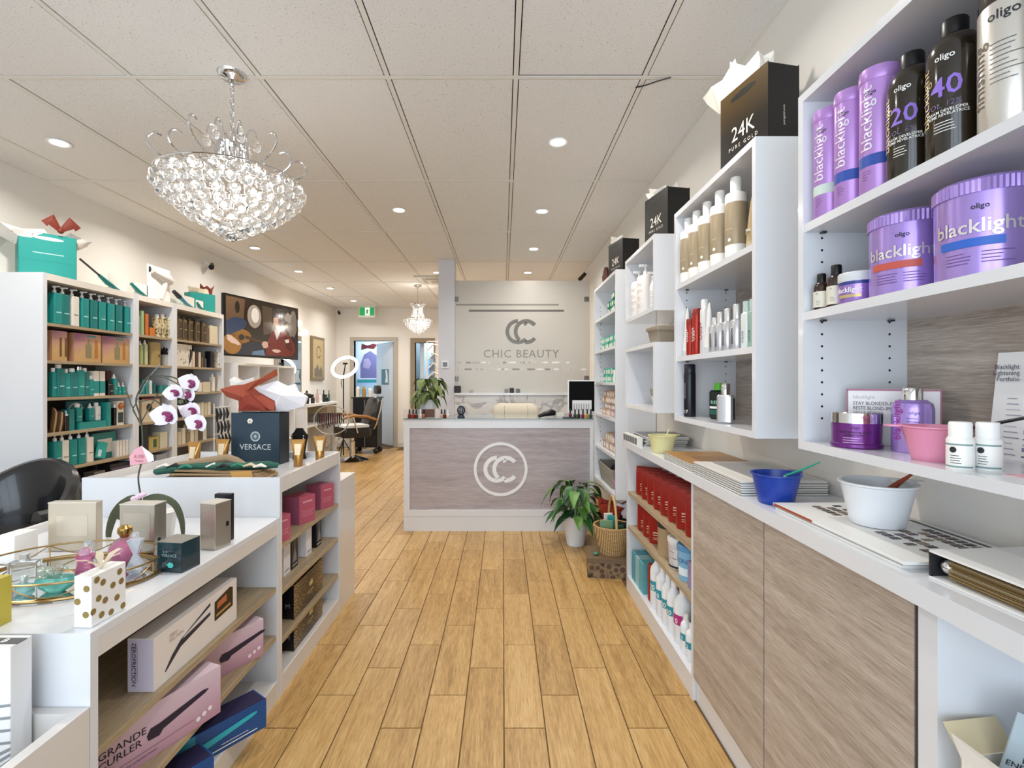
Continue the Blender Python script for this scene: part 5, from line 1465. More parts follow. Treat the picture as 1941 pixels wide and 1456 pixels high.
def sq_bottle(label, px, z, w, h, m, cap='pump', txt=None, grp='teal bottles on the left wall shelves', x=GX_, d=None, capm=None, rot=0.0):
    t = thing('care_bottle', label, 'bottle', (x, ly(px, x) if px > 20 else px, z + .0005), rot, grp)
    d = d or w; ch = .05 if cap == 'pump' else .028 if cap == 'cap' else .035
    bh = h - ch
    part('body', ('sqb', w, d, bh), lambda: MB().rbox(w, d, bh, w * .18, b=.004), m, t)
    cm = capm or mat('ebe9e6', .4)
    if cap == 'pump':
        part('pump', ('sqp', w, bh), lambda: MB().lathe([(.011, bh), (.011, bh + .02), (.005, bh + .021), (.005, bh + .036), (.012, bh + .037), (.012, bh + .048), (0, bh + .05)], 12), cm, t)
        part('nozzle', ('sqn', bh), lambda: MB().box(0, .034, -.006, .006, bh + .04, bh + .048), cm, t, smooth=False)
    elif cap == 'cap':
        part('cap', ('sqc', w, bh), lambda: MB().lathe([(w * .32, bh), (w * .32, bh + .025), (w * .28, bh + .028), (0, bh + .028)], 14), cm, t)
    else:
        part('dropper', ('sqd', w, bh), lambda: MB().lathe([(w * .34, bh), (w * .34, bh + .012), (w * .2, bh + .014), (w * .12, bh + .035), (0, bh + .035)], 12), cm, t)
    if txt:
        part('print', ('sqt', w, d, bh, txt), lambda: rects([(-d * .3, d * .3, bh * .36, bh * .40)]).tx(lambda x_, y_, z_: (w / 2 + .0006, x_, y_)), mat(txt, .5), t, smooth=False)
    return t


def plain_box(name, label, px0, px1, z, h, m, d=.1, x=LXF - .03, grp=None, cat='box', side=None, y=None):
    y0, y1 = (ly(px0, x), ly(px1, x)) if y is None else y
    t = thing(name, label, cat, (x, (y0 + y1) / 2, z + .0005), 0, grp)
    w = y1 - y0 - .007
    MB().box(-d, 0, -w / 2, w / 2, 0, h).build('carton', m, t, smooth=False)
    if side: MB().box(-d, 0, -w / 2 - .0008, -w / 2, .001, h - .001).build('end_face', side, t, smooth=False)
    t['w'] = w
    return t


TP = '9fd6d0'
# near bay
for i, px in enumerate((103, 118, 136, 155, 172, 188, 205, 220, 237)):
    w_ = i == 2
    sq_bottle('%s pump bottle from the left on the near bay top shelf%s' % (ORD[i], ', white one' if w_ else ''), px, LV[0], .064, .262, mat('e2dcd2', .4) if w_ else [TEAL, TEALD, TEAL][i % 3], 'pump', '8a8378' if w_ else TP)
GOLDB, nto, bo_ = nmat('sunset_print', .4)
tco = node(nto, 'ShaderNodeTexCoord'); mpo = node(nto, 'ShaderNodeMapping'); mpo.inputs['Location'].default_value = (.0, .0, .0); mpo.inputs['Scale'].default_value = (0, 2.4, -3.2)
gro = node(nto, 'ShaderNodeTexGradient'); rpo = ramp(nto, [(.0, 'bf9860'), (.3, 'c6a06c'), (.55, 'b98a80'), (.8, '8a5078')])
mao = node(nto, 'ShaderNodeVectorMath', operation='DOT_PRODUCT'); mao.inputs[1].default_value = (0, -1.6, 3.4)
nto.links.new(tco.outputs['Object'], mao.inputs[0]); nto.links.new(mao.outputs['Value'], rpo.inputs[0]); nto.links.new(rpo.outputs[0], bo_.inputs['Base Color'])
for i, (a, b_) in enumerate(((98, 128), (140, 192), (194, 247))):
    t = plain_box('gift_set_box', ['leftmost gold and purple gift set on the near bay', 'middle gold and purple gift set showing two bottles', 'rightmost gold and purple gift set showing two bottles'][i], a, b_, LV[1], .205, GOLDB, .13, grp='gold gift sets', side=mat('b98a66', .45))
    w = t['w']
    if i:
        MB().add([(.001, y_, z_) for y_, z_ in ((-.02, .03), (.03, .03), (.034, .12), (.012, .145), (.012, .165), (-.002, .165), (-.002, .145), (-.024, .12))], [tuple(range(8))]).build('bottle_picture', mat('8a7f5e', .4), t, smooth=False)
        MB().add([(.001, y_, z_) for y_, z_ in ((.06, .03), (.088, .03), (.088, .12), (.084, .165), (.064, .165), (.06, .12))], [tuple(range(6))]).build('bottle_picture', mat('b5712c', .4), t, smooth=False)
        rects([(-.01, .07, .183, .195)]).tx(lambda x_, y_, z_: (.001, x_, y_)).build('teal_title', mat('3f8f88', .5), t, smooth=False)
    else:
        for yy in (-.02, .02): MB().box(0, .001, yy + .02, yy + .035, .03, .16).build('bottle_picture', mat('6a4526', .4), t, smooth=False)
NAMES3 = [(100, .036, .2, 'e', 'cap'), (110, .056, .225, 't', 'cap'), (123, .05, .195, 't', 'cap'), (135.5, .056, .2, 't', 'cap'), (148.5, .056, .215, 'c', 'cap'), (159.5, .045, .205, 't', 'cap')]
for i, (px, w, h, k, c) in enumerate(NAMES3):
    sq_bottle('%s tall teal bottle from the left on the near bay third shelf' % ORD[i], px, LV[2], w, h, [TEAL, TEALD][i % 2], 'cap', TP, capm=CHROME if k == 'c' else None)
sq_bottle('short teal bottle with big white cap on the third shelf', 170, LV[2], .048, .15, TEAL, 'cap', TP)
for i, px in enumerate((183, 194.5)):
    t = plain_box('duo_carton', ['first teal and white carton on the third shelf', 'second teal and white carton on the third shelf'][i], px - 5.4, px + 5.4, LV[2], .185, mat('e4ddd2', .5), .06, grp='teal and white cartons')
    w = t['w']; MB().box(-.0605, .0008, -w / 2 - .0006, w / 2 + .0006, .02, .11).build('teal_band', TEAL, t, smooth=False)
sq_bottle('dark amber bottle with black cap on the near bay third shelf', 206, LV[2], .05, .115, mat('1c1512', .2), 'cap', TP, capm=BLACK)
plain_box('red_carton', 'dark red carton behind the amber bottle on third shelf', 201, 211, LV[2], .19, mat('5a2018', .5), .05, x=-3.12)
sq_bottle('teal spray bottle with white nozzle on the third shelf', 215.5, LV[2], .04, .165, TEAL, 'drop', TP)
sq_bottle('first small teal bottle with white pointed cap', 224.5, LV[2], .032, .1, TEAL, 'drop', TP)
sq_bottle('second small teal bottle with white pointed cap', 232.5, LV[2], .032, .1, TEAL, 'drop', TP)
t = thing('teal_tube', 'teal flat tube leaning at the right of the third shelf', 'tube', (-3.1, ly(241, -3.1), LV[2] + .002), 0)
MB().loft([[(x, y, z) for x, y in rrect(w, d, min(w, d) * .4, 3)] for d, w, z in ((.04, .03, 0), (.045, .026, .08), (.055, .004, .2))]).build('body', TEAL, t)
MB().lathe([(.02, -.0), (.021, .02), (0, .021)], 14).build('cap', mat('ebe9e6', .4), t)
# fourth shelf of near bay
t = thing('brown_hairpiece', 'brown and cream patterned hair piece at left of fourth shelf', 'hair piece', (-3.06, ly(108), LV[3] + .001))
for k in range(6): MB().tube([(.0, -.04 + .016 * k, .0), (.012, -.045 + .016 * k, .06), (.008, -.03 + .015 * k, .13), (-.01, -.015 + .012 * k, .165 - .008 * k)], [.009, .012, .011, .006], 8).build('lock', mat(['5a3c22', 'b89a6e', '3a2616'][k % 3], .7), t)
sq_bottle('brown bottle with white pointed cap on the fourth shelf', 124.5, LV[3], .045, .14, mat('2a1710', .25), 'drop', None)
plain_box('teal_carton', 'tall teal carton left of the gift tray, fourth shelf', 131, 142, LV[3], .15, TEALD, .06)
t = thing('gift_tray', 'teal gift tray on the fourth shelf of the near bay', 'gift set', (LXF - .03, (ly(144) + ly(197)) / 2, LV[3] + .0005))
w = ly(197) - ly(144)
MB().box(-.09, 0, -w / 2, w / 2, 0, .05).build('tray', TEAL, t, smooth=False)
MB().box(-.1, -.09, -w / 2, w / 2, 0, .2).build('backing_card', mat('2f6f74', .5), t, smooth=False)
arcband(-.05, .12, .07, .062, 20, 160, 14).tx(lambda x_, y_, z_: (-.0895, x_, y_)).build('arch_print', mat('d8d0e0', .5), t, smooth=False)
sq_bottle('white capped teal bottle standing in the gift tray', ly(151), LV[3] + .051, .05, .135, TEAL, 'cap', TP, x=-3.075)
sq_bottle('teal dropper bottle standing in the gift tray', ly(175), LV[3] + .051, .042, .13, TEAL, 'drop', TP, x=-3.075)
sq_bottle('white bottle standing in the gift tray', ly(187), LV[3] + .051, .045, .135, mat('e6e4e2', .4), 'cap', '8a8378', x=-3.075)
plain_box('teal_carton', 'tall teal carton right of the gift tray, fourth shelf', 201.5, 211, LV[3], .185, TEAL, .07)
sq_bottle('dark bottle with white cap beside the picture carton', 217, LV[3], .036, .165, mat('2a1a18', .25), 'cap', None)
t = plain_box('picture_carton', 'carton with an orange and black picture, fourth shelf right', 222, 235, LV[3], .19, mat('d9d3c6', .5), .05)
w = t['w']; MB().box(0, .001, -w * .4, w * .4, .02, .1).build('dark_picture', mat('2c3a38', .5), t, smooth=False); MB().ball((-.01, 0, .15), .03, 10, 6).build('orange_puff', mat('b0652a', .7), t)
plain_box('teal_backdrop', 'wide teal display card at the rear of fourth shelf', 128, 236, LV[3], .215, mat('2a7f82', .5), .01, x=-3.2)
# fifth shelf of near bay
for i, (px, k) in enumerate(((103.5, 't'), (117, 'w'), (133, 't'), (149, 't'), (164.5, 'w'))):
    sq_bottle('%s pump bottle from the left on the near bay fifth shelf' % ORD[i], px, LV[4], .062, .235, TEAL if k == 't' else mat('e2dcd2', .4), 'pump', TP if k == 't' else '8a8378', grp='pump bottles on the fifth shelf')
t = plain_box('window_box', 'teal box with a clear square window on the fifth shelf', 174, 220, LV[4], .2, TEALD, .06, x=-3.07)
MB().box(0, .0015, -.065, .075, .045, .15).build('window', mat('cfc9c0', .3), t, smooth=False)
MB().box(.0015, .002, -.06, .0, .05, .13).build('window_shade', mat('a9bdb8', .4), t, smooth=False)
t = thing('teal_sachet', 'small teal sachet tilted in front of the window box', 'sachet', (-3.03, ly(183), LV[4] + .018), (radians(-14), 0, 0))
MB().box(-.004, .004, -.045, .045, 0, .12).build('sachet_body', mat('27a5a0', .4), t, smooth=False)
MB().box(.004, .005, -.03, .0, .01, .06).build('pale_print', mat('d5e6ea', .5), t, smooth=False)
for i in range(5): plain_box('slim_carton', '%s slim white carton from the left beside the window box' % ORD[i], 221 + i * 5.8, 226.6 + i * 5.8, LV[4], .125, mat('e8e2da', .5), .06, grp='slim white cartons')
t = thing('hair_ring', 'brown hair ring hanging behind the slim white cartons', 'hair piece', (-3.2, ly(215, -3.2), LV[4] + .06))
MB().tube([(0, .06 * cos(a), .06 + .09 * sin(a)) for a in [2 * pi * k / 20 for k in range(20)]], .014, 8, True).build('ring', mat('5d4632', .8), t)
plain_box('white_backing_card', 'pale backing card at the rear of fifth shelf', 196, 245, LV[4], .21, mat('cfcbc4', .5), .01, x=-3.25)
# lowest visible shelf
t = plain_box('dark_patterned_box', 'dark box with purple speckled print on the sixth shelf', 208, 248, LV[5], .2, mat('241f2c', .5), .1)
MB().box(0, .001, -t['w'] * .42, t['w'] * .42, .03, .17).build('speckled_print', mat('5a4a66', .6), t, smooth=False)
sq_bottle('black lidded jar on the sixth shelf of near bay', 166, LV[5], .08, .14, mat('d9d6d0', .4), 'cap', None, capm=BLACK)
plain_box('grey_carton', 'grey carton on the sixth shelf of near bay', 178, 200, LV[5], .17, mat('77746e', .5), .08)

# middle bay
sq_bottle('pale green slim bottle at left of the middle bay', 263.6, LV[0], .03, .19, mat('a9bf98', .4), 'cap', None, grp='middle bay goods', capm=mat('a9bf98', .4))
plain_box('green_carton', 'pale green carton on the middle bay top shelf', 267.5, 273.5, LV[0], .205, mat('9fb88c', .5), .06)
plain_box('orange_carton', 'tall orange carton on the middle bay top shelf', 275, 282, LV[0], .185, mat('bf6a28', .5), .06)
plain_box('orange_carton', 'low orange carton on the middle bay top shelf', 283.5, 294, LV[0], .075, mat('c4701f', .5), .07)
LEO, ntl, bl_ = nmat('leopard_print', .5)
tcl = node(ntl, 'ShaderNodeTexCoord'); nl = node(ntl, 'ShaderNodeTexNoise', i_Scale=55.0, i_Detail=1.0); rl = ramp(ntl, [(.40, '5f5134'), (.45, 'c9b98f'), (.8, 'd6c9a4')])
ntl.links.new(tcl.outputs['Object'], nl.inputs['Vector']); ntl.links.new(nl.outputs[0], rl.inputs[0]); ntl.links.new(rl.outputs[0], bl_.inputs['Base Color'])
for i, px in enumerate((297, 307, 318)): sq_bottle('%s leopard spotted bottle from the left on middle bay' % ORD[i], px, LV[0], .055, .2 + .012 * (i > 0), LEO, 'cap', None, grp='leopard spotted bottles', d=.06)
for i, px in enumerate((265, 274)): sq_bottle(['slim spotted green bottle at left of middle bay second shelf', 'pale spotted green bottle on middle bay second shelf'][i], px, LV[1], .036, .2 + .01 * i, [mat('a3ad74', .5), mat('b9bf94', .5)][i], 'drop', None, grp='green bottles')
t = thing('gold_case', 'curved gold case on the middle bay second shelf', 'case', (-3.07, ly(291, -3.07), LV[1] + .0005))
MB().loft([[(x, y, z) for x, y in rrect(.07, .12, .03, 4)] for z in (0, .2)]).build('case_body', mat('a48a55', .45), t)
MB().ball((.036, .02, .09), .014, 8, 6).build('emblem', mat('6d5a30', .5), t)
t = thing('dark_hair_sample', 'dark hair sample in a clear cup on the middle bay', 'hair piece', (-3.08, ly(311, -3.08), LV[1] + .0005))
MB().lathe([(0, 0), (.035, 0), (.04, .1), (.037, .1), (.032, .006), (0, .006)], 16).build('cup', mat('c9c6be', .3, alpha=.7), t)
q = random.Random(6)
for k in range(9): MB().tube([(q.uniform(-.02, .02), q.uniform(-.03, .03), .01), (q.uniform(-.02, .03), q.uniform(-.05, .05), .12), (q.uniform(0, .04), q.uniform(-.06, .06), .19 - .01 * k)], [.012, .016, .006], 6).build('hair_lock', mat('121013', .5), t)
for i, (a, b_, h, c) in enumerate(((263, 268, .11, '16343a'), (269, 275, .12, '1f7f7e'), (276, 282, .1, '2a8a88'), (283, 289, .115, 'd2d6d2'), (290, 296, .105, '1c5a62'), (303, 311, .07, '1f7f7e'), (311.5, 319, .07, '2f8f8c'))):
    plain_box('small_carton', '%s small dark or teal carton from the left, middle bay third shelf' % ORD[i], a, b_, LV[2], h, mat(c, .5), .06, grp='middle bay third shelf cartons')
t = plain_box('portrait_box', 'cream box with a portrait picture on the middle bay fourth shelf', 268, 303, LV[3], .2, mat('cfc0a4', .5), .1)
MB().ball((-.0, -.02, .12), .035, 12, 8).tx(lambda x_, y_, z_: (x_ * .05 + .001, y_, z_)).build('dark_hair_print', mat('2b1d16', .6), t)
MB().box(.001, .0015, .015, .05, .06, .11).build('green_print', mat('2f6f58', .6), t, smooth=False)
MB().box(-.1, .001, -t['w'] / 2, t['w'] / 2, .19, .2005).build('red_top_edge', mat('7d2a34', .5), t, smooth=False)
t = plain_box('gold_kit_box', 'gold kit box with green window on the fifth shelf', 282, 302, LV[4], .11, mat('b09a5c', .5), .09)
MB().box(0, .001, -.01, .03, .02, .09).build('green_window', mat('2c5a34', .4), t, smooth=False)
plain_box('pale_carton', 'pale printed carton on the middle bay fifth shelf', 303, 318, LV[4], .14, mat('cdc8ae', .5), .07)
plain_box('teal_small_box', 'small teal box at the back of the middle bay fifth shelf', 300, 314, LV[4], .215, mat('2f9a94', .5), .04, x=-3.2)
plain_box('dark_case', 'dark case at left of the middle bay fifth shelf', 268, 281, LV[4], .22, mat('1c2328', .5), .1)
plain_box('grey_bin', 'grey bin on the middle bay sixth shelf', 296, 318, LV[5], .2, mat('9aa0a8', .5), .1)

# far bay
BRZ = mat('6f5a3c', .35, .3)
for i, px in enumerate((337, 346.5, 358, 371, 383)): 
    t = sq_bottle('%s bronze bottle from the left on the far bay top shelf' % ORD[i], px, LV[0], .055, .225, BRZ, 'cap', None, grp='bronze bottles', capm=mat('4a3b28', .4))
    MB().box(.028, .0286, -.02, .02, .02, .17).build('dark_label', mat('43362a', .5), t, smooth=False); MB().box(.0286, .029, -.012, .014, .1, .106).build('label_line', mat('cbb98a', .5), t, smooth=False)
plain_box('bronze_carton', 'slim bronze carton right of the bronze bottles', 390.5, 396.5, LV[0], .16, mat('6b5138', .5), .06)
t = plain_box('cream_carton', 'cream carton with slanted print on the far bay', 397.5, 413, LV[0], .19, mat('d8ccb0', .5), .07)
t = thing('gold_pump', 'small gold pump bottle at right of the far bay', 'bottle', (-3.04, ly(419.5, -3.04), LV[0] + .0005))
MB().lathe([(0, 0), (.02, 0), (.022, .06), (.01, .07), (.01, .1), (0, .1)], 14).build('body', GOLD, t)
WHP, ntw, bw_ = nmat('white_sketch_print', .5)
tcw = node(ntw, 'ShaderNodeTexCoord'); nw = node(ntw, 'ShaderNodeTexNoise', i_Scale=38.0, i_Detail=2.0); rw = ramp(ntw, [(.36, '6f675c'), (.4, 'd9d1c2'), (.8, 'e6dfd2')])
ntw.links.new(tcw.outputs['Object'], nw.inputs['Vector']); ntw.links.new(nw.outputs[0], rw.inputs[0]); ntw.links.new(rw.outputs[0], bw_.inputs['Base Color'])
t = plain_box('sketch_box', 'wide white box with black sketch print on the far bay', 335, 364, LV[1], .21, WHP, .12)
MB().tube([(.001, .07, .03), (.001, .09, .08), (.001, .1, .14), (.001, .085, .17)], [.008, .016, .022, .01], 6).tx(lambda x_, y_, z_: (x_ * .06 + .001, y_, z_)).build('figure_print', mat('2b2523', .6), t)
for i, (a, b_, h, c) in enumerate(((365, 370, .15, 'd9c3ae'), (371, 376, .15, '3a2a20'), (377, 381, .15, 'dcc6b0'), (382, 386, .1, '6b5238'), (387, 392, .09, '3a3f44'), (399, 404, .17, '15151a'))):
    plain_box('slim_box', '%s slim box from the left on the far bay second shelf' % ORD[i], a, b_, LV[1], h, mat(c, .5), .06, grp='slim boxes on the far bay')
sq_bottle('white sketch printed bottle at right of the far bay second shelf', 412, LV[1], .06, .2, WHP, 'cap', None, grp='far bay bottles')
for i, (px, w, h, c) in enumerate(((339, .05, .13, 'd8d2c6'), (349, .05, .1, '8f9698'), (376, .05, .12, 'e2ddd2'), (402, .045, .19, 'e6e2da'), (413, .06, .2, 'e0dbd0'))):
    sq_bottle('%s pale bottle from the left on the far bay third shelf' % ORD[i], px, LV[2], w, h, mat(c, .45), 'cap' if i != 3 else 'drop', None, grp='pale bottles on the far bay')
plain_box('cream_kit', 'cream kit box with handle hole on the far bay third shelf', 385, 399, LV[2], .1, mat('d3c6a8', .5), .08, x=-3.03)
for i in range(6): plain_box('cream_pack', '%s cream pack from the left on the far bay fourth shelf' % ORD[i], 362 + i * 6.4, 367.8 + i * 6.4, LV[3], .12 + .01 * (i % 2), mat(['d8cdb6', 'cabf9f', 'ddd3bd'][i % 3], .6), .07, grp='cream packs')
for i in range(7): plain_box('cream_pot_pack', '%s small pack from the left on the far bay fifth shelf' % ORD[i], 337 + i * 8, 344 + i * 8, LV[4], [.12, .15, .1, .17, .13, .16, .12][i], mat(['cfc0a0', 'd9d0c0', '8d7a5c', 'd8cdb6', 'bfb49c', '5a4c3e', 'd3cbb8'][i], .6), .07, grp='small packs on the far bay')

# hair accessory rack in front of the far bay
t = thing('accessory_rack', 'white wire rack hung with dark hair accessories before the shelves', 'rack', (-2.80, 5.0, 0))
for y in (-.14, .14): MB().tube([(0, y, .0), (0, y, 1.1)], .006, 6).build('upright', mat('d9d9d6', .4), t)
for z in (.55, .8, .93, 1.06): MB().tube([(0, -.14, z), (0, .14, z)], .005, 6).build('crossbar', mat('d9d9d6', .4), t)
MB().box(-.12, .12, -.18, .18, 0, .02).build('foot', mat('d9d9d6', .4), t, smooth=False)
q = random.Random(12)
for k in range(12):
    y = -.12 + .02 * k; z = [1.05, .92, .79][k % 3]
    MB().tube([(.012, y, z), (.02, y + .01, z - .06), (.015, y, z - .13 + .02 * (k % 2))], [.006, .014, .007], 6).build('hair_accessory', mat(['121214', '1d2026', '3a3d44', '26262e'][k % 4], .6), t)

# on top of the shelves
TT = 2.0305
TEALB = mat('2f9c94', .4)
t = carrier('teal_bag', 'large teal paper bag with spotted tissue on the near shelf', (-3.13, 3.44, TT), radians(52), .30, .10, .29, TEALB, mat('24857e', .4), None, None, PAPER, .02, True)
rects([(-.08, .08, 0, .006)]).build('title_line', mat('b9dcd8', .5), t, (0, -.0508, .15), FRONT, smooth=False)
rects([(-.149, .149, 0, .0015)]).build('fold_line', mat('27877f', .5), t, (0, -.0506, .10), FRONT, smooth=False)
SPT, nts, bs_ = nmat('spotted_tissue', .8)
tcs = node(nts, 'ShaderNodeTexCoord'); vs_ = node(nts, 'ShaderNodeTexVoronoi', i_Scale=38.0); rs_ = ramp(nts, [(.13, 'a07a68'), (.17, 'ece7df'), (1.0, 'ece7df')])
nts.links.new(tcs.outputs['Object'], vs_.inputs['Vector']); nts.links.new(vs_.outputs['Distance'], rs_.inputs[0]); nts.links.new(rs_.outputs[0], bs_.inputs['Base Color'])
crumple(-.08, .02, .2, .2, .13, 5, 3, (-.1, .0)).build('spotted_tissue', SPT, t, smooth=False)
crumple(.10, .02, .2, .13, .12, 5, 8, (.06, .02)).build('spotted_tissue', SPT, t, smooth=False)
for a, l in ((.35, .1), (2.6, .1)): MB().strip([(.06, -.06, .32), (.06 + l * .6 * cos(a), -.08, .385), (.06 + l * cos(a), -.07, .35)], [.012, .04, .022], up=(0, 1, 0)).build('red_bow', mat('7a2f1f', .6), t)
MB().ball((.06, -.07, .32), .02, 8, 6).build('bow_knot', mat('7a2f1f', .6), t)
t = carrier('teal_bag', 'small teal paper bag with red tissue beside the television', (-3.13, 5.18, TT), radians(62), .26, .10, .19, TEALB, mat('24857e', .4), None, None, PAPER, .02, False)
crumple(-.02, 0, .12, .12, .13, 5, 5).build('cream_tissue', mat('d9cbb0', .8), t, smooth=False)
crumple(.07, 0, .14, .08, .15, 5, 6).build('red_tissue', mat('7d3024', .7), t, smooth=False)


def standee(label, y, pts, m, name='cut_out_sign', h=.1):
    t = thing(name, label, 'sign', (-3.06, y, TT), 0, 'printed signs on the shelf top')
    return t


t = standee('white sign printed with a teal curling wand, first', 3.92, None, None)
MB().box(-.004, 0, -.03, .16, 0, .13).build('card', mat('e6e2da', .5), t, smooth=False)
MB().tube([(.006, -.30, .17), (.006, -.13, .09)], .0075, 8).build('wand_rod', mat('4a4a4c', .3, .6), t)
MB().tube([(.006, -.13, .09), (.01, -.05, .045), (.01, .08, .005)], [.011, .02, .008], 8).build('wand_grip', TEALD, t)
t = standee('white sign printed with a second smaller teal handle', 4.22, None, None)
MB().box(-.004, 0, -.06, .10, 0, .11).build('card', mat('e6e2da', .5), t, smooth=False)
MB().tube([(.006, -.10, .09), (.01, -.03, .045), (.01, .09, .005)], [.013, .018, .006], 8).build('wand_grip', TEALD, t)
t = standee('tall white sign with a pale hair dryer picture', 4.46, None, None)
MB().box(-.004, 0, -.15, .15, 0, .30).build('card', mat('e9e5dd', .5), t, smooth=False)
MB().tube([(.008, -.10, .25), (.01, -.02, .235), (.01, .08, .215), (.008, .13, .195)], [.024, .03, .05, .04], 14).build('dryer_barrel', mat('d5d0c9', .4), t)
MB().tube([(.01, .07, .19), (.01, .05, .11), (.01, .02, .02)], [.026, .022, .02], 10).build('dryer_handle', mat('cfcac4', .4), t)
MB().lathe([(.026, 0), (.026, .004), (0, .004)], 16).tx(lambda x, y, z: (x * .5 + .008, -.125 - z, y + .256)).build('dryer_nozzle', mat('2d2d30', .4), t)
t = standee('white sign printed with a teal heated brush', 4.83, None, None)
MB().box(-.004, 0, -.03, .14, 0, .11).build('card', mat('e6e2da', .5), t, smooth=False)
MB().tube([(.008, -.18, .12), (.01, -.1, .08)], [.018, .024], 8).build('brush_head', mat('26282c', .5), t)
MB().tube([(.01, -.1, .08), (.01, 0, .035), (.01, .12, .005)], [.02, .014, .007], 8).build('brush_grip', mat('2f7f94', .4), t)
t = standee('small white sign with a dark teal handle beside the small bag', 5.02, None, None)
MB().box(-.004, 0, -.02, .10, 0, .10).build('card', mat('e6e2da', .5), t, smooth=False)
MB().tube([(.01, -.02, .07), (.01, .03, .03), (.01, .12, .005)], [.012, .014, .006], 8).build('brush_grip', TEALD, t)
for i, (loc, lb) in enumerate((((-3.26, 5.6, 2.60), 'small black security camera on the left wall above the television'), ((-3.22, 9.8, 2.66), 'small black security camera in the far left ceiling corner'), ((1.03, 6.3, 2.64), 'small black security camera above the glass screen at right'))):
    t = thing('security_camera', lb, 'camera', loc, [0, 0, pi][i])
    MB().lathe([(.03, 0), (.03, .01), (0, .011)], 14).tx(lambda x, y, z: (z - .058, y, x + .03)).build('mount', WHITE_M, t)
    MB().tube([(-.05, 0, .03), (.02, -.03, .01)], .009, 8).build('arm', WHITE_M, t)
    MB().tube([(.0, .02, .02), (.05, -.08, -.03)], [.024, .028], 12).build('housing', BLACK, t)
# leather tub chair
t = thing('tub_chair', 'black leather tub chair at the left edge of the picture', 'chair', (-2.86, 2.86, 0), 0)
LEA = mat('17181c', .22, coat=.3)
nseg = 26; prof = []
mb = MB(); rings = []
for i in range(nseg + 1):
    a = radians(-20 + 220 * i / nseg)
    k = max(0.0, sin(a)) ; top = .60 + .235 * (k ** 1.2)
    ring = []
    for r, z in ((.26, .36), (.265, top - .05), (.285, top - .01), (.315, top), (.345, top - .015), (.365, top - .06), (.35, .2), (.28, .2)):
        ring.append((r * cos(a) * 1.0, r * sin(a) * .95, z))
    rings.append(ring)
mb.loft(rings)
mb.build('shell', LEA, t)
MB().loft([[(x, y - .03, z) for x, y in rrect(w, .52, .14, 6)] for w, z in ((.5, .2), (.52, .24), (.52, .40), (.46, .44))]).build('seat_cushion', mat('2b231c', .3), t)
for i in (1, 3): 
    a = radians(45 * i); MB().tube([(.352 * cos(a), .352 * sin(a) * .95, .2), (.368 * cos(a), .368 * sin(a) * .95, .45), (.366 * cos(a), .366 * sin(a) * .95, .72)], .004, 6).build('seam', mat('0c0c0e', .4), t)
for sx in (-1, 1):
    for sy in (-1, 1): MB().lathe([(.018, 0), (.024, .2), (0, .2)], 12, (sx * .2, sy * .2, 0)).build('leg', BLACK, t)

# ------------------------------------------------------------------ reception desk
DY = 4.40
DX0_, DX1_ = -.87, .796
t = thing('reception_desk', 'white reception desk with grey oak front and round logo', 'desk', (0, DY, 0))
GREYOAK = wood('desk_wood', [(.28, '928789'), (.5, 'ada3a6'), (.72, 'c6bec0')], (.7, 1, 12), .3, 1.2, .1, coat=.3)
fw = .052
MB().box(DX0_, DX0_ + fw, 0, .03, .13, .965).build('frame_side', WHITE, t, smooth=False)
MB().box(DX1_ - .03, DX1_, 0, .03, .13, .965).build('frame_side', WHITE, t, smooth=False)
MB().box(DX0_ + fw, DX1_ - .03, 0, .03, .905, .965).build('frame_top', WHITE, t, smooth=False)
MB().box(DX0_ + fw, DX1_ - .03, 0, .03, .13, .185).build('frame_bottom', WHITE, t, smooth=False)
MB().box(DX0_, DX1_, .002, .03, 0, .128).build('plinth', WHITE, t, smooth=False)
pn = MB().box(DX0_ + fw, DX1_ - .03, .014, .03, .185, .905).build('front_panel', GREYOAK, t, smooth=False)
MB().box(DX0_, DX0_ + .03, .03, .62, 0, .965).build('end_panel', WHITE, t, smooth=False)
MB().box(DX1_ - .03, DX1_, .03, .62, 0, .965).build('end_panel', WHITE, t, smooth=False)
MB().box(DX0_, DX1_, 0, .62, .966, .982).build('top_board', WHITE, t, smooth=False)
MB().box(DX0_ - .005, DX1_, -.012, .62, .9825, .990).build('glass_top', mat('6f8480', .05, 0, .3, coat=.5), t, smooth=False)
LOGO = mat('eef0f2', .35)
lc = ((949 - CX) / F * DY, .0135, H - (890 - CY) / F * DY)
arcband(0, 0, .237, .212, 0, 360, 64, .006).build('logo_ring', LOGO, t, lc, FRONT, smooth=False)


def cc_logo(parent, loc, s, m, rot=FRONT, th=.004):
    for cx_, a0, a1 in ((-.034, 90, 316), (-.034, 40, 52), (.044, 38, 230), (.044, 264, 322)):
        arcband(cx_ * s, 0, .118 * s, .083 * s, a0, a1, max(4, int((a1 - a0) / 6)), th).build('logo_letter', m, parent, loc, rot, smooth=False)


cc_logo(t, lc, 1.0, LOGO)

# on the desk
DZt = .9905
PY = DY + .18
t = thing('potted_pothos', 'bushy pothos in a white pot on the reception desk', 'plant', ((812 - CX) / F * 4.72, 4.72, DZt + .0))
t.location.z = DZt
MB().lathe([(0, 0), (.07, 0), (.085, .15), (.09, .155), (.083, .155), (.075, .14), (0, .135)], 24).build('pot', mat('e9e9ea', .4), t)
q = random.Random(21)
LG = [mat('5d6d35', .55), mat('485a2a', .55), mat('76834a', .55)]


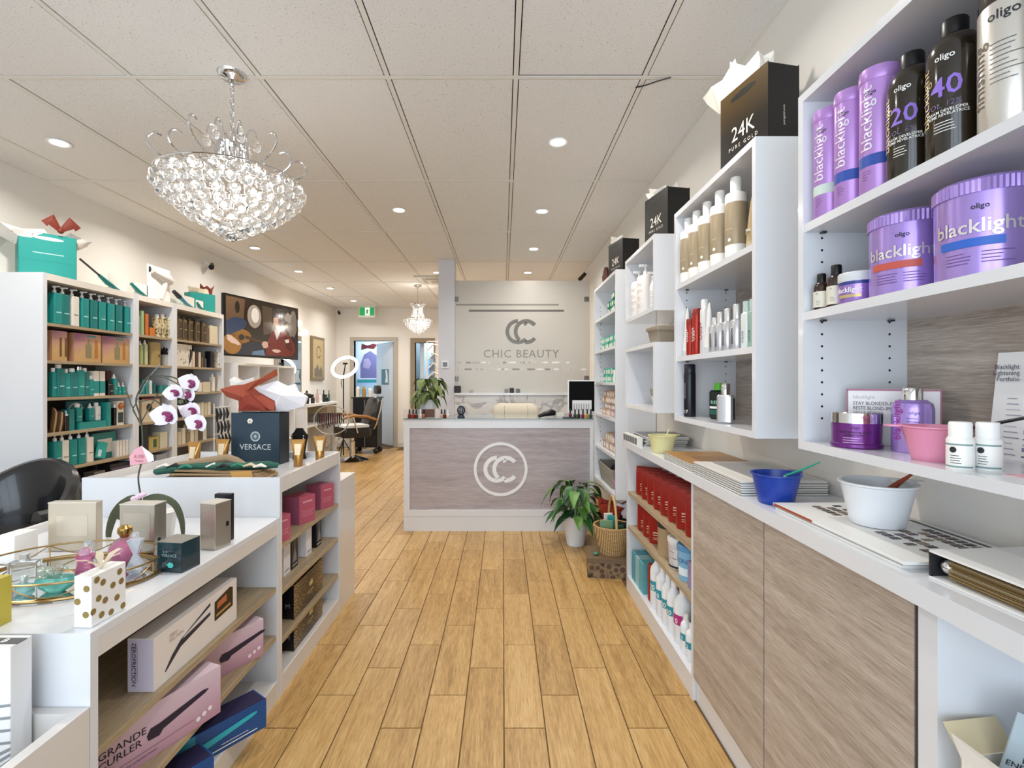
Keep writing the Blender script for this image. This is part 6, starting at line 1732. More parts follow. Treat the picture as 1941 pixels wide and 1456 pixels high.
def leaf(parent, base, az, reach, rise, L_, W_, m, droop=.0):
    ux, uy = cos(az), sin(az)
    tip0 = (base[0] + ux * reach, base[1] + uy * reach, base[2] + rise)
    MB().tube([base, (base[0] + ux * reach * .4, base[1] + uy * reach * .4, base[2] + rise * .8), tip0], .0022, 5).build('stalk', m, parent)
    pts = []; wd = []
    for i in range(6):
        u = i / 5
        pts.append((tip0[0] + ux * L_ * u * (1 - droop * .4 * u), tip0[1] + uy * L_ * u * (1 - droop * .4 * u), tip0[2] + L_ * (.25 * u - (.6 + droop) * u * u)))
        wd.append(W_ * [.25, .95, 1.0, .8, .45, .03][i])
    return MB().strip(pts, wd).build('leaf', m, parent)


for i in range(46):
    az = q.uniform(0, 2 * pi)
    leaf(t, (.02 * cos(az), .02 * sin(az), .14), az, q.uniform(.01, .1), q.uniform(.02, .22), q.uniform(.08, .13), q.uniform(.03, .042), LG[i % 3], q.uniform(.1, .9))


def polish(label, loc, c, grp):
    t = thing('nail_polish', label, 'nail polish', loc, 0, grp)
    part('bottle', ('np', c), lambda: MB().lathe([(0, 0), (.014, 0), (.015, .003), (.015, .03), (.006, .037), (0, .037)], 12), mat(c, .15, coat=.4), t)
    part('cap', 'np', lambda: MB().lathe([(.0075, .036), (.0065, .075), (.005, .078), (0, .078)], 10), BLACK if c != 'd8cfc6' else mat('d8d8d4', .3), t)


t = thing('polish_tray', 'clear tray of red bottles under the pothos', 'tray', ((800 - CX) / F * 4.5, 4.5, DZt))
MB().box(-.16, -.02, -.05, .05, 0, .075).box(.0, .2, -.05, .05, 0, .075).build('tray_wall', mat('dcd3cc', .1, 0, .0, alpha=.35), t, smooth=False)
MB().box(.005, .12, -.052, -.05, .005, .078).build('brown_card', mat('5a3018', .4), t, smooth=False)
for i, (px, c) in enumerate(((776, '7a1f18'), (783, '8d2a22'), (789, '5a1a16'), (797, 'd8cfc6'), (803, 'a0654a'), (837, 'c9a98f'), (843, '6b2018'), (849, 'd8cfc6'))):
    polish('%s nail polish from the left at the left desk end' % ORD[i], ((px - CX) / F * 4.43, 4.43, DZt), c, 'nail polishes at the left desk end')
t = thing('globe_stand', 'small dark blue wire globe ornament on the desk', 'ornament', ((874 - CX) / F * 4.47, 4.47, DZt))
for k in range(5):
    a = pi * k / 5
    MB().tube([(.033 * cos(b_) * cos(a), .033 * cos(b_) * sin(a), .065 + .04 * sin(b_)) for b_ in [2 * pi * j / 16 for j in range(16)]], .004, 6, True).build('wire_loop', mat('22364a', .35, .4), t)
MB().lathe([(.032, 0), (.034, .004), (.025, .025), (0, .03)], 16).build('base', mat('1c2c3c', .4), t)
t = thing('label_printer', 'black hand held device lying on the desk near the monitor', 'device', ((1037 - CX) / F * 4.5, 4.5, DZt), radians(10))
MB().tube([(-.08, 0, .012), (-.03, 0, .03), (.04, 0, .045), (.075, 0, .04)], [.012, .02, .03, .022], 12).build('body', BLACK, t)
tag(MB().rbox(.12, .07, .008, .004).build('card_reader', mat('2a2e30', .3), None, ((1080 - CX) / F * 4.46, 4.46, DZt)), 'flat dark pad in front of the nail polish row', 'device')
for i, (px, c) in enumerate(((1083, '7a1f3a'), (1090, '2c3a3a'), (1097, '26262a'), (1105, '8d1c1c'), (1113, 'a98f2c'), (1120, '3c3c44'))):
    polish('%s nail polish from the left by the monitor' % ORD[i], ((px - CX) / F * 4.46, 4.46 if i else 4.53, DZt), c, 'nail polishes by the monitor')
tag(MB().rbox(.07, .05, .035, .004).build('card_holder', mat('e0ddd6', .4), None, ((1062 - CX) / F * 4.6, 4.6, DZt)), 'white card holder beside the monitor', 'holder')
t = thing('monitor', 'black computer monitor with white edge on the reception desk', 'monitor', ((1112 - CX) / F * 4.75, 4.75, DZt), radians(-14))
MB().rbox(.36, .03, .30, .008, (0, 0, .035)).build('housing', mat('e3e6e8', .3), t)
MB().box(-.165, .18, -.0165, -.015, .045, .325).build('screen', mat('030304', .55, spec=.1), t, smooth=False)
MB().lathe([(.08, 0), (.085, .004), (.02, .012), (.018, .05), (0, .05)], 20).build('stand', mat('c9ccce', .3), t)
t = thing('polish_chart', 'white card box of clear bottles standing before the monitor', 'display', ((1105 - CX) / F * 4.6, 4.6, DZt))
MB().box(-.095, .08, 0, .02, 0, .15).build('card', mat('e6e6e6', .5), t, smooth=False)
for k in range(7): MB().box(-.085 + .022 * k, -.075 + .022 * k, -.001, 0, .06, .12).build('drawn_bottle', mat('a9a7a6', .5), t, smooth=False)
t = thing('office_chair', 'cream padded office chair behind the reception desk', 'chair', ((978 - CX) / F * 5.25, 5.25, 0))
CRM = mat('d8cdb8', .5)
MB().loft([[(x, y * (1 if True else 1), z) for x, y in rrect(w, d, d * .45, 5)] for w, d, z in ((.40, .08, .52), (.48, .13, .60), (.5, .13, .98), (.46, .11, 1.05), (.36, .06, 1.085))]).build('backrest', CRM, t)
for x in (-.12, .12): MB().tube([(x, -.067, .6), (x, -.068, .95), (x, -.05, 1.06)], .004, 6).build('seam', mat('a89c86', .6), t)
MB().loft([[(x, y + .22, z) for x, y in rrect(w, .46, .12, 5)] for w, z in ((.44, .42), (.5, .45), (.5, .52), (.42, .56))]).build('seat', CRM, t)
MB().lathe([(.03, .08), (.03, .42), (0, .42)], 14, (0, .2, 0)).build('column', CHROME, t)
for k in range(5):
    a = 2 * pi * k / 5
    MB().tube([(0, .2, .09), (.26 * cos(a), .2 + .26 * sin(a), .055)], [.022, .014], 8).build('foot', CHROME, t)
    MB().ball((.26 * cos(a), .2 + .26 * sin(a), .028), .027, 10, 6).build('castor', BLACK, t)

# half wall with frosted glass screen and the pale column
MARB, ntm, bm_ = nmat('marble', .2)
tcm = node(ntm, 'ShaderNodeTexCoord'); nm = node(ntm, 'ShaderNodeTexNoise', i_Scale=2.2, i_Detail=6.0, i_Roughness=.6, i_Distortion=1.6); rm_ = ramp(ntm, [(.44, 'dedcda'), (.495, 'a6a5a8'), (.52, 'dcdad9'), (.75, 'e6e4e2')])
ntm.links.new(tcm.outputs['Object'], nm.inputs['Vector']); ntm.links.new(nm.outputs[0], rm_.inputs[0]); ntm.links.new(rm_.outputs[0], bm_.inputs['Base Color'])
GYv = 6.0
struct(MB().box(-.575, XR, GYv, GYv + .12, 0, 1.15).build('wall_half', MARB, smooth=False))
struct(MB().box(-.575, XR, GYv - .03, GYv + .15, 1.15, 1.175).build('trim_ledge', WHITE, smooth=False))
struct(MB().box(-.77, -.577, GYv, GYv + .2, 0, ZC).build('wall_column', mat('d3d3d8', .5), smooth=False))
FROST, ntf, bf_ = nmat('frosted_film', .32)
bf_.inputs['Base Color'].default_value = lin('d9d5cd')
bf_.inputs['Transmission Weight'].default_value = .35
bf_.inputs['Specular IOR Level'].default_value = .6
t = thing('glass_screen', 'frosted glass screen with clear logo and lettering behind desk', 'screen', (0, GYv + .05, 0))
gz0, gz1 = 1.176, 2.53
MB().box(-.572, 1.05, 0, .010, gz0, gz1).build('pane', FROST, t, smooth=False)
CLR = mat('716d67', .25, .15)
CLR2 = mat('8a857d', .3, .1)


def gp(px, py): return ((px - CX) / F * GYv, -.0015, H - (py - CY) / F * GYv)


c = gp(989, 628)
cc_logo(t, c, 1.28, CLR, th=.0008)
lettering(t, 'CHIC BEAUTY', .132, CLR2, gp(988, 671), FRONT, bold=.006, space=1.12)
MB().box(gp(888, 588)[0], gp(1070, 588)[0], -.0015, -.0005, gp(0, 590)[2], gp(0, 586)[2]).build('clear_stripe', CLR, t, smooth=False)
MB().box(gp(864, 576)[0], gp(1060, 576)[0], -.0015, -.0005, gp(0, 578)[2], gp(0, 575)[2]).build('clear_stripe', CLR2, t, smooth=False)
for py in (687, 700):
    q = random.Random(py); px = 866
    while px < 1110:
        w = q.choice((2, 3, 6, 9, 14))
        MB().box(gp(px, 0)[0], gp(px + w, 0)[0], -.0015, -.0005, gp(0, py + 1.6)[2], gp(0, py - 1.6)[2]).build('stripe_dash', mat(q.choice(['8a867f', 'b5b0a8', 'c9c4bb', 'efece6']), .3), t, smooth=False)
        px += w + q.choice((3, 5, 8))
for px, py in ((864, 566), (864, 718), (1113, 566), (1113, 717)): MB().rbox(.055, .02, .055, .003, (gp(px, py)[0], -.006, gp(px, py)[2] - .027)).build('glass_clamp', mat('77736c', .35, .7), t)
for i, (px, w, h, c_, lb) in enumerate(((867, .08, .085, '241c18', 'dark round ornament at the left end of the ledge'), (893, .045, .04, 'b3ada6', 'pale small block on the ledge left part'), (960, .045, .05, '8d8a86', 'grey small block on the ledge middle'), (970, .05, .06, '16161a', 'black small block on the ledge middle'), (982, .045, .05, '6b6d72', 'grey ring block on the ledge, rightmost'))):
    o = MB().rbox(w, .03, h, .01 if i == 0 else .003, b=.003).build('ledge_ornament', mat(c_, .4), None, ((px - CX) / F * 5.98, 5.99, 1.1755)); tag(o, lb, 'ornament', 'small things on the ledge')
t = thing('thermostat', 'small white thermostat on the pale column', 'thermostat', ((844 - CX) / F * GYv, GYv - .001, H + (722 - 691) / F * GYv), 0)
MB().rbox(.085, .018, .085, .006, (0, -.009, -.042)).build('plate', WHITE_M, t)
MB().box(-.028, .028, -.0192, -.018, -.028, .028).build('display', mat('6d7278', .3), t, smooth=False)
# right wall things beyond the tall shelf
t = thing('wall_ornament', 'round dark brown ornament high on the right wall', 'ornament', (XR - .001, 5.25, 2.40), 0)
MB().lathe([(.0, 0), (.11, 0), (.11, .02), (.0, .05)], 20).tx(lambda x, y, z: (-z, y, x)).build('disc', mat('5a2a22', .5), t)
for i, (y, z, w, h, c_, lb) in enumerate(((5.0, 1.78, .16, .34, '8d7448', 'gold brown framed certificate on the right wall'), (4.85, 1.42, .2, .36, 'd9d6d0', 'white notice on the right wall beside the shelf'), (5.4, 1.98, .06, .1, '77736c', 'small grey switch on the right wall'))):
    tag(MB().box(XR - .014, XR - .001, y - w / 2, y + w / 2, z - h / 2, z + h / 2).build('wall_frame', mat(c_, .5), smooth=False), lb, 'picture')

# floor plant, basket, gift bag and box beside the desk
t = thing('peace_lily', 'dark green leafy plant in a tapered white pot on the floor', 'plant', ((1091 - CX) / F * 4.04, 4.04, 0))
MB().lathe([(0, 0), (.066, 0), (.07, .004), (.108, .235), (.112, .24), (.102, .24), (.095, .22), (0, .215)], 30).build('pot', mat('e3e8ee', .35), t)
q = random.Random(33)
LP = [mat('1f4a22', .35), mat('2b5c2a', .35), mat('163a1a', .35), mat('5d8a3c', .4)]
for i in range(46):
    az = 2 * pi * i / 46 * 3.0 + q.uniform(-.3, .3)
    rise = q.uniform(.03, .30)
    leaf(t, (.03 * cos(az), .03 * sin(az), .21), az, q.uniform(.03, .13), rise, q.uniform(.13, .2), q.uniform(.03, .044), LP[i % 4 if i % 7 else 3], q.uniform(0, .7))
t = thing('patterned_box', 'flat brown patterned box on the floor under the basket', 'box', (.735, 3.47, 0), radians(-8))
PATB, ntx, bx_ = nmat('carved_pattern', .6)
tcx = node(ntx, 'ShaderNodeTexCoord'); vx = node(ntx, 'ShaderNodeTexVoronoi', i_Scale=22.0); rx = ramp(ntx, [(.1, '6d3a3c'), (.3, '4a3628'), (.55, '8d7658'), (.8, '2f231c')])
ntx.links.new(tcx.outputs['Object'], vx.inputs['Vector']); ntx.links.new(vx.outputs['Distance'], rx.inputs[0]); ntx.links.new(rx.outputs[0], bx_.inputs['Base Color'])
MB().rbox(.30, .26, .10, .004, n=1).build('body', PATB, t, smooth=False)
MB().rbox(.305, .265, .03, .004, (0, 0, .1), n=1).build('lid', mat('6f5a44', .6), t, smooth=False)
MB().ball((-.09, -.06, .14), .02, 8, 5, .6).build('green_clasp', mat('3f7a60', .4), t)
t = thing('wicker_basket', 'honey wicker basket with tall handle full of packets', 'basket', (.76, 3.47, .1305))
WK, ntk, bk_ = nmat('wicker', .7)
tck = node(ntk, 'ShaderNodeTexCoord'); wv = node(ntk, 'ShaderNodeTexWave', i_Scale=32.0, i_Distortion=2.0, i_Detail=1.0); wv.bands_direction = 'Z'
wv2 = node(ntk, 'ShaderNodeTexWave', i_Scale=24.0, i_Distortion=1.0); wv2.bands_direction = 'X'
mk = node(ntk, 'ShaderNodeMix', data_type='FLOAT'); mk.inputs[0].default_value = .5; rk = ramp(ntk, [(.2, '7d5f3c'), (.5, 'b5935f'), (.8, 'd3b684')])
for a_, b_ in ((tck.outputs['Object'], wv.inputs['Vector']), (tck.outputs['Object'], wv2.inputs['Vector']), (wv.outputs['Fac'], mk.inputs[2]), (wv2.outputs['Fac'], mk.inputs[3]), (mk.outputs[0], rk.inputs[0]), (rk.outputs[0], bk_.inputs['Base Color'])): ntk.links.new(a_, b_)
bpk = node(ntk, 'ShaderNodeBump', i_Strength=.6, i_Distance=.006); ntk.links.new(mk.outputs[0], bpk.inputs['Height']); ntk.links.new(bpk.outputs[0], bk_.inputs['Normal'])
MB().lathe([(0, 0), (.085, 0), (.10, .06), (.125, .15), (.133, .19), (.124, .19), (.115, .15), (.09, .05), (0, .02)], 30).build('basket_wall', WK, t)
MB().tube([(.126 * cos(2 * pi * k / 28), .126 * sin(2 * pi * k / 28), .19) for k in range(28)], .008, 8, True).build('rim', mat('a98858', .7), t)
MB().tube([(0, .125 * cos(a), .19 + .2 * sin(a)) for a in [pi * k / 16 for k in range(17)]], .008, 8).build('handle', mat('c2a06a', .7), t)
q = random.Random(3)
for k in range(7):
    lb = ['green striped packet in the basket', 'teal packet in the basket', 'dark bottle in the basket', 'black pouch in the basket', 'white packet in the basket', 'brown packet in the basket', 'dark green packet in the basket'][k]
    x, y = [(-.05, -.03), (.0, .03), (-.08, .03), (.05, -.04), (-.02, .06), (.05, .05), (.02, -.07)][k]
    o = MB().rbox([.09, .06, .03, .08, .06, .05, .07][k], .02, [.17, .19, .15, .16, .2, .14, .15][k], .004).build('packet', mat(['6f8f6a', '2f8f8a', '2b1a18', '121214', 'd8d4cc', '5a4030', '26503c'][k], .45), None, (.76 + x, 3.47 + y, .1305 + .06), (radians(q.uniform(-5, 5)), radians(q.uniform(-4, 4)), q.uniform(-.5, .5))); tag(o, lb, 'packet', 'packets in the basket')
t = carrier('gift_bag', 'tall black gift bag with red and white tissue by the desk', (.88, 3.72, 0), radians(-6), .24, .13, .34, mat('0e0e10', .35), mat('0a0a0c', .35), None, None, PAPER, .02, False)
crumple(-.05, -.02, .25, .15, .19, 6, 12).build('red_tissue', mat('8d2c1c', .7), t, smooth=False)
crumple(.03, -.03, .27, .12, .18, 6, 14, (.02, 0)).build('white_tissue', mat('ddd9e2', .8), t, smooth=False)

# ------------------------------------------------------------------ salon at the back and the television
tx0, ty0, tx1, ty1 = -3.06, 5.5, -2.75, 6.74
ang = atan2(ty1 - ty0, tx1 - tx0)
TW = sqrt((tx1 - tx0) ** 2 + (ty1 - ty0) ** 2)
t = thing('television', 'wall mounted television showing a woman in a red jacket and guitarist', 'television', ((tx0 + tx1) / 2, (ty0 + ty1) / 2, 1.60), ang)
TH = .69
MB().rbox(TW, .04, TH, .006, (0, .02, 0), n=2).build('housing', mat('0b0b0c', .3), t)
MB().tube([(-.25, .04, .35), (-.25, .2, .35), (-.3, .30, .35)], .03, 8).build('wall_bracket', BLACK, t)
scr = MB().box(-TW / 2 + .014, TW / 2 - .014, -.002, 0, .018, TH - .014).build('screen', mat('1d1712', .1, coat=.6), t, smooth=False)


def tvp(u, v): return (-TW / 2 + TW * u, TH * (1 - v))


def pic(name, pts, c, lay, em=.35):
    MB().add([(tvp(u, v)[0], -.0022 - .0003 * lay, tvp(u, v)[1]) for u, v in pts], [tuple(range(len(pts)))]).build(name, mat(c, .12, emit=em, coat=.5), scr, smooth=False)


def blob(cu, cv, ru, rv, a0=0, n=18, wob=0.0, seed=0):
    q_ = random.Random(seed)
    return [(cu + ru * (1 + q_.uniform(-wob, wob)) * cos(2 * pi * i / n + a0), cv + rv * (1 + q_.uniform(-wob, wob)) * sin(2 * pi * i / n + a0)) for i in range(n)]


pic('picture_wall', [(.02, .04), (.98, .04), (.98, .96), (.02, .96)], '1f1712', 1)
pic('picture_wall_warm', [(.02, .04), (.24, .04), (.22, .5), (.02, .5)], '54402e', 2)
pic('picture_sconce', blob(.15, .19, .028, .1), '1a1410', 3)
pic('picture_lamp_glow', blob(.36, .3, .09, .2), '8d8478', 2)
pic('picture_lamp_glow', blob(.37, .28, .05, .13), 'c9c4bc', 3)
pic('picture_wall_panel', [(.46, .08), (.6, .1), (.58, .55), (.48, .6)], '4a3d31', 2)
pic('picture_floral_wall', blob(.9, .34, .08, .24, wob=.25, seed=3), '6d675f', 3)
pic('picture_floral_wall', blob(.84, .22, .05, .1, wob=.3, seed=4), '8d867d', 4)
pic('picture_sleeve', [(.02, .44), (.1, .37), (.2, .36), (.27, .42), (.24, .52), (.14, .6), (.06, .66), (.02, .66)], '26364f', 5)
pic('picture_guitar_upper', blob(.2, .66, .12, .12), '7d5522', 4)
pic('picture_guitar_lower', blob(.09, .8, .11, .17), '8a5f26', 4)
pic('picture_guitar_hole', blob(.2, .68, .035, .05), '1a120a', 5)
pic('picture_guitar_neck', [(.24, .64), (.56, .73), (.56, .765), (.24, .7)], '3f2a18', 6)
pic('picture_hand', [(.03, .66), (.08, .67), (.15, .74), (.19, .8), (.16, .82), (.12, .8), (.08, .79), (.03, .74)], 'c2a796', 7)
pic('picture_trousers', [(.22, .78), (.4, .74), (.5, .8), (.46, .96), (.14, .96)], '1c2130', 3)
pic('picture_jeans_leg', [(.34, .9), (.48, .86), (.5, .96), (.32, .96)], '55718c', 7)
pic('picture_fret_hand', blob(.5, .77, .05, .06, wob=.2, seed=8), 'b99a88', 8)
pic('picture_hair', [(.6, .3), (.62, .2), (.66, .16), (.71, .17), (.75, .26), (.77, .4), (.8, .55), (.76, .6), (.7, .5), (.6, .6), (.56, .66), (.56, .52), (.6, .42)], '33231a', 5)
pic('picture_jacket', [(.5, .95), (.52, .74), (.56, .6), (.62, .5), (.68, .46), (.76, .44), (.84, .54), (.92, .68), (.95, .82), (.9, .93), (.8, .95)], '641713', 6)
pic('picture_jacket_shade', [(.78, .56), (.88, .68), (.9, .86), (.8, .8)], '4a100e', 7)
pic('picture_shirt', [(.625, .48), (.73, .43), (.7, .56), (.665, .66)], 'c4c1c8', 7)
pic('picture_neck', [(.645, .38), (.69, .38), (.715, .46), (.67, .5), (.65, .47)], 'b48a76', 8)
pic('picture_face', blob(.65, .31, .036, .1), 'bd9681', 9)
pic('picture_fringe', [(.62, .26), (.64, .2), (.69, .19), (.71, .3), (.68, .25)], '33231a', 10)
pic('picture_resting_hand', blob(.66, .86, .06, .03, wob=.2, seed=6), 'c4a899', 9)
pic('picture_cuff', [(.78, .64), (.84, .62), (.85, .68), (.8, .7)], 'c9c2be', 9)

t = thing('cube_shelf', 'white cube shelf unit along the wall below the television', 'shelf', (0, 0, 0))
for z in (.0, .5, 1.0, 1.5): MB().box(XL + .002, -3.0, 5.66, 7.23, z, z + .025).build('board', WHITE_M, t, smooth=False)
for y in (5.66, 6.16, 6.69, 7.205):
    for z in (.025, .525, 1.025): MB().box(XL + .002, -3.0, y, y + .025, z, z + .475).build('divider', WHITE_M, t, smooth=False)
MB().box(XL + .002, XL + .008, 5.685, 7.205, .025, 1.5).build('back_panel', mat('d8d3ca', .6), t, smooth=False)
t = thing('wall_mirror', 'tall framed mirror on the left wall past the television', 'mirror', (XL + .001, 7.75, 0))
MB().box(0, .02, -.47, .47, .85, 2.05).build('frame', mat('a09a90', .35, .6), t, smooth=False)
MB().box(.02, .022, -.43, .43, .89, 2.01).build('mirror_glass', mat('d9dfe2', .02, 1.0), t, smooth=False)
t = thing('vanity_light', 'brass wall light with three round bulbs above the mirror', 'wall light', (XL + .001, 7.75, 2.2))
MB().tube([(.02, -.3, .08), (.06, 0, .0), (.06, .3, -.09)], .010, 8).build('bar', GOLD, t)
MB().lathe([(.05, 0), (.05, .02), (0, .022)], 16).tx(lambda x, y, z: (z, y, x)).build('wall_plate', GOLD, t)
for k, (y, z) in enumerate(((-.12, .05), (.1, .02), (.34, -.1))): MB().ball((.12, y, z), .055, 14, 10).build('bulb', mat('fff3df', .4, emit=5.0), t)
t = thing('gold_picture', 'framed beige picture on the left wall past the mirror', 'picture', (XL + .001, 8.93, 1.33))
MB().box(0, .035, -.3, .3, 0, .77).build('frame', mat('8a7a5c', .4, .3), t, smooth=False)
MB().box(.035, .037, -.25, .25, .05, .72).build('canvas', mat('b9a57c', .6), t, smooth=False)
arcband(.0, .5, .11, .085, 0, 330, 24).tx(lambda x_, y_, z_: (.0378, x_, y_)).build('circle_motif', mat('6f6248', .6), t, smooth=False)
poly([(-.2, .06), (.2, .06), (.2, .16), (.12, .26), (.05, .18), (-.06, .29), (-.14, .2), (-.2, .22)]).tx(lambda x_, y_, z_: (.0378, x_, y_)).build('hill_motif', mat('77705f', .6), t, smooth=False)

# styling console along the wall with tools
t = thing('styling_console', 'white styling console with an open front by the mirror', 'console', (0, 0, 0))
MB().box(XL + .002, -2.86, 7.35, 8.7, .93, .97).build('top', WHITE_M, t, smooth=False)
MB().box(XL + .002, -2.88, 7.36, 7.39, 0, .93).build('side', WHITE_M, t, smooth=False)
MB().box(XL + .002, -2.88, 8.66, 8.69, 0, .93).build('side', WHITE_M, t, smooth=False)
MB().box(XL + .03, -2.9, 7.39, 8.66, .62, .64).build('shelf', WHITE_M, t, smooth=False)
MB().box(XL + .03, -2.875, 8.2, 8.66, .78, .93).build('drawer', mat('9c8c70', .5), t, smooth=False)
CZ = .9705
for i, (x, y, h, r, c_, lb) in enumerate(((-2.98, 7.62, .2, .035, '141416', 'black dryer stand on the styling console'), (-2.95, 7.78, .14, .03, '2a2a2e', 'dark hair brush pot on the styling console'), (-2.93, 7.92, .22, .025, 'c9a9a4', 'pink spray bottle on the styling console'), (-2.95, 8.06, .16, .03, 'e4e2de', 'white cream pot on the styling console'), (-2.93, 8.2, .2, .02, '17181c', 'black comb stand on the styling console'), (-2.95, 8.36, .12, .04, '202226', 'dark round jar on the styling console'), (-2.95, 8.5, .19, .018, '3f6a5c', 'green bottle at the end of the styling console'))):
    tag(MB().lathe([(0, 0), (r, 0), (r, h * .6), (r * .5, h * .72), (r * .45, h), (0, h)], 14).build('styling_item', mat(c_, .4), None, (x, y, CZ)), lb, 'bottle', 'tools on the styling console')
t = thing('hair_dryer', 'round black hair dryer lying on the styling console', 'hair dryer', (-3.0, 7.47, CZ))
MB().tube([(0, -.03, .1), (.06, .03, .13), (.12, .08, .12)], [.03, .045, .03], 12).build('barrel', BLACK, t)
MB().tube([(.05, .02, .1), (.03, .04, 0.005)], [.02, .015], 10).build('handle', BLACK, t)
# jewellery hoop stand in front of it
t = thing('necklace_hoop', 'clear hoop stand hung with dark and red necklaces', 'jewellery stand', (-2.36, 6.9, 0), radians(0))
MB().tube([(.24 * cos(a), 0, .78 + .2 * sin(a)) for a in [2 * pi * k / 32 for k in range(32)]], .008, 8, True).build('hoop', mat('b9b4aa', .2, .4), t)
MB().tube([(0, 0, .0), (0, 0, .58)], .01, 8).build('stem', mat('8d8a84', .3, .6), t)
MB().lathe([(.16, 0), (.16, .012), (.02, .02), (0, .02)], 24).build('base', mat('9a968e', .3, .5), t)
MB().tube([(-.2, 0, .88), (.2, 0, .88)], .005, 6).build('crossbar', mat('77736c', .3, .6), t)
q = random.Random(7)
for k in range(11):
    x = -.17 + .03 * k; h = q.uniform(.16, .26)
    MB().tube([(x - .008, -.008, .88), (x - .012, -.012, .88 - h * .7), (x, -.012, .88 - h), (x + .012, -.012, .88 - h * .7), (x + .008, -.008, .88)], .006, 6).build('necklace', mat(['1b1b1f', '5a1d22', '3b3238', '6d2a2c', '222a2c'][k % 5], .5), t)

# ring light, trolley, bottles, styling chair
RD = 8.75
t = thing('ring_light', 'lit white ring light on a thin black stand', 'lamp', ((651 - CX) / F * RD, RD, 0))
rcz = H + (722 - 696) / F * RD
tl = radians(18)
MB().tube([(.215 * cos(a) + .03, -.05 * sin(a) * 0 - .02, rcz + .165 * sin(a) + .045 * cos(a)) for a in [2 * pi * k / 40 for k in range(40)]], .027, 10, True).build('ring', mat('ffffff', .4, emit=2.5), t)
MB().tube([(0, 0, .02), (0, 0, rcz - .14)], .011, 8).build('pole', BLACK, t)
MB().tube([(0, 0, rcz - .15), (.03, -.01, rcz + .0), (.04, -.02, rcz + .06)], [.012, .01, .012], 8).build('phone_arm', BLACK, t)
MB().box(.0, .08, -.035, -.02, rcz + .045, rcz + .075).build('phone_clip', BLACK, t, smooth=False)
MB().tube([(-.02, -.015, rcz - .2), (-.035, -.02, rcz - .28), (-.02, -.01, rcz - .36)], .006, 6).build('cable', BLACK, t)
for k in range(3): a = 2 * pi * k / 3 + .5; MB().tube([(0, 0, .3), (.16 * cos(a), .16 * sin(a), .01)], .009, 6).build('leg', BLACK, t)
t = thing('salon_trolley', 'black salon trolley with drawers behind the styling chair', 'trolley', (-2.48, 9.2, 0))
MB().box(-.22, .22, -.17, .17, .12, 1.0).build('body', mat('0e0e10', .4), t, smooth=False)
for k in range(5): MB().box(.0, .21, -.178, -.17, .2 + .155 * k, .335 + .155 * k).build('drawer', mat('1a1a1d', .35), t, smooth=False)
MB().box(-.012, .0, -.182, -.17, .14, .98).build('front_bar', mat('8f8f92', .3, .6), t, smooth=False)
MB().rbox(.5, .38, .025, .02, (0, 0, 1.0)).build('top_tray', mat('141416', .4), t)
for sx in (-1, 1):
    for sy in (-1, 1): MB().ball((sx * .19, sy * .14, .05), .05, 10, 6).build('castor', BLACK, t); MB().tube([(sx * .19, sy * .14, .08), (sx * .19, sy * .14, .13)], .012, 6).build('castor_stem', BLACK, t)
for i, (x, h, c_, lb) in enumerate(((-.17, .2, 'e6e0d4', 'tall cream bottle at left on the trolley'), (-.06, .19, 'a98a4a', 'gold bottle on the trolley'), (.05, .17, 'e9e6de', 'white bottle beside the gold one on the trolley'), (.14, .16, 'ddd8cc', 'right white bottle on the trolley'))):
    tag(MB().lathe([(0, 0), (.036, 0), (.036, h * .8), (.02, h * .88), (.02, h), (0, h)], 14).build('trolley_bottle', mat(c_, .4), None, (-2.48 + x, 9.17, 1.0255)), lb, 'bottle', 'bottles on the trolley')
t = thing('styling_chair', 'salon styling chair with wooden arms and round chrome base', 'chair', ((668 - CX) / F * 8.3, 8.3, 0), radians(38))
BLKL = mat('101012', .25, coat=.3)
MB().lathe([(.0, 0), (.26, 0), (.265, .012), (.2, .04), (.08, .075), (.05, .09), (0, .09)], 32).build('base_disc', CHROME, t)
MB().lathe([(.045, .08), (.045, .32), (.03, .33), (.03, .42), (0, .42)], 18).build('pump_column', CHROME, t)
MB().loft([[(x, y, z) for x, y in rrect(w, .5, .08, 5)] for w, z in ((.46, .40), (.5, .43), (.5, .53), (.46, .56))]).build('seat', BLKL, t)
MB().loft([[(x, y, z) for x, y in rrect(w, .46, .08, 5)] for w, z in ((.44, .555), (.46, .57), (.42, .6))]).build('seat_towel', mat('d9d9d6', .8), t)
MB().loft([[(x + (z - .5) * .28 + .24, y, z) for x, y in rrect(.07, w, .03, 4)] for w, z in ((.42, .5), (.48, .6), (.5, .85), (.44, .98), (.3, 1.03))]).build('backrest', BLKL, t)
MB().loft([[(x + (z - .5) * .28 + .29, y, z) for x, y in rrect(.03, w, .012, 4)] for w, z in ((.40, .52), (.49, .62), (.51, .85), (.45, .99))]).build('backrest_rim', mat('bdbab2', .25, .8), t)
MB().tube([(.4, 0, 1.02), (.43, 0, 1.12)], .02, 8).build('headrest_stem', CHROME, t)
MB().loft([[(x + .44, y, z) for x, y in rrect(.07, w, .03, 4)] for w, z in ((.18, 1.1), (.22, 1.14), (.22, 1.2), (.16, 1.24))]).build('headrest', BLKL, t)
for s in (-1, 1):
    MB().tube([(-.26, s * .28, .72), (-.1, s * .3, .76), (.12, s * .3, .74), (.3, s * .27, .68)], [.018, .024, .024, .02], 10).build('armrest', mat('9a6a38', .35), t)
    MB().tube([(-.1, s * .29, .75), (-.02, s * .27, .48)], .014, 8).build('arm_support', CHROME, t)
MB().tube([(-.2, -.1, .44), (-.42, -.1, .25), (-.44, .1, .25), (-.2, .1, .44)], .012, 8).build('footrest', CHROME, t)

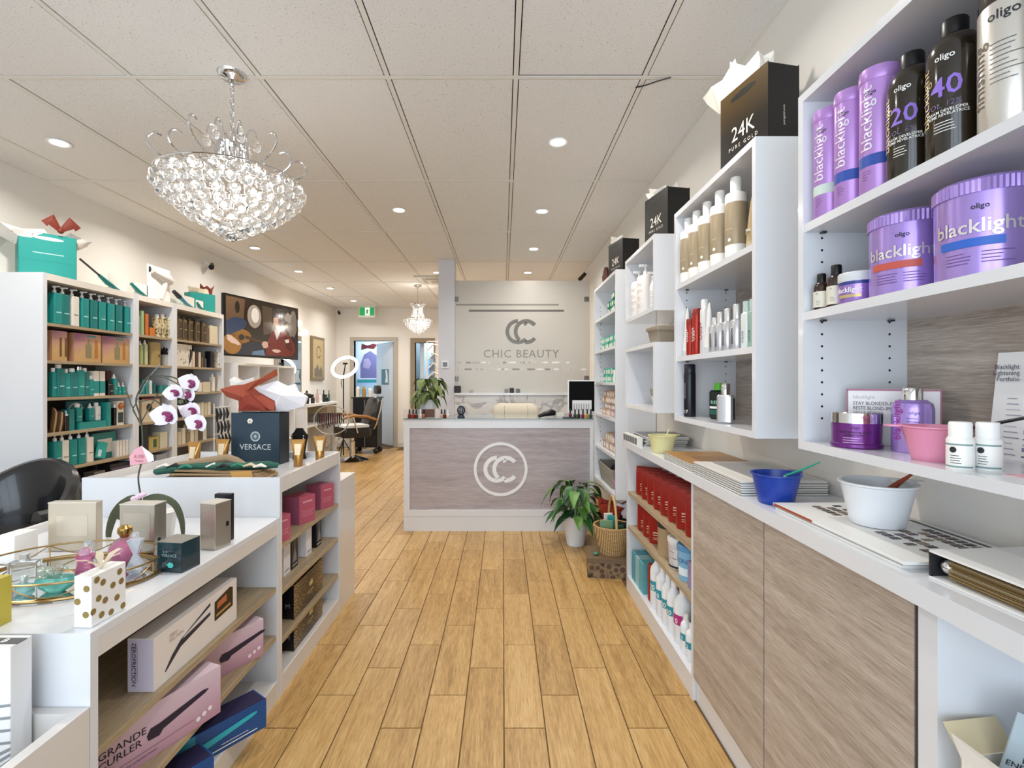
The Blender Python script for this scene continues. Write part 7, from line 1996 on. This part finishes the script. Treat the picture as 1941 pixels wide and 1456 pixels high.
# exit sign, poster, framed lattice, vent
t = thing('exit_sign', 'green running man exit sign under the back ceiling', 'sign', ((696 - CX) / F * 9.7, 9.7, H + (722 - 602) / F * 9.7))
MB().rbox(.33, .05, .23, .008).build('case', mat('d9d8cf', .4), t)
MB().box(-.14, .14, -.027, -.025, .035, .195).build('green_panel', mat('1f9a55', .4, emit=.5), t, smooth=False)
MB().box(-.035, .055, -.0275, -.0268, .04, .19).build('white_door', mat('f4f8f2', .4, emit=.6), t, smooth=False)
MB().add([(x, -.0282, z) for x, z in ((-.03, .06), (-.01, .06), (.0, .09), (.02, .06), (.035, .05), (.03, .075), (.012, .105), (.03, .125), (.045, .12), (.03, .14), (.0, .14), (-.025, .12), (-.02, .11), (.0, .12), (-.012, .09))], [tuple(range(15))]).build('running_figure', mat('1a8a4a', .4), t, smooth=False)
MB().lathe([(0, 0), (.014, .0), (.014, .02), (0, .02)], 10).tx(lambda x, y, z: (x + .012, y - .0285, z * 0 + x * 0 + .155 + y)).build('figure_head', mat('1a8a4a', .4), t)
MB().box(-.02, .02, -.01, .01, .23, ZC - t.location.z).build('ceiling_mount', mat('d9d8cf', .4), t, smooth=False)
t = thing('hair_poster', 'poster of a purple haired model in the back room', 'poster', (-2.94, YB + 1.05, 1.28))
MB().box(-.27, .27, 0, .006, 0, .9).build('sheet', mat('d5d8e2', .5), t, smooth=False)
MB().add([(x, -.001, z) for x, z in ((-.2, .1), (.2, .1), (.22, .35), (.16, .6), (.02, .7), (-.12, .62), (-.2, .4))], [tuple(range(7))]).build('hair_picture', mat('74709c', .5), t, smooth=False)
MB().add([(x, -.002, z) for x, z in ((-.14, .34), (-.02, .3), (.04, .42), (-.02, .54), (-.12, .52))], [tuple(range(5))]).build('face_picture', mat('a898b8', .5), t, smooth=False)
MB().box(-.27, .27, -.002, 0, 0, .07).build('teal_footer', mat('2f8f96', .5), t, smooth=False)
MB().add([(x, -.003, z) for x, z in ((-.18, .72), (-.05, .76), (.1, .74), (.18, .84), (.08, .86), (-.04, .82), (-.17, .86))], [tuple(range(7))]).build('red_bow', mat('5a1c20', .5), t, smooth=False)
MB().box(-.02, .02, .006, .49 - .03, .4, .43).build('wall_bracket', WHITE_M, t, smooth=False)
t = thing('white_cupboard', 'low white cupboard in the back room doorway', 'cupboard', (-2.80, YB + 1.25, 0))
MB().box(-.38, .1, -.2, .2, 0, 1.0).build('body', mat('dfe7ec', .4), t, smooth=False)
MB().box(-.37, -.15, -.206, -.2, .03, .97).build('door', mat('e6edf1', .4), t, smooth=False)
MB().box(-.13, .09, -.206, -.2, .03, .97).build('door', mat('e6edf1', .4), t, smooth=False)
t = thing('lattice_panel', 'white cut out lattice panel beside the narrow doorway', 'panel', ((822 - CX) / F * 9.2, 9.2, 0))
for x in (-.12, .12): MB().box(x - .012, x + .012, -.012, .012, 0, 2.05).build('upright', mat('d9d7d2', .5), t, smooth=False)
MB().box(-.12, .12, -.012, .012, 2.03, 2.055).build('crossbar', mat('d9d7d2', .5), t, smooth=False)
q = random.Random(19)
for k in range(11):
    z = .2 + .17 * k
    MB().tube([(-.11, 0, z + q.uniform(-.05, .05)), (.0, 0, z + .09), (.11, 0, z + q.uniform(-.05, .1))], .014, 4).build('lattice_bar', mat('d9d7d2', .5), t, smooth=False)
t = thing('ceiling_vent', 'square white ceiling air vent beside the small chandelier', 'vent', (-.95, 7.2, ZC - .002))
MB().box(-.28, .28, -.28, .28, -.012, 0).build('frame', mat('cfcac0', .5), t, smooth=False)
for k in range(4): s = .24 - .055 * k; MB().box(-s, s, -s, s, -.014 - .006 * k, -.012 - .006 * k + .002).build('vane', mat('b5afa4' if k % 2 else 'd9d4ca', .5), t, smooth=False)

# ------------------------------------------------------------------ chandeliers
CRY = mat('ffffff', .0, 0, 1.0, ior=1.5)


def chandelier(label, loc, big=True):
    cx, cy = loc
    t = thing('chandelier', label, 'chandelier', (cx, cy, ZC))
    S = 1.0 if big else .68
    MB().lathe([(0, -.034), (.02, -.034), (.03, -.026), (.05, -.022), (.062, -.012), (.066, 0), (0, 0)], 32).build('canopy', CHROME, t)
    MB().lathe([(0, -.062), (.008, -.06), (.012, -.05), (.008, -.04), (.012, -.034)], 14).build('canopy_knob', CHROME, t)
    ztop = -.30 if big else -.27
    if big:
        lk = lambda: MB().tube([(.009 * cos(a), 0, .017 * sin(a)) for a in [2 * pi * k / 14 for k in range(14)]], .0024, 6, True)
        z = -.075; k = 0
        while z > ztop - .01:
            part('chain_link', 'cl', lk, CHROME, t, (0, 0, z), (0, 0, pi / 2 * (k % 2))); z -= .0265; k += 1
    else:
        MB().tube([(0, 0, -.06), (0, 0, ztop)], .004, 6).build('rod', CHROME, t)
    tl = link('chandelier_lamp_anchor', None) if False else None
    if big:
        # crown hooks, fluted body, scroll arms
        MB().lathe([(0, -.30), (.012, -.305), (.016, -.325), (.03, -.335), (.012, -.345), (.012, -.46), (.03, -.48), (0, -.5)], 20).build('centre_stem', CHROME, t)
        for k in range(9):
            a = 2 * pi * k / 9
            MB().tube([(r * cos(a), r * sin(a), z) for r, z in ((.045, -.335), (.062, -.345), (.066, -.42), (.085, -.455), (.13, -.475))], [.010, .012, .011, .007, .005], 8).build('fluted_strip', CHROME, t)
        for k in range(6):
            a = 2 * pi * (k + .3) / 6
            MB().tube(spl([(r * cos(a), r * sin(a), z) for r, z in ((.045, -.36), (.055, -.30), (.07, -.262), (.085, -.25), (.10, -.262), (.105, -.285))], 4), .0042, 7).build('crown_hook', CHROME, t)
            for j, (dz, rr) in enumerate(((-.305, .011), (-.335, .02))): part('crown_bead', ('cb%d' % j), lambda rr=rr: MB().ball((0, 0, 0), rr, 12, 8), CRY, t, (.106 * cos(a), .106 * sin(a), dz))
        for k in range(12):
            a = 2 * pi * k / 12
            R = .28 + .05 * (k % 2)
            zz = -.47 + .02 * (k % 2)
            MB().tube(spl([(r * cos(a), r * sin(a), z) for r, z in ((.05, -.445), (.11, -.475), (R * .75, zz - .005), (R * .95, zz + .03), (R, zz + .07), (R - .025, zz + .1), (R - .055, zz + .095))], 4), .0046, 7).build('scroll_arm', CHROME, t)
        for r_, z_ in ((.31, -.51), (.22, -.49)): MB().tube([(r_ * cos(2 * pi * k / 40), r_ * sin(2 * pi * k / 40), z_) for k in range(40)], .0035, 6, True).build('hoop', CHROME, t)
        bead = lambda: MB().ball((0, 0, 0), .0258, 16, 10)
        tiers = [(.305, -.548, 24), (.285, -.585, 26), (.25, -.618, 24), (.262, -.535, 20), (.21, -.647, 22), (.17, -.675, 18), (.215, -.54, 18), (.125, -.702, 14), (.16, -.535, 14), (.08, -.728, 9), (.035, -.75, 5), (.0, -.765, 1)]
        q = random.Random(2)
        for r_, z_, n in tiers:
            for k in range(n):
                a = 2 * pi * (k + .5 * (n % 4 > 1)) / n + q.uniform(-.03, .03)
                part('crystal_bead', 'bb', bead, CRY, t, (r_ * cos(a), r_ * sin(a), z_ + q.uniform(-.006, .006)))
        sb = MB()
        for k in range(150):
            a = q.uniform(0, 2 * pi); r_ = q.uniform(.05, .3); z_ = -.505 - q.uniform(0, .03)
            sb.ball((r_ * cos(a), r_ * sin(a), z_), .006, 6, 4)
        sb.build('small_beads', CRY, t)['kind'] = 'stuff'
        for k in range(6):
            a = 2 * pi * (k + .5) / 6
            x, y = .12 * cos(a), .12 * sin(a)
            MB().ball((x, y, -.56), .016, 12, 8, 1.6).build('bulb', mat('fff1d8', .4, emit=4.0), t)
        lamp('chandelier_glow', 'POINT', (cx, cy, ZC - .60), 1.5, (1, .93, .84), radius=.06)
        lamp('chandelier_uplight', 'POINT', (cx, cy, ZC - .42), 2.5, (1, .93, .84), radius=.08)
    else:
        sb = MB(); q = random.Random(5)
        def rings(tt, br):
            for r_, z_, n in tt:
                for k in range(n): a = 2 * pi * k / n + q.uniform(-.05, .05); sb.ball((r_ * cos(a), r_ * sin(a), z_), br, 6, 4)
        rings([(.11, -.29, 14), (.095, -.31, 12), (.075, -.335, 10), (.07, -.36, 10), (.07, -.385, 10), (.072, -.41, 11), (.078, -.435, 12), (.085, -.46, 13), (.1, -.485, 15)], .013)
        rings([(.13, -.51, 16), (.18, -.52, 22), (.205, -.545, 24), (.205, -.575, 24), (.18, -.6, 20), (.19, -.56, 20), (.155, -.63, 18), (.12, -.66, 14), (.085, -.69, 11), (.05, -.715, 7), (.015, -.735, 3)], .019)
        sb.build('crystal_beads', mat('ffffff', .02, 0, .85, ior=1.45), t)['kind'] = 'stuff'
        MB().tube([(.2 * cos(2 * pi * k / 30), .2 * sin(2 * pi * k / 30), -.515) for k in range(30)], .006, 6, True).build('hoop', CHROME, t)
        MB().tube([(.1 * cos(2 * pi * k / 24), .1 * sin(2 * pi * k / 24), -.285) for k in range(24)], .005, 6, True).build('crown_ring', CHROME, t)
        MB().tube([(0, 0, ztop), (0, 0, -.6)], .012, 8).build('centre_stem', CHROME, t)
        for k in range(6):
            a = 2 * pi * k / 6
            MB().ball((.1 * cos(a), .1 * sin(a), -.56), .016, 10, 7, 1.6).build('bulb', mat('fff1d8', .4, emit=30.0), t)
        lamp('chandelier_glow', 'POINT', (cx, cy, ZC - .58), 9, (1, .93, .84), radius=.05)
        lamp('chandelier_glow', 'POINT', (cx, cy, ZC - .40), 4, (1, .93, .84), radius=.03)
    return t


chandelier('large crystal ball chandelier on a chain near the camera', (-1.28, 2.37))
chandelier('small bell shaped crystal chandelier at the back of the salon', (-1.29, 7.6), False)

# ------------------------------------------------------------------ print and fittings belong to the part they sit on
MAIN = ('carton', 'body', 'sleeve', 'front_and_back', 'pane', 'upper_board', 'backrest', 'canvas', 'card', 'sheet', 'front_panel', 'pouch_body', 'pot', 'panel_face', 'green_panel', 'shell', 'drawer')
SUB = ('lettering', 'print_lines', 'print_line', 'small_print', 'round_mark', 'end_label', 'stripe', 'band', 'print', 'grey_stripe', 'dark_band', 'gold_dot', 'iron_picture', 'window', 'copper_plate', 'gold_bar',
       'pink_border', 'foil_roll_picture', 'foil_roll_core', 'side_pictures', 'paper_label', 'upper_line', 'lower_line', 'thin_line', 'colour_label', 'logo_letter', 'logo_chip', 'logo_ring', 'clear_stripe', 'stripe_dash',
       'emblem_ring', 'emblem_face', 'swatch', 'title_strip', 'seam', 'bottle_picture', 'teal_title', 'dark_label', 'label_line', 'crown_mark', 'gold_print', 'silver_mark', 'square_mark', 'tower_picture', 'embossed_panel',
       'black_tab', 'turquoise_spot', 'thin_rule', 'hand_hole', 'title_line', 'fold_line', 'white_stripe', 'green_panel', 'chart_row', 'drawn_bottle', 'circle_motif', 'hill_motif', 'white_door', 'running_figure', 'figure_head', 'side_face', 'dark_picture', 'speckled_print')
for o in list(col.objects):
    if o.parent or o.get('category') is None: continue
    ch = o.children
    mains = [c for c in ch if c.name.split('.')[0] in MAIN and c.location.length < 1e-6 and abs(c.rotation_euler.x) + abs(c.rotation_euler.y) + abs(c.rotation_euler.z) < 1e-6]
    if not mains: continue
    m0 = mains[0]
    for c in ch:
        if c is not m0 and c not in mains and c.name.split('.')[0] in SUB: c.parent = m0
